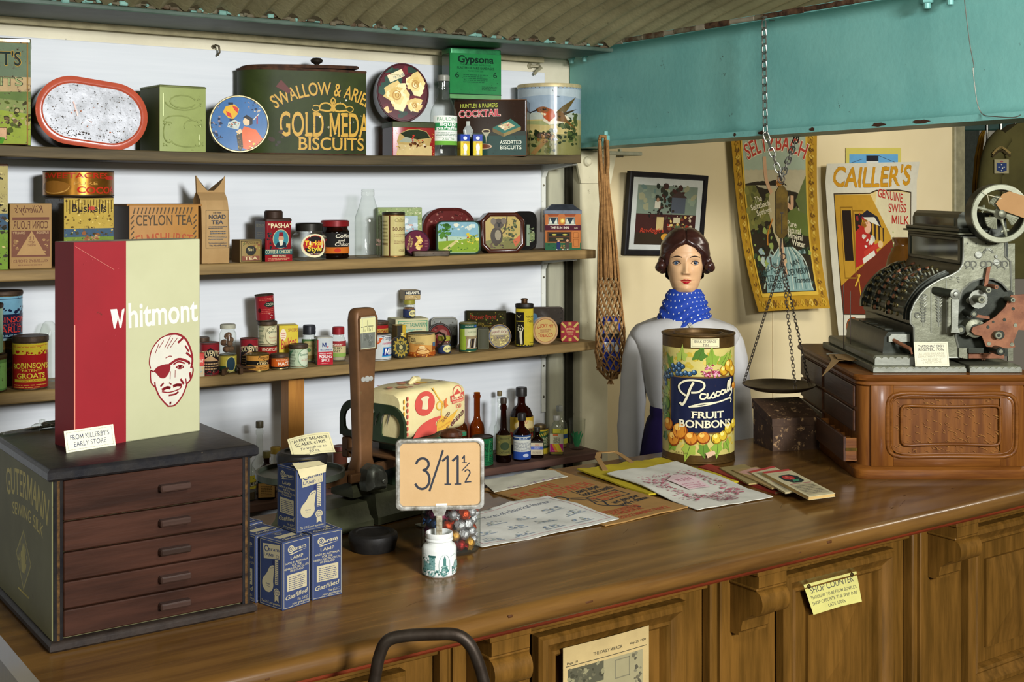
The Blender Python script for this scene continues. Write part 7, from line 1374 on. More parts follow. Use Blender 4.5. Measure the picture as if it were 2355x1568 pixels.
p = atZ(1777,1038,CT_Z); BRX = mat('#4a3626',.6,0,'#33241a',16,1,.55,.15,rh='#a08058')
rz = -azim(p) + rad(24); s_ = depth(p) / FP; bw,bd,h0,h1 = 116 * s_,.15,74 * s_,104 * s_
c = p + Vector((cos(rz),sin(rz),0)) * bw / 2 + Vector((-sin(rz),cos(rz),0)) * bd / 2
t = thing('brown_box','scuffed dark brown box with a sloping lid, beside the drawer of the till cabinet','box',(c.x,c.y,CT_Z),rz)
g = G(); g.prism([(-bd / 2,0),(bd / 2,0),(bd / 2,h1 * .94),(-bd / 2,h0)],0,-bw / 2,bw / 2,BRX); g.build('box_body',t)
g = G(); e = .003; g.prism([(-bd / 2 - e,h0 - .022),(-bd / 2 - e,h0 + .002),(bd / 2 + e,h1),(bd / 2 + e,h1 - .03)],0,-bw / 2 - e,bw / 2 + e,BRX); g.build('lid',t)

# hanging scale
S0 = atX(1797,400,3.02)      # top ring
t = thing('hanging_scale','brass hanging spring balance with a round pan on three chains','scale',(S0.x,S0.y,0))
BRA = mat('#54410f',.6,0,'#3a2c0c',30,1,.1,.1,spec=.06); CHN = mat('#8d8d84',.35,.8,'#5d5c54',60,1); CHD = mat('#4a4238',.45,.6,'#2e2820',60,1)
sc_ = depth(S0) / FP
def zz(y): return CZ - (y - HZ) * sc_
def link_mesh(L,w,rr,m):
 g = G(); P = []
 for i in range(14):
  a = 2 * pi * i / 14; P.append((w * cos(a),0,(L / 2 - w) * (1 if sin(a) >= 0 else -1) + w * sin(a)))
 g.tube(P,rr,m,6,closed=True); return g
LM = {}
def chain(par,a,b,L,w,rr,m,name='chain_link'):
 a,b = Vector(a),Vector(b); d = b - a; n = max(1,round(d.length / (L - rr * 3))); q = d.normalized()
 rot = Vector((0,0,1)).rotation_difference(q).to_matrix().to_4x4()
 g = LM.get((L,w,rr)); G2 = G()
 for i in range(n):
  M = TR(*(a + d * (i + .5) / n)) @ rot @ RZ((i % 2) * pi / 2)
  base = link_mesh(L,w,rr,m); G2.X = M; G2.add([v for v in base.v],base.f,m)
 return G2
ring = (0,0,zz(412))
g = G(); g.X = TR(*ring) @ RZ(-TH); g.tube([(.010 * cos(a),0,.013 * sin(a)) for a in [2 * pi * i / 18 for i in range(18)]],.0022,CHD,6,closed=True); g.build('ring',t)
g = G(); g.X = RZ(-TH)
w = .0185; zt,zb = zz(428),zz(548);
g.prism([(-w,zb + .016),(-w,zt - .018),(-.008,zt),(.008,zt),(w,zt - .018),(w,zb + .016),(.006,zb),(-.006,zb)],1,-.006,.006,BRA); g.cb((0,-.0064,(zt + zb) / 2 - .035),(.003,.001,.066),mat('#1c160a',.6)); g.cb((0,-.0068,(zt + zb) / 2 - .002),(.010,.001,.003),mat('#1c160a',.6)); g.build('spring_case',t)
g = G(); g.X = RZ(-TH); zl = zz(600)
g.tube([(0,0,zb + .004),(-.003,0,zb - .03),(-.002,0,zl + .03)] ,.003,CHD,8); g.tube([(.0,0,zl + .04),(.002,0,zl + .01),(-.004,0,zl - .016),(-.018,0,zl - .024),(-.032,0,zl - .014),(-.036,0,zl + .012)],.0028,CHD,8)
g.X = RZ(-TH) @ TR(.006,0,zl + .014); g.tube([(.008 * cos(a),0,.009 * sin(a)) for a in [2 * pi * i / 16 for i in range(16)]],.002,CHD,6,closed=True); g.build('hook',t)
pz = zz(884); rp_ = 84 * sc_
g = G(); g.lathe([(rp_ * .2,-.020),(rp_ * .7,-.016),(rp_ * .95,-.004),(rp_ * 1.0,.001),(rp_ * .985,.0025),(rp_ * .93,-.002),(rp_ * .7,-.0135),(0,-.0175)],mat('#5d5038',.4,.6,'#40362a',12,1,.15,.1),56,(-.008 * CT,.008 * ST,pz),cap1=False); g.build('pan',t,smooth=50)
for a in (165,285,20):
 an = rad(a) - TH; e = Vector((rp_ * .95 * cos(an) - .008 * CT,rp_ * .95 * sin(an) + .008 * ST,pz + .002))
 chain(t,(.004,0,zl + .004),e,.0150,.0042,.0013,CHD).build('pan_chain',t)
tc = thing('chain','steel chain looped over the teal beam, holding up the spring balance','chain',(S0.x,S0.y,0))
ey = S0.y
a1 = atX(1757,48,BX - .095) - Vector((S0.x,S0.y,0)); b1 = atX(1760,306,BX - .095) - Vector((S0.x,S0.y,0))
chain(tc,a1,b1,.032,.0085,.0024,CHN).build('front_chain',tc)
chain(tc,b1,ring,.032,.0085,.0024,CHN).build('lower_chain',tc)
a2 = Vector((BX + .095 - S0.x,.05,zz(300))); chain(tc,a2,ring,.032,.0085,.0024,CHN).build('back_chain',tc)
chain(tc,a2,(a2.x,a1.y,a1.z + .014),.032,.0085,.0024,CHN).build('rear_chain',tc)
chain(tc,(a2.x,a1.y,a1.z + .016),(a1.x,a1.y,a1.z + .012),.032,.0085,.0024,CHN).build('top_chain',tc)

# net bag
N0 = atX(1400,600,2.955); s_ = depth(N0) / FP
t = thing('string_bag','long brown jute string net bag hanging from the teal beam','bag',(N0.x,N0.y,0))
JU = mat('#9c7444',.9,0,'#7d5a34',70,1,0,.5,bsc=160)
zf = lambda y: CZ - (y - HZ) * s_
def radn(y):
 P = ((430,10),(480,15),(560,23),(640,27),(700,31),(760,36),(820,37),(850,30),(868,14),(876,3))
 for (a,b),(c_,d_) in zip(P,P[1:]):
  if a <= y <= c_: return (b + (d_ - b) * (y - a) / (c_ - a)) * s_
 return 3 * s_
def cxn(y): return ((1384 - 1400) + (1405 - 1384) * min(1,max(0,(y - 330) / 420))) * s_
g = G()
NS = 13
for d in (-1,1):
 for i in range(NS):
  P = []
  for y in range(430,877,9):
   tw = .25 * sin((y - 430) / 40) if y < 640 else ((y - 640) / 236) * 3.6
   a = 2 * pi * i / NS + d * tw * (1 if y >= 640 else .3); rr = radn(y)
   P.append((cxn(y) + rr * cos(a),rr * sin(a) * .8,zf(y)))
  g.tube(P,.0026 if True else 0,JU,5)
for i in range(26):
 P = []; a0 = 2 * pi * i / 26
 for y in range(400,650,14): rr = radn(max(430,y)) * (.8 if i % 2 else .98); P.append((cxn(y) + rr * cos(a0),rr * sin(a0) * .8,zf(y)))
 g.tube(P,.0034,JU,5)
g.X = RZ(0); g.build('net',t)
g = G()
for x0,x1,yo in ((1371,1384,-.004),(1393,1386,.006),(1378,1380,.01),(1389,1388,-.012)):
 P = [((x0 - 1400) * s_,yo,zf(322)),(((x0 + x1) / 2 - 1400 + (3 if x0 > 1385 else -2)) * s_,yo,zf(380)),((x1 - 1400 - 2) * s_,yo * .6,zf(440)),((x1 - 1400 + 3) * s_,yo * .3,zf(520))]
 g.tube(smooth_pts(P,4),.0065,JU,7)
g.tube([((1371 - 1400) * s_,-.004,zf(322)),((1374 - 1400) * s_,.0,zf(314)),((1390 - 1400) * s_,.0,zf(314)),((1393 - 1400) * s_,.006,zf(322))],.006,JU,7); g.build('handles',t)
g = G(); R = random.Random(4)
for i in range(22):
 y = R.uniform(800,872); a = R.uniform(0,6.28); P = []
 for j in range(7): rr = radn(min(870,y + j * 2)) * 1.05; P.append((cxn(y) + rr * cos(a + j * .2),rr * sin(a + j * .2) * .8,zf(min(872,y + 8 * sin(j * .9 + i)))))
 g.tube(P,.0028,JU,5)
for i in range(5): g.tube([(cxn(870),0,zf(868)),(cxn(870) + .004 * (i - 2),-.004 * i + .008,zf(884))],.002,JU,4)
g.build('knots',t)
t = thing('carton','dark blue and white carton inside the hanging net bag','carton',(N0.x,N0.y,0),-TH - rad(4))
g = G(); w = 20 * s_; z0,z1 = zf(852),zf(728); x_ = 6 * s_
g.bx(x_ - w,x_ + w,-.022,.022,z0,z1,mat('#1c2a7d',.4,0,'#22338a',20,.5),.002); g.on(lambda u,v,hh: (x_ + u,-.022 - hh,z0 + v),2 * w,z1 - z0,None,'satin',0)
g.art([R_(-.4,.68,.4,.92,'#a8946a'),R_(-.46,.62,.46,.70,'#1c1c22'),R_(-.40,.36,.40,.54,'#b8bcc0'),R_(-.1,.36,-.04,.54,'#26306a'),R_(.14,.36,.18,.54,'#26306a'),('o',.0,.26,.12,.04,.015,'#b8bcc0')]); g.build('carton_body',t)

# ------------------------------------------------------------------ picture frame and posters on the far wall
def onwall(px,py): q = atY(px,py,PY); return q.x,q.z
xa,za = onwall(1445,393); xb,zb = onwall(1628,393); xc,zc_ = onwall(1432,590)
fw,fh = (xb - xa) * .97,(za - zc_) * .98
t = thing('picture_frame','black framed shop advertisement picture hanging behind the dummy','picture',((xa + xb) / 2 - .05,PY - .015,zc_)); t.rotation_euler = (rad(4),rad(-2.2) * -1,0)
BK = mat('#17161a',.35,0,'#24221f',30,.6)
g = G(); n = 4
def rq(i,y): return [(-fw / 2 + i,y,i),(fw / 2 - i,y,i),(fw / 2 - i,y,fh - i),(-fw / 2 + i,y,fh - i)]
g.loops([rq(0,.012),rq(0,-.010),rq(.004,-.013),rq(.020,-.011),rq(.024,-.004)],BK,True,False); g.build('frame',t,smooth=15)
g = G(); g.on(lambda u,v,h: (u,-.0045 - h,v),fw - .048,fh - .048,None,'satin',0,ov=.024)
g.art([R_(-.5,0,.5,1,'#b8bcb4'),R_(-.43,.07,.43,.90,'#3a1c18'),R_(-.43,.50,.43,.90,'#6d7a6a'),('s',-.4,.6,.4,.88,24,.07,['#5a7068','#7d8a74','#8a8a6a'],3),('s',-.16,.55,.22,.92,60,.05,['#1f2418','#2c2a1c','#3a2018'],4),R_(-.43,.07,.43,.24,'#2e2416'),R_(.06,.52,.26,.74,'#4a5058'),('p',[(.04,.74),(.16,.84),(.28,.74)],'#3a2c26'),('s',-.3,.42,.1,.56,20,.035,['#1c1614','#2c221c','#4a3a30'],6),R_(-.18,.58,-.10,.68,'#b8b4a0'),('e',-.14,.70,.02,.03,'#8a6a50'),('s',.0,.30,.36,.48,34,.035,['#a8743a','#6b3420','#c8a860','#4a5a3a','#8a2c1c','#b8a888'],7),R_(-.14,.28,-.04,.46,'#b5a06a'),R_(.1,.38,.2,.46,'#b8ae8a'),('e',.0,.18,.06,.05,'#b8862c'),tx("Rawleigh's",-.2,.24,.06,.34,'#a83a24',.012,.3)])
g.build('picture',t)
def poster(name,lab,quad,col,ops,curl,n=(16,20),part='poster_sheet'):
 """hangs on the far wall; curl(u, v) is how far the paper stands off the wall"""
 Q = [atY(a,b,PY) for a,b in quad]; c = (Q[0] + Q[2]) / 2; t = thing(name,lab,'poster',(c.x,PY,c.z))
 W_,H2 = (Q[1] - Q[0]).length,(Q[0] - Q[3]).length
 def S(u,v,h):
  a = Q[3].lerp(Q[2],u); b = Q[0].lerp(Q[1],u); q = a.lerp(b,v) - c
  return (q.x,-.004 - curl(u,v) - h,q.z)
 g = G(); vs = []; fs = []; nu,nv = n
 for k in (0,-.0006):
  for j in range(nv + 1):
   for i in range(nu + 1): vs.append(S(i / nu,j / nv,k))
 N1 = (nu + 1) * (nv + 1)
 for j in range(nv):
  for i in range(nu):
   a = j * (nu + 1) + i; fs += [(a,a + 1,a + nu + 2,a + nu + 1),(N1 + a,N1 + a + 1,N1 + a + nu + 2,N1 + a + nu + 1)]
 g.add(vs,fs,mat(col,.45,0,None,8,.2)); g.on(lambda u,v,h: S(u / W_ + .5,v / H2,.0006 + h),W_,H2,W_ / nu,'satin',0,cv=H2 / nv); g.art(ops); g.build(part,t,smooth=60); return t
# mineral water poster: gold frame, mountain landscape, generic figure
GF = ['#b8922c','#8a651c','#c8a848','#6b4a18','#a87d24']
A = [R_(-.5,0,.5,1,'#a8801f')]
for i in range(26):
 y = .03 + i * .037
 for sx in (-1,1): A += [('c',[(sx * .46,y),(sx * .43,y + .016),(sx * .415,y + .004),(sx * .44,y - .006)],.010,GF[i % 5]),('e',sx * .44,y + .02,.012,.012,GF[(i + 2) % 5],8)]
for i in range(16): A += [('c',[(-.42 + i * .056,.03),(-.40 + i * .056,.05),(-.38 + i * .056,.03),(-.40 + i * .056,.02)],.012,GF[i % 5])]
for sx in (-1,1): A += [R_(sx * .378 - .012,.08,sx * .378 + .012,1,'#c8a43a')]
A += [R_(-.385,.075,.385,.095,'#c8a43a'),R_(-.37,.095,.37,1,'#9aa890'),R_(-.37,.5,.37,.78,'#b0a888'),('p',[(-.37,.095),(.37,.095),(.37,.62),(.2,.66),(.06,.73),(-.1,.72),(-.37,.70)],'#2c2618'),('p',[(.37,.74),(.37,.42),(.1,.44),(.24,.6)],'#5f6838'),('p',[(-.37,.69),(-.24,.69),(-.16,.60),(-.05,.62),(.0,.52),(-.37,.44)],'#6b6a34'),('s',-.37,.42,.0,.68,30,.03,['#7d7a3c','#55572c','#6d7038'],4),('p',[(.08,.5),(.2,.56),(.37,.52),(.37,.4),(.1,.42)],'#5d6a30'),('s',-.37,.2,.37,.44,60,.022,['#23301c','#3a4a2a','#8a9a50','#1a2014'],5),('s',-.3,.1,.34,.34,46,.025,['#8aa09a','#a8b4a4','#6d8a84','#3a5048'],6),('p',[(-.3,.1),(.34,.1),(.26,.26),(.1,.34),(-.05,.33),(-.22,.24)],'#7d9a94')]
A += [('c',[(-.28 + .04 * i,.11),(-.16 + .03 * i,.26),(-.02 + .012 * i,.34)],.008,['#b8c2b0','#5a7a74','#94aca0'][i % 3]) for i in range(16)]
A += [('p',smooth_pts([(-.06,.42),(-.1,.56),(-.05,.66),(.05,.66),(.1,.56),(.06,.46),(.04,.34),(.06,.26),(-.01,.26),(-.02,.36)]),'#b8aa80'),('c',[(-.04,.64),(-.1,.72),(-.11,.84)],.028,'#c8a07a'),('c',[(.06,.64),(.18,.56),(.2,.62)],.026,'#c8a07a'),('e',.05,.70,.035,.026,'#c8a07a'),('s',.04,.68,.1,.74,8,.016,['#8a5a24','#a8742c'],5),('c',[(.02,.36),(.02,.2)],.026,'#c8a07a'),('c',[(-.06,.5),(-.14,.42),(-.16,.36)],.01,'#b8782c')]
SR = '#a83a2a'; SO = '#d0c8a8'
for c_,b in ((SO,.05),(SR,.014)): A += [tx('SELTZBACH',.02,.885,.085,.70,c_,b,0,.9)]
A += [tx(s_,x,y,.030,w_,'#d6cfb0',.014,0,0,.16) for s_,x,y,w_ in (('The',-.22,.60,.10),('Seltzbach',-.20,.565,.26),('Springs',-.16,.53,.2))] + [tx(s_,x,y,.032,w_,'#d6cfb0',.016,0,0,-.16) for s_,x,y,w_ in (('Pure',.17,.455,.12),('Natural',.18,.42,.19),('Mineral',.2,.385,.19),('Water',.23,.345,.16))] + [tx('Bottled at the',-.20,.215,.03,.26,'#2c3a34',.01,0,0,.3),tx('famous',-.08,.205,.024,.12,'#2c3a34',.008,0,0,.2),tx('SELTZBACH',-.19,.155,.036,.32,'#26302c',.012),tx('SPRINGS',-.17,.118,.03,.20,'#26302c',.012),tx('VAN',.16,.24,.03,.12,'#26302c',.01,0,0,.2),tx('DER MERWE',.19,.19,.034,.30,'#26302c',.012,0,0,.06),tx('Transvaal',.22,.145,.03,.22,'#26302c',.01)]
poster('wall_poster','tall mineral water poster in a gold painted border, hanging behind the spring balance',[(1667,298),(1866,298),(1862,704),(1698,712)],'#b8b29a',A,lambda u,v: .01 + .09 * (1 - v) ** 3 + .02 * (2 * u - 1) ** 2)
# milk chocolate poster: lettering plus a plain railway carriage scene
A = [R_(-.5,0,.5,1,'#ccc8b2')]
for c_,b in (('#7d5a2c',.035),('#c08a1f',.020)): A += [tx("CAILLER'S",0,.868,.105,.86,c_,b,0,-.10)]
A += [('p',[(-.42,.16),(.44,.16),(.44,.835),(.3,.85),(.05,.85),(-.02,.835),(-.42,.835)],'#3a2c1c'),('p',[(-.41,.165),(.43,.165),(.43,.83),(.3,.842),(.05,.842),(-.02,.828),(-.41,.828)],'#d0b878'),('p',[(.0,.6),(.43,.5),(.43,.83),(.05,.842)],'#ccc29a'),('p',[(-.41,.165),(-.41,.825),(-.02,.825),(.20,.60),(.22,.54),(.12,.4),(.06,.165)],'#b58a2c'),('p',[(-.41,.165),(-.41,.32),(.22,.58),(.23,.53),(.06,.165)],'#6b2c1c'),('p',[(.06,.165),(.23,.53),(.43,.3),(.43,.165)],'#8a6a34'),('p',[(.04,.165),(.21,.53),(.24,.53),(.1,.165)],'#4a5a2c'),R_(-.34,.46,-.24,.74,'#241a14'),R_(-.20,.56,-.12,.72,'#2c2018'),('f',-.36,.36,-.22,.76,.008,'#8a651c'),('f',-.22,.45,-.10,.74,.008,'#8a651c')] + [R_(-.04 + .05 * i,.58 - .005 * i,-.01 + .045 * i,.70 - .02 * i,'#3a2c20') for i in range(4)]
A += [('p',[(-.22,.42),(-.2,.62),(-.12,.66),(.0,.58),(.04,.5),(-.06,.46)],'#a82c24'),('s',-.12,.53,.0,.60,12,.022,['#d6d2c0','#c2bea8'],4),('c',[(-.1,.50),(.04,.54),(.09,.55)],.03,'#b83a2c'),('e',.08,.55,.03,.02,'#d0b07a'),('c',[(-.12,.46),(.0,.5)],.03,'#d6d2c0'),('e',-.06,.645,.04,.035,'#d8a888'),('s',-.12,.64,-.06,.69,8,.016,['#a8702c','#8a5a1f'],6),('p',[(-.16,.70),(-.06,.74),(.06,.70),(.1,.64),(.02,.665),(-.08,.69)],'#26242c'),('p',[(-.12,.70),(.02,.70),(.08,.65),(-.02,.67)],'#d0ccb8'),('s',-.18,.64,-.1,.72,6,.02,['#a83a34','#8a2a2c'],7),('c',[(-.24,.32),(-.18,.38)],.012,'#d0a83a'),('c',[(-.2,.38),(-.18,.24)],.010,'#c89a2c'),('e',.2,.40,.02,.03,'#c8a888'),('s',.22,.5,.26,.62,8,.012,['#6d8a3a','#8a9a4a'],8)]
for c_,b in (('#d8d2b8',.03),('#a82c1c',.014)): A += [tx('GENUINE',.20,.795,.046,.28,c_,b,0,0,-.14),tx('SWISS',.28,.725,.046,.20,c_,b,0,0,-.02),tx('MILK',.31,.66,.046,.20,c_,b,0,0,-.04)]
for c_,b in (('#3a2418',.04),('#b8541c',.02)): A += [tx('C',-.32,.03,.11,.16,c_,b)]
poster('wall_poster','white poster with orange lettering and a railway carriage scene, beside the till',[(1878,377),(2103,372),(2094,792),(1902,786)],'#c8c4ae',A,lambda u,v: .012 + .03 * (1 - u) ** 2 + .03 * (1 - v) ** 2 + .02 * max(0,v - .9) * 8)
poster('wall_poster','pale blue and yellow poster showing only its top edge above the railway poster',[(1943,340),(2070,340),(2070,520),(1943,520)],'#c2b65a',[R_(-.44,0,.44,.92,'#5f9ac2'),R_(-.14,.7,.08,.90,'#c8c8bc'),R_(-.14,.83,.08,.90,'#23262c'),R_(-.2,.6,-.14,.80,'#2c3038'),('l',[(-.44,.8),(-.2,.86)],.006,'#3a3a3a'),('l',[(.08,.9),(.44,.8)],.006,'#3a3a3a')],lambda u,v: .002)

# ------------------------------------------------------------------ notes on the counter front, chair, wire
def at_front(px,py): q = atY(px,py,FY - .006); return q
Q = [at_front(*a) for a in ((1844,1341),(1966,1310),(1976,1381),(1863,1411))]; c = sum(Q,Vector()) / 4
t = thing('note_card','yellow handwritten note about the shop counter, pinned to a front panel','note',c)
W_,H2 = (Q[1] - Q[0]).length,(Q[0] - Q[3]).length
def S(u,v,h):
 q = Q[3].lerp(Q[2],u).lerp(Q[0].lerp(Q[1],u),v) - c; return (q.x,-.004 - .012 * (1 - v) * abs(u - .6) - h,q.z)
g = G(); n = 8; vs = [S(i / n,j / n,0) for j in range(n + 1) for i in range(n + 1)]; g.add(vs,[(j * 9 + i,j * 9 + i + 1,j * 9 + i + 10,j * 9 + i + 9) for j in range(n) for i in range(n)],PAPER('#c8c272'))
g.on(lambda u,v,h: S(u / W_ + .5,v / H2,.0003 + h),W_,H2,W_ / 8,'paper',0); SI = '#4a4a44'
g.art([tx('SHOP COUNTER',.0,.66,.20,.84,SI,0,0,0,.02),tx("THOUGHT TO BE FROM BOVELL'S",0,.46,.10,.90,SI,0),tx("SHOP OPPOSITE 'THE SHIP INN'",0,.28,.10,.90,SI,0),tx("LATE 1800s",.02,.10,.10,.36,SI,0)]); g.build('note_sheet',t)
for u,v in ((.08,.88),(.90,.90)):
 q = S(u,v,0); g = G(); g.lathe([(.006,0),(.005,.003),(.002,.0045),(0,.005)],mat('#5a4a2c',.35,.8),14,cap1=False); b = g.build('pin',t,q); b.rotation_euler = (pi / 2,0,0)
Q = [atY(*a,FY - .02) for a in ((1293,1490),(1490,1437))]; q3 = atY(1300,1700,FY - .02); wq = Q[1] - Q[0]; c = Q[0]
t = thing('newspaper_page','old newspaper page with a portrait engraving, fixed to a counter front panel','newspaper',c)
W_ = wq.x * 1.0; H2 = .30; sl = wq.z / wq.x
def S2(u,v,h): return (u * W_,-.003 - h - .003 * sin(u * 3),v * H2 - H2 + sl * u * W_)
g = G(); n = 8; vs = [S2(i / n,j / n,k) for k in (0,-.0006) for j in range(n + 1) for i in range(n + 1)]; g.add(vs,[(k * 81 + j * 9 + i,k * 81 + j * 9 + i + 1,k * 81 + j * 9 + i + 10,k * 81 + j * 9 + i + 9) for k in (0,1) for j in range(n) for i in range(n)],PAPER('#b09a68'))
g.on(lambda u,v,h: S2(u / W_ + .5,v / H2,.0003 + h),W_,H2,W_ / 8,'paper',0); NG = ['#5a5540','#6d6850','#4a4636']
g.art([tx('THE DAILY MIRROR',0,.895,.022,.34,'#3a3628',.006,0,0,0,1),tx('Page 10',-.4,.875,.016,.12,'#3a3628'),tx('May 23, 1909',.36,.90,.016,.2,'#3a3628'),R_(-.47,.86,.47,.865,'#3a3628'),R_(-.45,.2,.42,.84,'#8a8260'),R_(-.45,.70,-.05,.84,'#4a4836'),('s',-.45,.70,-.05,.84,40,.02,['#5a5640','#3a3828','#7d7858'],3),('f',.08,.68,.26,.82,.008,'#6d6850'),('s',.3,.5,.42,.84,20,.02,NG,4),R_(-.45,.45,-.1,.68,'#7d7656'),('p',smooth_pts([(-.12,.38),(-.2,.5),(-.1,.62),(.02,.66),(.14,.62),(.16,.5),(.1,.42),(.1,.54),(.02,.58),(-.06,.5)]),'#26241a'),('e',.04,.50,.08,.06,'#a09672'),('p',[(-.2,.2),(-.1,.42),(.1,.44),(.3,.3),(.34,.2)],'#5a5540'),('c',[(-.2,.5),(-.3,.4),(-.34,.28)],.03,'#26241a')]); g.build('page',t)
STB = mat('#3a332b',.45,.6,'#2a2119',20,1,.15,.15)
q = lambda px,py: atD(px,py,2.12)
P = [q(846,1640),q(862,1560),q(872,1510),q(890,1474),q(930,1462),q(1000,1458),(q(1050,1460)),q(1080,1482),q(1102,1530),q(1120,1600),q(1130,1660)]
c = Vector((sum(p_.x for p_ in P) / len(P),sum(p_.y for p_ in P) / len(P),0))
t = thing('metal_chair','bent tube back of a dark metal chair standing in front of the counter','chair',c)
Pl = smooth_pts([tuple(p_ - c) for p_ in P],6)
fl = [(Pl[0][0],Pl[0][1],0),(Pl[0][0],Pl[0][1],.45)]; fr = [(Pl[-1][0],Pl[-1][1],.45),(Pl[-1][0],Pl[-1][1],0)]
g = G(); g.tube(fl + Pl + fr,.0105,STB,12); g.build('back_frame',t,smooth=50)
mx,my = (Pl[0][0] + Pl[-1][0]) / 2,(Pl[0][1] + Pl[-1][1]) / 2; dv = Vector((Pl[-1][0] - Pl[0][0],Pl[-1][1] - Pl[0][1],0)).normalized(); nv = Vector((dv.y,-dv.x,0))
wd = (Vector(Pl[-1]) - Vector(Pl[0])).length
g = G(); g.loops([[Vector((mx,my,0)) + dv * a * wd / 2 + nv * b + Vector((0,0,z)) for a,b in ((-1,.0),(1,0),(1,.34),(-1,.34))] for z in (.43,.45)],wood('#4a3420','#36240f',0),True,True); g.build('seat',t)
for a in (-.9,.9):
 b = Vector((mx,my,0)) + dv * a * wd / 2 + nv * .32; g = G(); g.tube([(b.x,b.y,0),(b.x,b.y,.43)],.01,STB,10); g.build('leg',t)
WIR = mat('#8a8a80',.4,.7); P = [atX(px,py,BX - .09) for px,py in ((2218,0),(2225,60),(2232,110),(2240,152),(2238,160),(2244,215),(2250,245),(2262,264))] + [atX(2290,268,BX - .11),atX(2330,270,BX - .12),atX(2348,264,BX - .12)]
g = G(); g.tube(smooth_pts([tuple(p_) for p_ in P],4),.0014,WIR,6); tag(g.build('wire'),'thin loose wire hanging down the face of the teal beam','wire')
# ------------------------------------------------------------------ shop dummy
M0 = ray_loc(1575,4.45); s_ = 4.45 / FP; zc = CZ - (668 - HZ) * s_
t = thing('mannequin','female shop dummy with painted face and dark wavy hair, standing behind the counter','mannequin',(M0.x,M0.y,zc),-azim(M0) + rad(3))
SKIN = mat('#cfa87c',.4,0,'#c79a70',14,.7,.03,.04,spec=.25); LIP = mat('#a81420',.3); HAIR = mat('#2c1712',.28,0,'#3a2018',20,.8,spec=.45)
HT = [(-1.3,.16,.13,.12),(-.62,.16,.12,.12),(-.5,.125,.10,.09),(-.40,.11,.09,.085),(-.28,.135,.115,.095),(-.18,.165,.095,.09),(-.13,.14,.065,.08),(-.105,.09,.052,.065),(-.08,.052,.046,.056),(-.04,.047,.046,.060),(-.012,.046,.050,.066),(-.004,.047,.060,.070),(.004,.042,.070,.074),(.014,.046,.0755,.078),(.03,.052,.078,.084),(.055,.0585,.079,.090),(.08,.0625,.080,.094),(.11,.0655,.081,.097),(.14,.067,.082,.097),(.165,.065,.078,.092),(.185,.058,.068,.080),(.20,.044,.052,.062),(.209,.026,.032,.038),(.2125,.003,.004,.005)]
def tab(z):
 for a,b in zip(HT,HT[1:]):
  if z <= b[0]: k = (z - a[0]) / (b[0] - a[0]); return [a[i] + (b[i] - a[i]) * k for i in (1,2,3)]
 return HT[-1][1:]
def ga(x,s): return math.exp(-(x / s) ** 2)
def feat(x,z):
 ax = abs(x); d = 0
 k = max(0,min(1,(.106 - z) / .036)); d += ga(x,.0075 + .003 * k) * (.004 + .017 * k) * (1 if z > .066 else max(0,1 - (.066 - z) / .007)) * (z < .125) * min(1,(.125 - z) / .015)
 d += .006 * ga(ax - .0105,.005) * ga(z - .066,.006)
 d -= .008 * ga(ax - .031,.014) * ga(z - .103,.0095); d += .004 * ga(z - .121,.008) * ga(ax - .03,.025)
 d += .004 * ga(ax - .036,.018) * ga(z - .074,.016); d += .0055 * ga(x,.015) * ga(z - .0445,.0042) + .006 * ga(x,.013) * ga(z - .033,.0045) - .004 * ga(x,.02) * ga(z - .0388,.0016)
 return d + .006 * ga(x,.015) * ga(z - .011,.010)
def sk(a,z,ex=0.,f=True):
 w,yf_,yb = tab(z); cx = sin(a); cy = -cos(a)
 p_ = 2.25; m_ = (abs(cx) ** p_ + abs(cy) ** p_) ** (-1 / p_)
 x = (w + ex) * cx * m_; y = ((yf_ if cy < 0 else yb) + ex) * cy * m_
 if f and cy < 0 and z > -.02: y -= feat(x,z) * min(1,-cy * 2.5)
 return x,y,z
NA = 200; zs_ = [-1.3,-.9,-.62,-.5,-.4,-.28,-.18,-.13,-.105,-.08,-.05,-.025] + [-.012 + .2245 * i / 150 for i in range(151)]
an = []
for i in range(NA): q = -pi + 2 * pi * i / NA; an.append(q - .42 * sin(q) * .9)
g = G(); vs = [sk(a,z) for z in zs_ for a in an]
g.add(vs,[(j * NA + i,j * NA + (i + 1) % NA,(j + 1) * NA + (i + 1) % NA,(j + 1) * NA + i) for j in range(len(zs_) - 1) for i in range(NA)],SKIN)
g.on(lambda u,v,h: (u,sk(math.asin(max(-1,min(1,u / tab(v)[0]))),v)[1] - .0003 - h,v),1,1,.0025,cv=.002)
xs_ = [-.0205 + .041 * i / 24 for i in range(25)]
g.art([('p',[(x,.0385 + .0085 * max(0,1 - (abs(x) / .0205) ** 1.6) - .0022 * ga(x,.004)) for x in xs_] + [(x,.0385 - .0095 * max(0,1 - (abs(x) / .0165) ** 2)) for x in xs_[::-1][1:-1]],LIP)])
g.build('body',t,smooth=60)
EW,EB,EK = mat('#c8c8c0',.15),mat('#4a5f78',.15),mat('#0f1014',.15)
DKL = mat('#1c1412',.5)
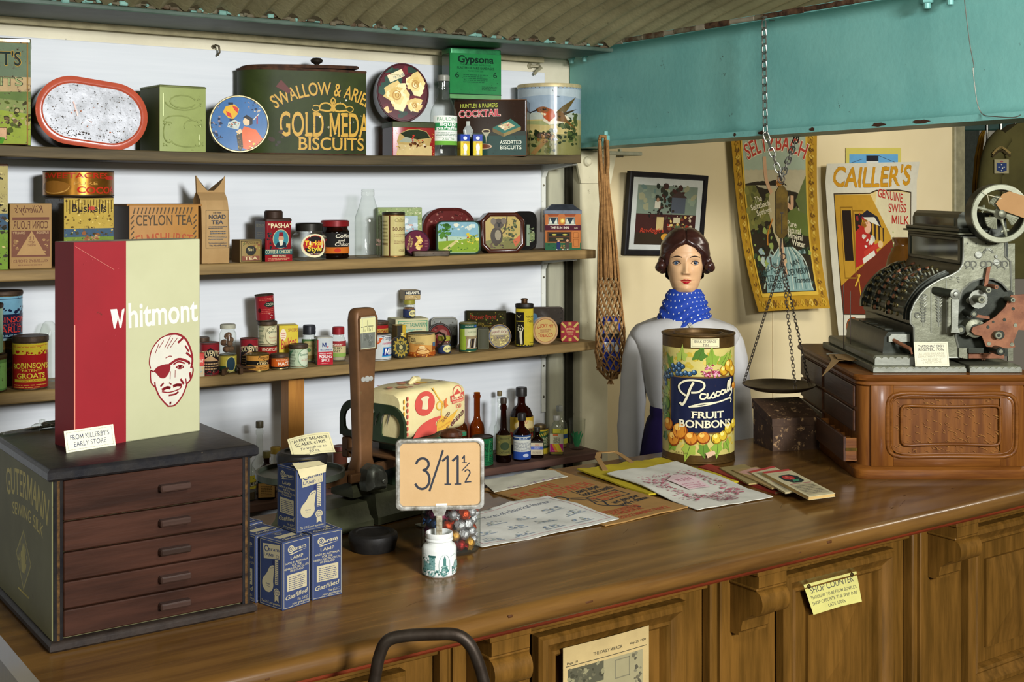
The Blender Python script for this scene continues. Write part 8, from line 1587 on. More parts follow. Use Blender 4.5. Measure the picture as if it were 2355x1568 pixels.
for sx in (-1,1):
 xe,ze = sx * .031,.1015; ye = sk(math.asin(xe / .066),ze)[1] + .0075
 g = G(); n = 20
 for a0,a1,m in ((0,18,EK),(18,40,EB),(40,130,EW)):
  g.loops([[(.0125 * sin(rad(b)) * cos(2 * pi * i / n),-.0125 * cos(rad(b)),.0115 * sin(rad(b)) * sin(2 * pi * i / n)) for i in range(n)] for b in [a0 + .5 + (a1 - a0 - .5) * k / 4 for k in range(5)]],m,a0 == 0,False)
 g.build('eye',t,(xe,ye,ze));
 def onf(x,z,o): x_ = max(-.0655,min(.0655,x)); return (x,sk(math.asin(x_ / .0662),z)[1] - o,z)
 g = G(); P = [(sx * (.017 + .030 * i / 12),.0995 + .0085 * sin(pi * (i / 12) ** .85) + .001 * (i / 12)) for i in range(13)]
 g.tube([(x,min(onf(x,z,.0012)[1],ye - math.sqrt(max(0,.0131 ** 2 - (x - xe) ** 2 - (z - ze) ** 2)) * 1.0 if abs(x - xe) < .0125 else 9),z) for x,z in P],[.0008 + .001 * sin(pi * i / 12) for i in range(13)],mat('#3a2218',.5),6);
 P = [(sx * (.018 + .028 * i / 12),.0995 - .0065 * sin(pi * i / 12)) for i in range(13)]
 g.tube([(x,min(onf(x,z,.0004)[1],ye - math.sqrt(max(0,.0128 ** 2 - (x - xe) ** 2 - (z - ze) ** 2)) if abs(x - xe) < .012 else 9),z) for x,z in P],.0008,mat('#8a5c40',.6),6); g.build('eyelids',t)
 g = G(); P = [(sx * (.014 + .037 * i / 12),.1175 + .0075 * sin(pi * (.15 + .75 * i / 12)) - .002 * (i / 12) ** 2) for i in range(13)]
 g.tube([onf(x,z,.0008) for x,z in P],[.0009 + .0014 * sin(pi * min(1,.15 + i / 14)) for i in range(13)],DKL,6); g.build('eyebrow',t)
g = G(); NZ = 90; hz = [.035 + .187 * i / NZ for i in range(NZ + 1)]; vs = []; keep = []
def hline(x,y):
 ax = abs(x)
 if y > .015: return .035 + .0 * ax
 fr = .166 - .030 * (ax / .045) ** 1.3 + .004 * ga(ax - .03,.012)
 return fr - max(0,ax - .052) * 4.2 if ax > .052 else fr
for z in hz:
 zz_ = min(z,.2122) if z < .2122 else .2122
 for a in an:
  x,y,_ = sk(a,min(zz_,.2122),0,False); d = z - hline(x,y); th = .0125 * max(0,min(1,d / .012)) ** .5 - .002
  side = ga(z - .135,.035) * min(1,abs(x) / .066) ** 3
  th += .011 * side * (d > 0) + .0016 * sin(z * 150 + abs(x) * 130) * (d > .004) - .0045 * ga(x,.0025) * (y < .03) * (d > .006)
  x,y,_ = sk(a,zz_,th,False); k = max(0,(z - .19) / .032); vs.append((x * (1 - k ** 3 * .0),y,zz_ + max(0,th + .0) * min(1,max(0,(zz_ - .15) / .06)) * .9)); keep.append(d > -.006)
f_ = [(j * NA + i,j * NA + (i + 1) % NA,(j + 1) * NA + (i + 1) % NA,(j + 1) * NA + i) for j in range(NZ) for i in range(NA)]
g.add(vs,[f for f in f_ if sum(keep[k] for k in f) >= 3],HAIR)
top = [(NZ * NA + i) for i in range(NA)]; g.f.append(top); g.m.append(g.mi(HAIR))
for sx in (-1,1):
 for (x,y,z,rx,ry,rz_) in ((.077,-.008,.105,.017,.03,.022),(.083,-.022,.090,.018,.024,.019),(.090,-.012,.082,.015,.026,.016),(.078,.02,.085,.02,.034,.028)):
  g.X = TR(sx * x,y,z); g.loops([[(rx * cos(b) * cos(2 * pi * i / 18),ry * cos(b) * sin(2 * pi * i / 18),rz_ * sin(b)) for i in range(18)] for b in [-pi / 2 + .05 + (pi - .1) * k / 10 for k in range(11)]],HAIR)
g.build('hair',t,smooth=70)
# spotted neckerchief
SB = mat('#1f3f9a',.7,0,'#1a368a',12,.6,0,.1)
NU,NV = 64,22
def SS_(u,v,h=0.):
 a = -pi + 2 * pi * u; low = -.085 - .075 * ga(a + .55,.75) - .012 * ga(a - .8,.5)
 z = .004 + .006 * cos(a) + (low - .004) * v
 r0 = .053 + .034 * v ** .75 + .014 * v * ga(a + .4,1.) ; r0 += .0042 * sin(v * 24 + a * 1.6 + sin(a * 2)) * (.25 + v) * min(1,(1 - v) * 6 + .3)
 return ((r0 * 1.06 + h) * sin(a),-(r0 * 1.0 + h) * cos(a) - .004,z)
g = G(); vs = [SS_(i / NU,j / NV) for j in range(NV + 1) for i in range(NU + 1)]; g.add(vs,[(j * (NU + 1) + i,j * (NU + 1) + i + 1,(j + 1) * (NU + 1) + i + 1,(j + 1) * (NU + 1) + i) for j in range(NV) for i in range(NU)],SB)
vs2 = [SS_(i / NU,j / NV,-.002) for j in range(NV + 1) for i in range(NU + 1)]; g.add(vs2,[(j * (NU + 1) + i,j * (NU + 1) + i + 1,(j + 1) * (NU + 1) + i + 1,(j + 1) * (NU + 1) + i) for j in range(NV) for i in range(NU)],SB)
g.on(lambda u,v,h: SS_(u + .5,1 - v,.0012 + h),1,1,1 / NU,'paper',0,cv=1 / NV)
for j in range(7):
 for i in range(26): g.art([('e',-.49 + (i + .5 * (j % 2)) / 26,.07 + j / 7.4,.0052,.017 + .004 * j / 7,'#c8ccd2',10)]); g.h = 0
g.build('neckerchief',t,smooth=70)
BL_ = mat('#b3b2ae',.7,0,'#a5a4a2',7,.6,0,.15,bsc=30)
def tor(tb,m,name,fold=.0,n=56):
 g = G(); rr = []
 for z,w,yf_,yb in tb:
  q = []
  for i in range(n):
   a = 2 * pi * i / n; cx,cy = sin(a),-cos(a); mm = (abs(cx) ** 2.3 + abs(cy) ** 2.3) ** (-1 / 2.3); k = 1 + fold * sin(a * 9 + z * 14) + fold * .6 * sin(a * 17)
   q.append((w * cx * mm * k,(yf_ if cy < 0 else yb) * cy * mm * k,z + .02 * abs(cx) ** 2 * (-1 if z > -.15 else 0)))
  rr.append(q)
 g.loops(rr,m,False,False); return g.build(name,t,smooth=70)
BT = [(-.075,.062,.056,.07),(-.082,.10,.066,.08),(-.092,.142,.082,.088),(-.104,.172,.095,.095),(-.125,.190,.105,.10),(-.155,.194,.110,.102),(-.19,.180,.118,.105),(-.24,.160,.135,.108),(-.30,.148,.135,.102),(-.36,.136,.112,.096),(-.405,.120,.098,.092),(-.42,.118,.098,.092)]
bo = tor(BT,BL_,'blouse',.006)
for sx in (-1,1):
 P = smooth_pts([(sx * .130,.004,-.150),(sx * .152,0,-.165),(sx * .172,-.004,-.24),(sx * .182,-.006,-.36),(sx * .192,-.02,-.50),(sx * .196,-.035,-.60)],6); k = len(P)
 g = G(); g.tube(P,[(.034 + .013 * sin(min(1,i / (k * .35)) * pi / 2) - .014 * max(0,(i / k - .75) / .25)) * (1 + .02 * sin(i * 1.7)) for i in range(k)],BL_,26); g.build('sleeve',t,smooth=70)
 g = G(); g.tube([(sx * .200,-.035,-.59),(sx * .199,-.042,-.64),(sx * .198,-.05,-.70)],[.03,.026,.022],SKIN,16); g.build('forearm',t,smooth=70)
g = G(); R = random.Random(2)
for i in range(26):
 k = i / 26; x = .012 + .045 * k; z = -.112 - .055 * k + R.uniform(-.006,.006); rr = .004
 yy = -.108 - .016 * k; g.tube([(x + rr * cos(b),yy - .002 * R.random(),z + rr * sin(b)) for b in [2 * pi * q / 8 for q in range(8)]],.0014,mat('#c8c2a8',.8),4,closed=True)
g.build('lace_trim',t)
PU = mat('#221546',.75,0,'#1a103a',6,.8,0,.1)
tor([(-.405,.121,.102,.096),(-.43,.124,.106,.10),(-.44,.121,.103,.097),(-.455,.132,.112,.108),(-.56,.16,.14,.135),(-.8,.19,.17,.165),(-1.3,.22,.2,.2)],PU,'skirt',.012)
# ------------------------------------------------------------------ till cabinet and cash register
RZ_ = -TH
RO = ray_loc(1975.5,3.54); L0 = 798 / FP * 3.54
def rl(px,y): return (px - PCX) / FP * (3.54 + y) - L0
def rz2(py,y): return CZ - (py - HZ) / FP * (3.54 + y)
TC,TCX = wood('#704418','#552f0f',2,11,.42,.05,spec=.15),wood('#704418','#552f0f',0,11,.42,.05,spec=.15)
TCD = wood('#452a18','#301b0f',1,9,.4)
Wc,Dc,zt_ = .49,.72,.2935
t = thing('till_cabinet','carved oak drawer cabinet under the cash register, one small side drawer pulled open','cabinet',(RO.x,RO.y,CT_Z),RZ_)
def rc(ex,z): return [(x + Wc / 2,y + Dc / 2,z) for x,y in rrect(Wc + ex * 2,Dc + ex * 2,.034,5)]
g = G(); g.loops([rc(-.002,.03),rc(-.002,.262)],TC); g.build('carcass',t)
g = G(); g.loops([rc(.010,0),rc(.012,.004),rc(.012,.026),rc(.004,.034),rc(-.002,.036)],TCX); g.build('plinth',t,smooth=40)
g = G(); g.loops([rc(-.002,.258),rc(.004,.264),rc(.004,.272),rc(.012,.278),rc(.014,.286),rc(.010,.2925),rc(.0,zt_)],TCX); g.build('top_moulding',t,smooth=40)
g = G(); y_ = -.0021
for x0,x1,z0,z1,m in ((.032,.095,.036,.262,TC),(.395,.458,.036,.262,TC),(.095,.395,.225,.262,TCX),(.095,.395,.036,.066,TCX)): g.bx(x0,x1,y_ - .004,y_ + .002,z0,z1,m,.001)
def wav(x0,x1,z0,z1,b,r,n=8):
 P = []
 cx,cz = (x0 + x1) / 2,(z0 + z1) / 2; hw,hh = (x1 - x0) / 2,(z1 - z0) / 2
 for i in range(64):
  a = 2 * pi * i / 64; c,s_ = cos(a),sin(a); m_ = (abs(c) ** r + abs(s_) ** r) ** (-1 / r); x,z = hw * c * m_,hh * s_ * m_
  P.append((cx + x,cz + z * (1 - b * (1 - (x / hw) ** 2))))
 return P
for P,rr,yy in ((wav(.078,.440,.058,.245,.06,7),.006,-.006),(wav(.088,.430,.066,.237,.06,7),.003,-.005),(wav(.118,.395,.092,.208,.10,12),.0045,-.004)): g.tube([(x,yy,z) for x,z in P],rr,TCX,8,closed=True)
g.on(lambda u,v,h: (u,y_ - h,v),1,1,None,'satin',0); R = random.Random(5)
for i in range(150):
 x,z = R.uniform(.10,.40),R.uniform(.075,.225); g.art([('l',[(x,z),(x + R.uniform(.004,.012),z - R.uniform(.001,.006))],.0012,R.choice(('#85571f','#8d6026','#7a4c18')))]); g.h = 0
g.build('front_panel',t,smooth=50)
g = G()
for y0,y1 in ((.04,.37),(.40,.69)):
 for z0,z1 in ((.125,.185),(.195,.255)): g.bx(-.006,.002,y0,y1,z0,z1,TCD,.002)
g.bx(-.006,.002,.40,.69,.045,.115,TCD,.002); g.build('side_drawers',t)
g = G(); g.bx(-.036,-.028,.03,.35,.042,.112,TCD,.001); g.bx(-.03,.002,.03,.037,.046,.108,TCX,.001); g.bx(-.03,.002,.343,.35,.046,.108,TCX,.001); g.bx(-.03,.002,.03,.35,.044,.050,TCX)
for i in range(4): g.bx(-.03,.002,.095 + .06 * i,.099 + .06 * i,.05,.10,TCX)
g.bx(-.03,.004,.0285,.030,.072,.080,BRA); g.build('drawer',t)

RZB = CT_Z + zt_
t = thing('cash_register','ornate old silver and black mechanical cash register with its works exposed','cash register',(RO.x,RO.y,RZB),RZ_)
SLV = mat('#6f705e',.42,.45,'#585947',18,1,.12,.2,rh='#4a4030',bsc=60); SLD = mat('#84867a',.38,.4,'#6b6d60',18,.8,.08,.15)
BKM = mat('#23261f',.35,.4,'#33362c',14,1,.1,.1); RUS = mat('#85583c',.6,.15,'#66402c',24,1,.15,.2); GLD = mat('#5d5430',.4,.7,'#3c3620',60,1)
yp = .06
def PP(pts,y=yp): return [(rl(a,y),rz2(b,y) - RZB) for a,b in pts]
BODY = [(2098,746),(2098,720),(2107,697),(2119,679),(2133,664),(2148,653),(2168,642),(2193,633),(2209,623),(2217,609),(2219,547),(2322,547),(2322,820),(2104,820),(2103,752)]
g = G(); B = PP(BODY); g.prism(B,1,yp + .012,.56,BKM); g.build('body',t,smooth=30)
# near side plate with the works opening
PL = [(2103,822),(2101,752),(2093,742),(2094,720),(2103,697),(2115,679),(2129,664),(2144,653),(2164,642),(2189,632),(2205,622),(2213,609),(2215,591),(2215,546),(2311,546),(2311,589),(2323,601),(2326,668),(2318,668),(2302,650),(2282,641),(2257,640),(2232,649),(2212,668),(2203,696),(2200,735),(2197,772),(2204,800),(2206,822)]
g = G(); P = PP(PL); g.prism(P,1,yp,yp + .008,SLV); g.tube([(x,yp - .001,z) for x,z in P],.0028,SLD,6,closed=True)
def orn(cx,cy,L,n=9):
 for i in range(n):
  for q in (-1,1):
   k = i / n; a = PP([(cx + q * 2,cy - L / 2 + L * k),(cx + q * (9 - 5 * k),cy - L / 2 + L * k - 5)])
   g.tube([(a[0][0],yp - .001,a[0][1]),(a[1][0],yp - .0015,a[1][1])],.0022,SLD,5)
 a = PP([(cx,cy - L / 2 - 6),(cx,cy + L / 2 + 4)]); g.tube([(x,yp - .001,z) for x,z in a],.0012,SLD,5)
orn(2123,716,62); orn(2159,716,62)
for px in (2141,2176):
 a = PP([(px,660 if px < 2150 else 645),(px,765)]); g.tube([(x,yp - .001,z) for x,z in a],.0015,SLD,5)
def scroll(cx,cy,r,a0,a1,rr=.0018):
 a = PP([(cx + r * cos(rad(a0 + (a1 - a0) * i / 12)) * (1 - .4 * i / 12),cy - r * sin(rad(a0 + (a1 - a0) * i / 12)) * (1 - .4 * i / 12)) for i in range(13)]); g.tube([(x,yp - .001,z) for x,z in a],rr,SLD,5)
for cx in (2232,2268,2304): scroll(cx - 7,608,9,-30,250); scroll(cx + 7,608,9,210,-70); scroll(cx,622,12,160,20)
for i in range(9): scroll(2272,583,13,20 * i + 10,20 * i + 12)
for i in range(7): scroll(2195,645,12,30 * i - 20,30 * i - 15)
scroll(2125,682,6,0,400); scroll(2109,725,7,0,360,.0025)
for a,b in ((2225,560),(2245,560),(2268,560),(2290,560)): q = PP([(a,b)])[0]; g.X = TR(q[0],yp,q[1]) @ RX(pi / 2); g.lathe([(.0028,0),(.0022,.002)],BKM,8); g.X = Matrix.Identity(4)
g.build('side_plate',t,smooth=40)
for a,b,rr in ((2250,586,9),(2291,603,8),(2290,590,4)):
 q = PP([(a,b)])[0]; g = G(); k = rr * .00122; g.lathe([(k,0),(k,.003),(k * .7,.004),(k * .7,.0045)],SLD,18); g.cb((0,0,.005),(k * .9,.0014,.001),BKM); o = g.build('lock',t,(q[0],yp,q[1])); o.rotation_euler = (pi / 2,0,0)
# exposed works
def gear(px,py,r,y,th,m,n=24,tooth=.07,name='gear',bore=.3):
 q = PP([(px,py)],y)[0]; k = r * .00122; g = G()
 o_ = [(k * (1 + (tooth if i % 2 else 0)) * cos(pi * i / n),k * (1 + (tooth if i % 2 else 0)) * sin(pi * i / n)) for i in range(2 * n)]
 g.X = TR(q[0],y,q[1]) @ RX(pi / 2); g.prism(o_,2,-th,0,m); g.lathe([(k * bore,0),(k * bore,.012),(k * bore * .8,.013)],SLV if m is BKM else GLD,18); return g.build(name,t)
gear(2240,660,44,.095,.01,BKM,40,.04); gear(2225,690,30,.085,.006,BKM,36,.03); gear(2300,690,34,.09,.02,BKM,30); gear(2275,760,40,.10,.012,BKM,40,.05); gear(2262,805,22,.09,.012,RUS,24,.08)
gear(2250,688,21,.035,.004,SLD,18,.05,'cam_disc')
for px,py,r,y0,y1,m in ((2258,689,9,-.012,.035,SLV),(2274,667,7,.0,.09,SLV),(2292,660,5,-.01,.05,RUS),(2240,722,9,.01,.09,BKM),(2297,771,9,.0,.06,SLV),(2210,758,12,.01,.06,BKM),(2302,808,10,-.02,.05,BKM),(2330,690,6,.0,.05,SLV),(2243,755,22,.03,.09,SLV)):
 q = PP([(px,py)],y0)[0]; k = r * .00122; g = G(); g.X = TR(q[0],y0,q[1]) @ RX(-pi / 2); g.lathe([(k * .85,0),(k,.002),(k,y1 - y0)],m,20); g.lathe([(k * .45,-.001),(k * .45,-.0002)],BKM if m is not BKM else SLV,12); g.build('shaft',t)
g = G(); g.prism(PP([(2325,679),(2362,676),(2362,760),(2342,758),(2331,786),(2335,798),(2318,801),(2268,797),(2258,772),(2242,770),(2234,762),(2238,752),(2262,745),(2290,728),(2312,706)],.02),1,.02,.026,RUS)
for a,b,k in ((2272,752,4),(2284,740,3),(2335,748,5),(2300,770,11),(2310,735,4),(2330,710,4),(2274,790,5),(2327,792,5)): q = PP([(a,b)],.02)[0]; g.X = TR(q[0],.02,q[1]) @ RX(pi / 2); g.lathe([(k * .0012,0),(k * .0011,.0015)],SLV if k == 5 else BKM,12); g.X = Matrix.Identity(4)
g.build('linkage_plate',t)
for P,m,y in (([(2232,720),(2276,728),(2276,734),(2232,728)],RUS,.012),([(2270,615),(2279,612),(2270,666),(2262,664)],RUS,.045),([(2222,772),(2240,760),(2262,742),(2256,738),(2230,758)],SLV,.03),([(2206,800),(2225,800),(2225,825),(2206,822)],SLV,.05),([(2228,800),(2262,800),(2262,812),(2228,812)],BKM,.04),([(2318,560),(2334,560),(2334,690),(2318,650)],SLV,.10),([(2318,668),(2330,668),(2330,830),(2318,830)],SLV,.11),([(2228,812),(2310,812),(2310,824),(2228,824)],RUS,.06)):
 g = G(); g.prism(PP(P,y),1,y,y + .006,m); g.build('lever',t)
g = G(); a = PP([(2165,671),(2196,676)],0); g.tube([(a[0][0],yp,a[0][1]),(a[1][0],.018,a[1][1])],.011,BKM,16); g.build('crank_shaft',t)
g = G(); q = PP([(2196,676)],.012)[0]; g.X = TR(q[0],.018,q[1]) @ RX(pi / 2); g.lathe([(.014,0),(.014,.010),(.008,.012),(.006,.016),(0,.017)],SLD,22,cap1=False); g.X = Matrix.Identity(4)
a = PP([(2188,688),(2204,688),(2202,752),(2207,765),(2186,765),(2188,750)],.012); g.prism(a,1,.008,.017,SLD); g.build('crank_handle',t)
# keyboard: curved banks of keys between ridges, and the keys themselves
arc = [(2098,738),(2099,718),(2108,697),(2120,679),(2134,664),(2150,652),(2170,641),(2190,633)]
A2 = PP(smooth_pts(arc,4))
g = G()
for y,w_,k in ((.085,.008,.010),(.10,.006,.014),(.115,.006,.010),(.275,.012,.012),(.415,.010,.012),(.52,.02,.018),(.545,.012,.012)):
 q = []
 for x,z in A2:
  n = Vector((x - (B[10][0] + .01),z - (B[0][1]) + .0)).normalized() * k; q.append([(x + n.x,y,z + n.y),(x + n.x,y + w_,z + n.y),(x - n.x * .5,y + w_,z - n.y * .5),(x - n.x * .5,y,z - n.y * .5)])
 g.loops(q,mat('#3a3d36',.25,.6,'#24261f',20,1))
g.build('key_ridges',t)
RED = mat('#8a2a1c',.5); nk = 0
for c,y in enumerate((.14,.18,.22,.255,.31,.35,.39,.445,.485)):
 for i in range(2,27,3):
  if (c in (3,6) and i > 20): continue
  x,z = A2[i]; n = Vector((x - (B[10][0] + .01),z - B[0][1])).normalized(); L = .022 if (c + i) % 2 else .017
  M = TR(x,y,z) @ Vector((0,0,1)).rotation_difference(Vector((n.x,0,n.y))).to_matrix().to_4x4()
  g = G(); g.X = M; g.cb((0,0,L / 2),(.004,.0025,L),SLV); g.lathe([(.0062,L - .001),(.007,L),(.007,L + .004),(.0055,L + .005)],GLD if c not in (2,5) else RUS,12); g.build('key',t); nk += 1
g = G(); g.prism(PP([(2086,742),(2088,716),(2098,690),(2112,670),(2128,655),(2146,643),(2180,628),(2212,612),(2230,612),(2230,760),(2100,750)],.56),1,.56,.575,BKM); g.build('far_plate',t)
# indicator box, crown and glass
x0 = rl(2216,yp); zi0,zi1 = rz2(609,yp) - RZB,rz2(547,yp) - RZB
g = G(); g.bx(x0 - .006,x0 + .10,yp + .012,.55,zi1,zi1 + .008,BKM,.003); g.bx(x0 - .016,x0 + .12,yp,.57,zi1 + .008,zi1 + .014,SLV,.004); g.bx(x0 - .010,x0 + .11,yp + .008,.56,zi1 + .014,zi1 + .026,BKM,.004); g.build('crown',t)
g = G()
for a,b,c,d in ((yp + .012,.55,zi0,zi0 + .010),(yp + .012,.55,zi1 - .010,zi1),(yp + .012,yp + .035,zi0,zi1),(.53,.55,zi0,zi1)): g.bx(x0 - .005,x0 + .004,a,b,c,d,BKM,.002)
g.build('window_frame',t)
WG = mat('#5a5a3c',.08,0,'#26281c',7,1,spec=.8,lo=.42,hi=.58); g = G(); g.bx(x0 - .001,x0 + .001,yp + .035,.53,zi0 + .010,zi1 - .010,WG); g.build('indicator_glass',t)
g = G(); zz0 = zi1 + .026; P = [(x,z) for x,z in ((x0 + .004,zz0),(x0 + .095,zz0),(x0 + .095,zz0 + .045),(x0 + .02,zz0 + .048),(x0 + .009,zz0 + .040),(x0 + .004,zz0 + .026))]; g.prism(P,1,yp + .06,.53,mat('#33352a',.3,.4)); g.bx(x0 + .002,x0 + .004,yp + .085,.50,zz0 + .006,zz0 + .030,WG); g.build('top_indicator',t)
# receipt printer box
g = G(); g.prism(PP([(2030,812),(2034,775),(2042,763),(2102,763),(2102,812)],.10),1,.10,.50,BKM);
for i in range(4): y = .16 + .075 * i; q = PP([(2046,762)],y)[0]; g.bx(rl(2044,.1) + .006,rl(2044,.1) + .03,y,y + .05,rz2(763,.10) - RZB,rz2(763,.10) - RZB + .003,mat('#5d5f54',.35,.4),.001)
g.build('printer_cover',t)
g = G(); q = PP([(2056,782),(2082,798)],.08); g.tube([(q[0][0],.098,q[0][1]),(q[1][0],.03,q[1][1])],.0055,RUS,12); g.tube([(q[1][0],.03,q[1][1]),(q[1][0] + .002,.026,q[1][1] - .014)],.003,RUS,8); g.prism(PP([(2044,786),(2044,774),(2052,768),(2092,768),(2092,786)],.09),1,.09,.10,SLD); g.build('printer_lever',t)
# scalloped silver base
def scallop(xa,xb,z0,z1,y,m,n):
 P = [(xa,z0)]; P.append((xb,z0)); w = (xb - xa) / n
 for i in range(n - 1,-1,-1): P += [(xa + w * (i + 1 - .02),z1 - .005),(xa + w * (i + .75),z1 - .001),(xa + w * (i + .5),z1),(xa + w * (i + .25),z1 - .001),(xa + w * (i + .02),z1 - .005)]
 g.prism(P,1,y,y + .003,m)
g = G(); zb0 = 0; zb1 = .020; xa,xb,xc,xd = rl(2008,.02),rl(2222,.02),rl(2230,.02),rl(2350,.02)
for a,b,n in ((xa,xb,14),(xc,xd,8)): g.bx(a,b,.022,.60,0,zb1,SLV,.003); scallop(a,b,.002,.017,.0185,SLD,n)
x2 = rl(2105,.04); g.bx(xa + .008,x2,.042,.56,zb1,.046,SLV,.006); scallop(xa + .01,x2,.021,.043,.0385,SLD,6); g.build('register_base',t)
# flywheel
cx,cz = rl(2301,0),rz2(491,0) - RZB; r = 68 * .00122
WHL = mat('#82846e',.4,.2,'#686a55',18,.8,.08,.1)
g = G(); g.X = TR(cx,0,cz) @ RX(pi / 2); g.lathe([(r * .80,0),(r * .82,.004),(r * .97,.004),(r,.001)],WHL,56,cap0=False,cap1=False); g.lathe([(r,.001),(r,-.05),(r * .80,-.05),(r * .80,0)],BKM,56,cap0=False,cap1=False); g.build('wheel_rim',t)
g = G(); g.X = TR(cx,0,cz) @ RX(pi / 2)
for k in range(6):
 a = pi / 6 + k * pi / 3 + .26; c,s_ = cos(a),sin(a)
 if k % 2:
  for q in range(-3,4): b = a + q * .16; g.tube([(r * .2 * c,r * .2 * s_,-.003),(r * (.62 - .02 * abs(q)) * cos(b),r * (.62 - .02 * abs(q)) * sin(b),0)],[.003,.0045],WHL,6)
 else:
  g.tube([(r * .15 * c,r * .15 * s_,-.004),(r * .45 * c,r * .45 * s_,-.002),(r * .6 * c,r * .6 * s_,-.002),(r * .82 * c,r * .82 * s_,-.002)],[.006,.0035,.0065,.003],WHL,8); g.tube([(r * .62 * c - r * .13 * s_,r * .62 * s_ + r * .13 * c,-.002),(r * .56 * c,r * .56 * s_,-.002),(r * .62 * c + r * .13 * s_,r * .62 * s_ - r * .13 * c,-.002)],.003,WHL,6)
g.lathe([(r * .22,-.008),(r * .22,0),(r * .15,.004),(r * .12,.012),(r * .05,.014)],SLV,22); g.lathe([(r * .08,-.09),(r * .08,0)],BKM,14); g.build('wheel_spokes',t,smooth=50)
g = G(); g.prism(PP([(2270,548),(2290,490),(2312,490),(2318,548)],.06),1,.06,.09,BKM); g.build('wheel_bracket',t)
tg = thing('luggage_tag','buff card luggage tag tied with string to the register wheel','tag',(RO.x,RO.y,RZB),RZ_)
g = G(); g.prism(PP([(2290,468),(2306,446),(2316,442),(2322,440),(2392,462),(2385,512),(2300,482)],-.012),1,-.012,-.0112,PAPER('#96734a','#8a6840')); g.build('tag_card',tg)
g = G(); g.tube([(x,-.013,z) for x,z in PP([(2258,438),(2270,448),(2288,452),(2304,457)],-.012)],.0009,mat('#c8c0a0',.8),5); g.tube([(x,-.012,z) for x,z in PP([(2271,448),(2275,470)],-.012)],.0008,mat('#c8c0a0',.8),5); g.build('string',tg)
q = PP([(2144,824)],.012)[0]; p = RO + Vector((CT * q[0] + ST * .012,-ST * q[0] + CT * .012,0))
t = thing('label_card','cream handwritten card standing against the silver side of the cash register','card',(p.x,p.y,RZB + .02),RZ_); t.rotation_euler = (rad(-9),rad(-1),RZ_)
card(t,.096,.068,'#d0ccae',frame_ops('#8a8778',.46,.06,.008) + [tx('"NATIONAL" CASH',0,.78,.10,.74,'#33343c',.014),tx('REGISTER, 1930s',0,.64,.10,.76,'#33343c',.014),tx('AS USED IN LARGE',0,.48,.085,.76,'#a09c88'),tx('DEPARTMENT STORES',0,.36,.085,.8,'#a09c88'),tx('CAN BE USED BY',0,.24,.085,.64,'#a09c88'),tx('6 ASSISTANTS',0,.12,.085,.56,'#a09c88')])
# bill spikes, papers, stoneware jar on the till cabinet
def rw(px,py,y): x = rl(px,y); return Vector((RO.x + CT * x + ST * y,RO.y - ST * x + CT * y,rz2(py,y)))
tt = thing('bill_tray','small white tray on the back corner of the till cabinet, under the spiked papers','tray',(RO.x,RO.y,RZB),RZ_); g = G(); g.bx(.012,.075,.30,.42,0,.006,mat('#b8bcb8',.4),.003); g.build('tray_body',tt)
for px,py,y,lab in ((1940,652,.36,'thin upright bill spike standing in the white tray'),(1956,668,.32,'thin bill spike with brown papers skewered on it')):
 q = rw(px,py,y); t = thing('bill_spike',lab,'spike',(q.x,q.y,RZB + .006)); g = G(); g.lathe([(.018,0),(.018,.002),(.0012,.003),(.0012,q.z - RZB - .012),(.0002,q.z - RZB - .006)],mat('#3d352c',.4,.7),10); g.build('spike_rod',t)
for i,(lab,dz,pts) in enumerate((('brown paper docket skewered on the bill spike, lying over the cabinet edge',.012,[(1905,782),(1985,782),(1975,815),(1930,815),(1890,852),(1912,812)]),('folded brown paper docket on top of the other on the bill spike',.016,[(1918,790),(1996,786),(1960,822),(1926,812)]))):
 t = thing('paper_docket',lab,'paper',(RO.x,RO.y,RZB),RZ_); Q = []
 for a,b in pts:
  y = .34 - (b - 782) * .0046; Q.append((rl(a,max(y,-.02)),max(y,.0) if b < 840 else y * 1.0,dz - (0 if b < 840 else .022)))
 g = G(); tri = tessellate_polygon([[Vector((a,b,0)) for a,b,c in Q]]); g.add(Q + [(a,b,c + .001) for a,b,c in Q],[tuple(f) for f in tri] + [tuple(len(Q) + i for i in f) for f in tri] + [(i,(i + 1) % len(Q),len(Q) + (i + 1) % len(Q),len(Q) + i) for i in range(len(Q))],PAPER('#8f734a','#7d6238')); g.build('docket_sheet',t)
q = rw(2076,560,.645); t = thing('stoneware_jar','brown glazed stoneware jar behind the cash register keys','jar',(q.x,q.y,RZB)); r = .068; hh = rz2(546,.645) - RZB
g = G(); g.lathe([(r * .95,0),(r,.004),(r,hh * .45),(r * .93,hh * .62),(r * .7,hh * .82),(r * .42,hh * .92),(r * .40,hh * .95),(r * .5,hh * .98),(r * .5,hh),(r * .34,hh),(r * .32,hh * .9)],mat('#8a5a22',.2,0,'#6b4418',9,.8,spec=.5),48,cap1=False); g.build('jar_body',t,smooth=40)

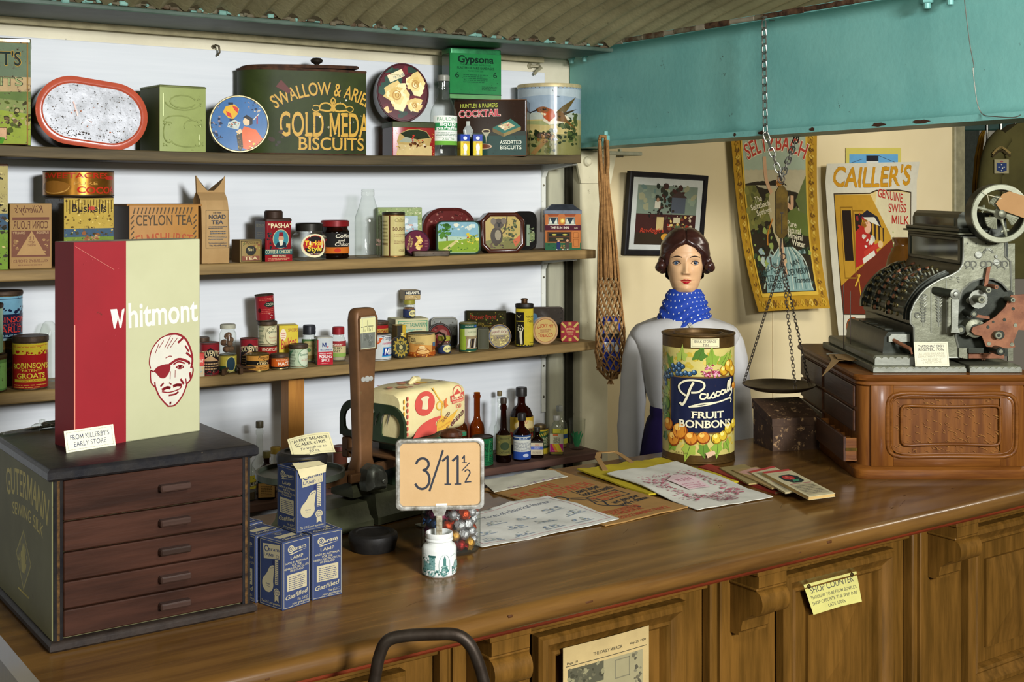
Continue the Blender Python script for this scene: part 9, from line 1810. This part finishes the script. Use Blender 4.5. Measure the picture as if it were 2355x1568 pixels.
# ------------------------------------------------------------------ clothes seen in the next room
def far(px,py,d=6.9): return atD(px,py,d)
KH = mat('#4f4a26',.9,0,'#3f3b1e',6,.8,0,.2)
c = far(2330,420,6.9); t = thing('uniform_jacket','khaki army jacket with shoulder flash and blue badge hanging in the next room','jacket',c,RZ_); k = 6.9 / FP
def lc(px,py): return ((px - 2330) * k,(HZ - 420 + 420 - py) * k + (420 - HZ) * k)
def jk(pts,y0,y1,m): return [((a - 2330) * k,(420 - b) * k) for a,b in pts]
g = G(); o_ = jk([(2328,285),(2300,305),(2290,330),(2290,640),(2440,640),(2440,290),(2360,280)],0,0,KH)
g.loops([[(x * s_,y,z * (1 - (1 - s_) * .1)) for x,z in o_] for s_,y in ((.94,-.07),(1,-.045),(1,.05),(.94,.07))],KH); g.build('jacket_body',t)
g = G(); P = [(2300,312),(2278,345),(2266,420),(2260,520),(2256,620)]; g.tube(smooth_pts([((a - 2330) * k,-.06,(420 - b) * k) for a,b in P],5),[.05 + .012 * min(1,i / 8) for i in range(21)],KH,18); g.build('sleeve',t,smooth=60)
g = G(); x_,z_ = (2282 - 2330) * k,(420 - 384) * k; g.on(lambda u,v,h: (x_ + u,-.132 - h,z_ + v),.078,.075,None,'paper',0,ov=-.037).art([R_(-.5,0,.5,1,'#8f8866'),('p',[(-.35,.2),(-.35,.75),(.35,.75),(.35,.2),(0,.08)],'#26365f')] + [('e',a,b,.05,.05,'#c8c8b8',8) for a,b in ((0,.62),(-.18,.45),(.18,.45),(.06,.38),(0,.2))] + [('e',0,.85,.12,.06,'#8a4a4a')])
g.on(lambda u,v,h: (x_ + u,-.131 - h,z_ + v),.09,.05,None,'paper',0,ov=.055).art([('c',[(-.5,0),(-.2,.5),(.1,.55),(.5,0)],.22,'#3a3018'),('c',[(-.5,.3),(-.2,.85),(.1,.9),(.5,.35)],.22,'#7d6a3c')]); g.build('badge',t)
c = far(2250,420,7.27); t = thing('yellow_scarf','yellow cloth hanging beside the army jacket in the next room','cloth',c,RZ_); k = 7.27 / FP
g = G(); g.loops([[((a + w_ * cos(2 * pi * i / 20) * (1 + .25 * sin(i * 1.9)) - 2250) * k,.02 * sin(2 * pi * i / 20) * (1 + .4 * sin(i * 2.3)),(420 - b) * k) for i in range(20)] for a,b,w_ in ((2262,300,2),(2257,312,5),(2250,360,8),(2247,420,10),(2244,520,11),(2242,640,11))],mat('#a07a1c',.8,0,'#7d5c14',8,1),True,True); g.build('cloth',t,smooth=60)
c = far(2300,300,7.3); t = thing('clothes_rail','green rail with steel hooks above the jacket in the next room','rail',c,RZ_); k = 7.3 / FP
g = G(); g.bx(-.22,.5,-.02,.02,.0,.045,mat('#1f3f36',.5),.004); g.build('rail_board',t)
for px in (2265,2297,2330): g = G(); x_ = (px - 2300) * k; g.tube([(x_,-.02,.05),(x_,-.035,.04),(x_,-.035,-.06),(x_,-.02,-.08)],.006,STL,8); g.build('hook',t)
c = atY(2275,330,6.17); t = thing('notice','white sheet of paper on the wall of the next room','paper',c,0); g = G(); g.bx(-.10,.16,0,.002,-.16,.10,PAPER('#c8c6b4')); g.bx(.0,.07,-.001,.0,-.14,.02,mat('#26408a',.6)); g.build('sheet',t)
